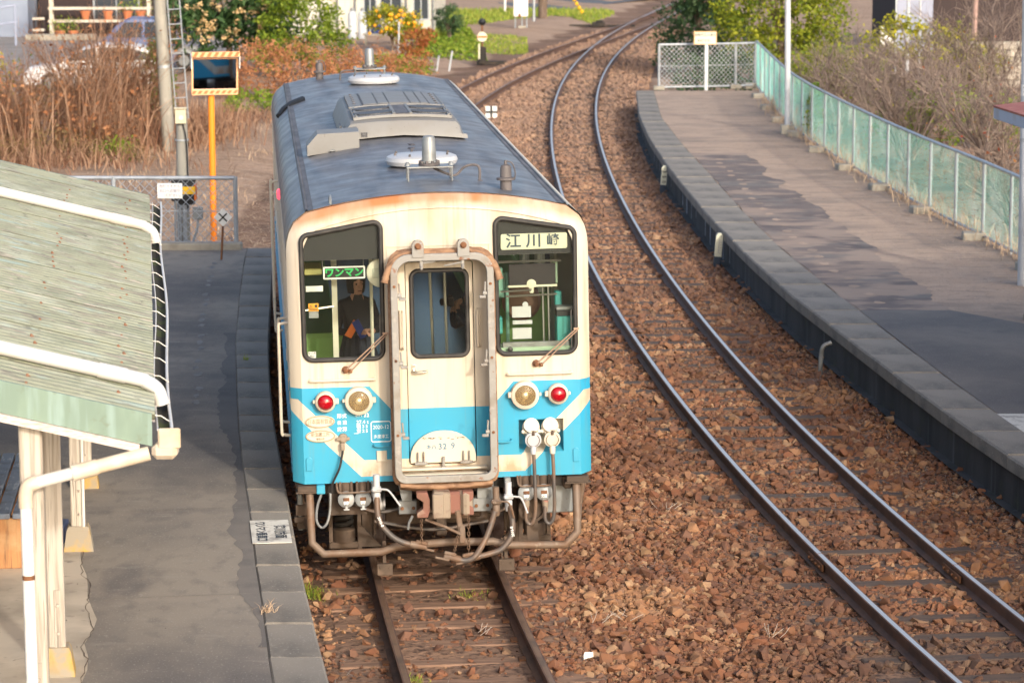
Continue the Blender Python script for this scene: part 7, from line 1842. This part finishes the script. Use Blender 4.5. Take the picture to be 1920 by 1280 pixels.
MT['carwhite'] = M('car_white', (.78, .78, .78), .25); MT['carblue'] = M('car_silver_blue', (.13, .17, .31), .28, .2)
hatch = [(-2.0, .22), (-2.02, .50), (-1.9, .66), (-1.0, .84), (-.35, 1.22), (.1, 1.34), (1.0, 1.34), (1.6, 1.20), (1.95, .86), (2.0, .5), (1.95, .22)]
van = [(-1.62, .22), (-1.68, .55), (-1.6, .85), (-1.35, 1.0), (-.95, 1.46), (-.6, 1.62), (1.3, 1.62), (1.55, 1.5), (1.66, .9), (1.66, .5), (1.6, .22)]
c1 = car('parked_car', 'white hatchback half hidden behind the dry reeds', (-12.0, 84.5, .0), .06, hatch, 1.66, 'carwhite', [([(-.85, .90), (-.30, 1.20), (.05, 1.26), (.05, .90)], 'side_window'), ([(.15, .90), (.15, 1.26), (.95, 1.26), (1.45, 1.12), (1.6, .92)], 'side_window')])
g = MB(); g.add([(-.99, -.62, .862), (-.99, .62, .862), (-.37, .60, 1.235), (-.37, -.60, 1.235)], [(0, 1, 2, 3)]); g.build('windscreen', 'glass_dark', c1, smooth=False)
c2 = car('parked_van', 'silver blue van behind the utility pole', (-11.5, 93.5, .02), -.04, van, 1.5, 'carblue', [([(-1.15, 1.02), (-.75, 1.48), (-.2, 1.5), (-.2, 1.02)], 'side_window'), ([(-.1, 1.02), (-.1, 1.5), (.9, 1.5), (.9, 1.02)], 'side_window'), ([(1.0, 1.02), (1.0, 1.5), (1.45, 1.46), (1.5, 1.02)], 'side_window')], wheels=(-1.1, 1.15), r=.29)
g = MB(); g.box((0, -.755, .62), (3.2, .02, .24)); g.build('lower_trim', 'polewhite', c2)

# ------------------------------------------------------------------ people inside the coach
MT['skin'] = M('skin', (.48, .26, .18), .5)
MT['coatblack'] = M('coat_black', (.018, .018, .022), .85)
MT['navy'] = M('jacket_navy', (.022, .035, .07), .85)
MT['skirt'] = M('skirt_dark', (.015, .018, .03), .8)
MT['hair'] = M('hair_black', (.012, .010, .010), .5)
MT['denim'] = M('trousers_grey', (.13, .13, .14), .85)
MT['shoes'] = M('shoes', (.03, .025, .025), .5)
MT['shirt'] = M('shirt_grey', (.40, .40, .42), .8)
def person(label, joints, bones, zones, loc, rot, hair=True, head='head'):
    """one continuous skinned figure; zones give each bone its clothing"""
    names = list(joints); ix = {k: i for i, k in enumerate(names)}
    me = bpy.data.meshes.new('person'); me.from_pydata([joints[k][0] for k in names], [(ix[a], ix[b]) for a, b in bones], [])
    o = bpy.data.objects.new('person', me); COL.objects.link(o)
    md = o.modifiers.new('skin', 'SKIN'); md.use_smooth_shade = True
    for k, d in zip(names, me.skin_vertices[0].data): r = joints[k][1]; d.radius = (r, r) if not isinstance(r, tuple) else r
    me.skin_vertices[0].data[ix['pelvis']].use_root = True
    s = o.modifiers.new('sub', 'SUBSURF'); s.levels = 1; s.render_levels = 1
    dg = bpy.context.evaluated_depsgraph_get(); m2 = bpy.data.meshes.new_from_object(o.evaluated_get(dg)); m2.name = 'person'
    bpy.data.objects.remove(o); bpy.data.meshes.remove(me)
    mats = []; 
    for z in zones.values():
        if z not in mats: mats.append(z)
    m2.materials.clear()
    for m_ in mats: m2.materials.append(MT[m_])
    B = [(Vector(joints[a][0]), Vector(joints[b][0]), mats.index(zones.get((a, b), 'skin'))) for a, b in bones]
    for p in m2.polygons:
        c = p.center; best = 9
        for a, b, k in B:
            d = b - a; t_ = max(0, min(1, (c - a).dot(d) / d.length_squared)); e = (a + d * t_ - c).length
            if e < best: best = e; p.material_index = k
        p.use_smooth = True
    ob = link('person', m2); ob.location = loc; ob.rotation_euler = (0, 0, rot); tag(ob, label, 'person')
    h = Vector(joints[head][0])
    if hair:
        g = MB(); g.lathe([(.0, .125), (.05, .118), (.080, .085), (.092, .04), (.090, -.03), (.078, -.09), (.03, -.10)], (h.x, h.y + .036, h.z), n=16); g.build('hair', 'hair', ob, ang=80)
    g = MB()
    for s_ in (-1, 1): g.lathe([(.009, 0), (.007, .006), (0, .007)], (h.x + s_ * .032, h.y - .088, h.z + .005), '-Y', n=8)
    g.build('eyes', 'hair', ob)
    g = MB(); g.lathe([(.016, 0), (.010, .02), (0, .026)], (h.x, h.y - .088, h.z - .025), '-Y', n=8); g.build('nose', 'skin', ob)
    g = MB(); g.box((h.x, h.y - .086, h.z - .06), (.04, .012, .009), b=.003); g.build('mouth', 'couplered', ob)
    return ob
def hand(j, b, z, tag_, wrist, d, up, grip=.5):
    """palm, four fingers and a thumb added to a skeleton"""
    d = Vector(d).normalized(); up = Vector(up).normalized(); s = d.cross(up).normalized(); w = Vector(wrist[1]); p = w + d * .055
    j[tag_ + 'palm'] = (tuple(p), (.026, .017)); b.append((wrist[0], tag_ + 'palm')); z[(wrist[0], tag_ + 'palm')] = 'skin'
    for k, (o, l) in enumerate(((-.027, .062), (-.009, .072), (.009, .067), (.026, .052))):
        a = p + d * .035 + s * o; e = a + d * l * .5 - up * l * grip * .3; f = e + d * l * .3 - up * l * grip * .6
        for nm, q, pr in (('a', a, 'palm'), ('b', e, str(k) + 'a'), ('c', f, str(k) + 'b')):
            key = tag_ + str(k) + nm; j[key] = (tuple(q), .0085); pk = tag_ + pr; b.append((pk, key)); z[(pk, key)] = 'skin'
    a = w + d * .03 - s * .03; e = a + d * .035 - s * .02 - up * .01
    j[tag_ + 'ta'] = (tuple(a), .010); j[tag_ + 'tb'] = (tuple(e), .009); b += [(wrist[0], tag_ + 'ta'), (tag_ + 'ta', tag_ + 'tb')]; z[(wrist[0], tag_ + 'ta')] = 'skin'; z[(tag_ + 'ta', tag_ + 'tb')] = 'skin'
# standing reader with a folder, seen through the left window
j = dict(pelvis=((0, 0, .82), (.13, .10)), waist=((0, 0, .95), (.115, .09)), chest=((0, .01, 1.15), (.145, .10)), neck=((0, .0, 1.30), .048), chin=((0, -.02, 1.36), .055), head=((0, -.015, 1.42), (.072, .088)), crown=((0, -.01, 1.50), .05),
         ls=((-.15, .01, 1.23), .055), le=((-.20, -.02, .98), .045), lw=((-.06, -.20, .98), .030), rs=((.15, .01, 1.23), .055), re=((.20, -.02, .98), .045), rw=((.08, -.22, 1.0), .030),
         lh=((-.085, 0, .76), .085), lk=((-.085, -.01, .43), .058), la=((-.085, .02, .09), .038), lf=((-.09, -.10, .035), .034), rh=((.085, 0, .76), .085), rk=((.085, -.03, .43), .058), ra=((.085, .02, .09), .038), rf=((.09, -.10, .035), .034))
b = [('pelvis', 'waist'), ('waist', 'chest'), ('chest', 'neck'), ('neck', 'chin'), ('chin', 'head'), ('head', 'crown'), ('chest', 'ls'), ('ls', 'le'), ('le', 'lw'), ('chest', 'rs'), ('rs', 're'), ('re', 'rw'), ('pelvis', 'lh'), ('lh', 'lk'), ('lk', 'la'), ('la', 'lf'), ('pelvis', 'rh'), ('rh', 'rk'), ('rk', 'ra'), ('ra', 'rf')]
z = {e: 'coatblack' for e in b}
for e in (('neck', 'chin'), ('chin', 'head'), ('head', 'crown'), ('lk', 'la'), ('rk', 'ra')): z[e] = 'skin'
for e in (('la', 'lf'), ('ra', 'rf')): z[e] = 'shoes'
hand(j, b, z, 'l', ('lw', j['lw'][0]), (.7, -.5, .1), (0, .2, 1), .9); hand(j, b, z, 'r', ('rw', j['rw'][0]), (-.6, -.5, .2), (0, .2, 1), .9)
cp = TR.matrix_basis
def inside(x, y, z_): v = cp @ Vector((x, y, z_)); return tuple(v)
P1 = person('person in a black coat and dark pleated skirt standing with a folder in the coach', j, b, z, inside(-.70, 1.55, 1.09), .35)
g = MB(); n = 32; rows = []
for zz, r in ((.97, .125), (.80, .165), (.62, .215), (.48, .25)): rows.append([((r + (.010 if k % 2 else -.008) * (r / .2)) * math.cos(2 * PI * k / n) * 1.05, (r + (.010 if k % 2 else -.008)) * math.sin(2 * PI * k / n) * .92, zz) for k in range(n)])
g.loft(rows); g.build('skirt', 'skirt', P1, ang=20)
t = thing('folder', 'red and blue folder held by the standing person', 'folder', inside(-.70, 1.30, 2.12), (.2, 0, .3))
g = MB(); g.box((-.035, 0, 0), (.07, .012, .17), rot=(0, .5, 0)); g.build('red_cover', 'orangered', t); g = MB(); g.box((.03, -.012, 0), (.07, .01, .19), rot=(0, -.5, 0)); g.build('blue_cover', M('folder_blue', (.03, .05, .22), .5), t)
# seated traveller with a camera, seen through the door
j = dict(pelvis=((0, 0, .50), (.13, .11)), waist=((0, -.03, .66), (.12, .10)), chest=((0, -.10, .86), (.15, .105)), neck=((0, -.16, 1.01), .05), chin=((0, -.20, 1.06), .056), head=((0, -.21, 1.13), (.074, .09)), crown=((0, -.19, 1.21), .05),
         ls=((-.17, -.10, .95), .058), le=((-.24, -.28, .82), .046), lw=((-.07, -.37, 1.0), .03), rs=((.17, -.10, .95), .058), re=((.25, -.28, .84), .046), rw=((.08, -.37, 1.02), .03),
         lh=((-.09, -.06, .48), .09), lk=((-.13, -.46, .50), .062), la=((-.13, -.40, .09), .04), lf=((-.13, -.52, .035), .035), rh=((.09, -.06, .48), .09), rk=((.13, -.46, .50), .062), ra=((.13, -.40, .09), .04), rf=((.13, -.52, .035), .035))
z = {e: 'navy' for e in [('pelvis', 'waist'), ('waist', 'chest'), ('chest', 'neck'), ('chest', 'ls'), ('ls', 'le'), ('le', 'lw'), ('chest', 'rs'), ('rs', 're'), ('re', 'rw')]}
b = list(z) + [('neck', 'chin'), ('chin', 'head'), ('head', 'crown'), ('pelvis', 'lh'), ('lh', 'lk'), ('lk', 'la'), ('la', 'lf'), ('pelvis', 'rh'), ('rh', 'rk'), ('rk', 'ra'), ('ra', 'rf')]
for e in (('pelvis', 'lh'), ('lh', 'lk'), ('lk', 'la'), ('pelvis', 'rh'), ('rh', 'rk'), ('rk', 'ra')): z[e] = 'denim'
for e in (('la', 'lf'), ('ra', 'rf')): z[e] = 'shoes'
for e in (('neck', 'chin'), ('chin', 'head'), ('head', 'crown')): z[e] = 'skin'
hand(j, b, z, 'l', ('lw', j['lw'][0]), (.5, .1, .7), (0, -1, .3), 1.0); hand(j, b, z, 'r', ('rw', j['rw'][0]), (-.5, .1, .7), (0, -1, .3), 1.0)
person('person in a navy jacket seated in the coach raising a camera', j, b, z, inside(.62, 2.4, 1.09), -1.25 + .0891)
t = thing('camera', 'black camera held up by the seated person', 'camera', inside(.24, 2.28, 2.20), (0, 0, -1.2))
g = MB(); g.box((0, 0, 0), (.13, .05, .085), b=.01); g.box((0, 0, .05), (.05, .045, .03), b=.008); g.build('camera_body', 'black', t); g = MB(); g.lathe([(.035, .02), (.037, .09), (.03, .095), (.028, .08), (0, .08)], (0, 0, 0), '-Y', n=16); g.build('lens_barrel', 'black', t)
t = thing('handbag', 'brown leather bag with black handles on the coach floor', 'bag', inside(-.02, 1.75, 1.09), (0, 0, .3))
g = MB(); g.loft([[(sx * w_, sy * d_, z_) for sx, sy in ((-1, -1), (0, -1.08), (1, -1), (1.05, 0), (1, 1), (0, 1.08), (-1, 1), (-1.05, 0))] for z_, w_, d_ in ((0, .16, .10), (.05, .18, .12), (.30, .16, .08), (.42, .12, .02))], cap=True); g.build('bag_body', M('bag_brown', (.075, .035, .03), .4), t, ang=60)
g = MB(); g.tube(smooth_pts([(-.10, -.03, .40), (-.10, -.05, .55), (0, -.06, .62), (.10, -.05, .55), (.10, -.03, .40)]), .012, n=6); g.tube(smooth_pts([(-.10, .03, .40), (-.10, .05, .53), (0, .06, .60), (.10, .05, .53), (.10, .03, .40)]), .012, n=6); g.build('bag_handle', 'black', t)
for o in list(bpy.data.objects):
    if o.type == 'EMPTY' and o.name.startswith('railcar'): TR = o
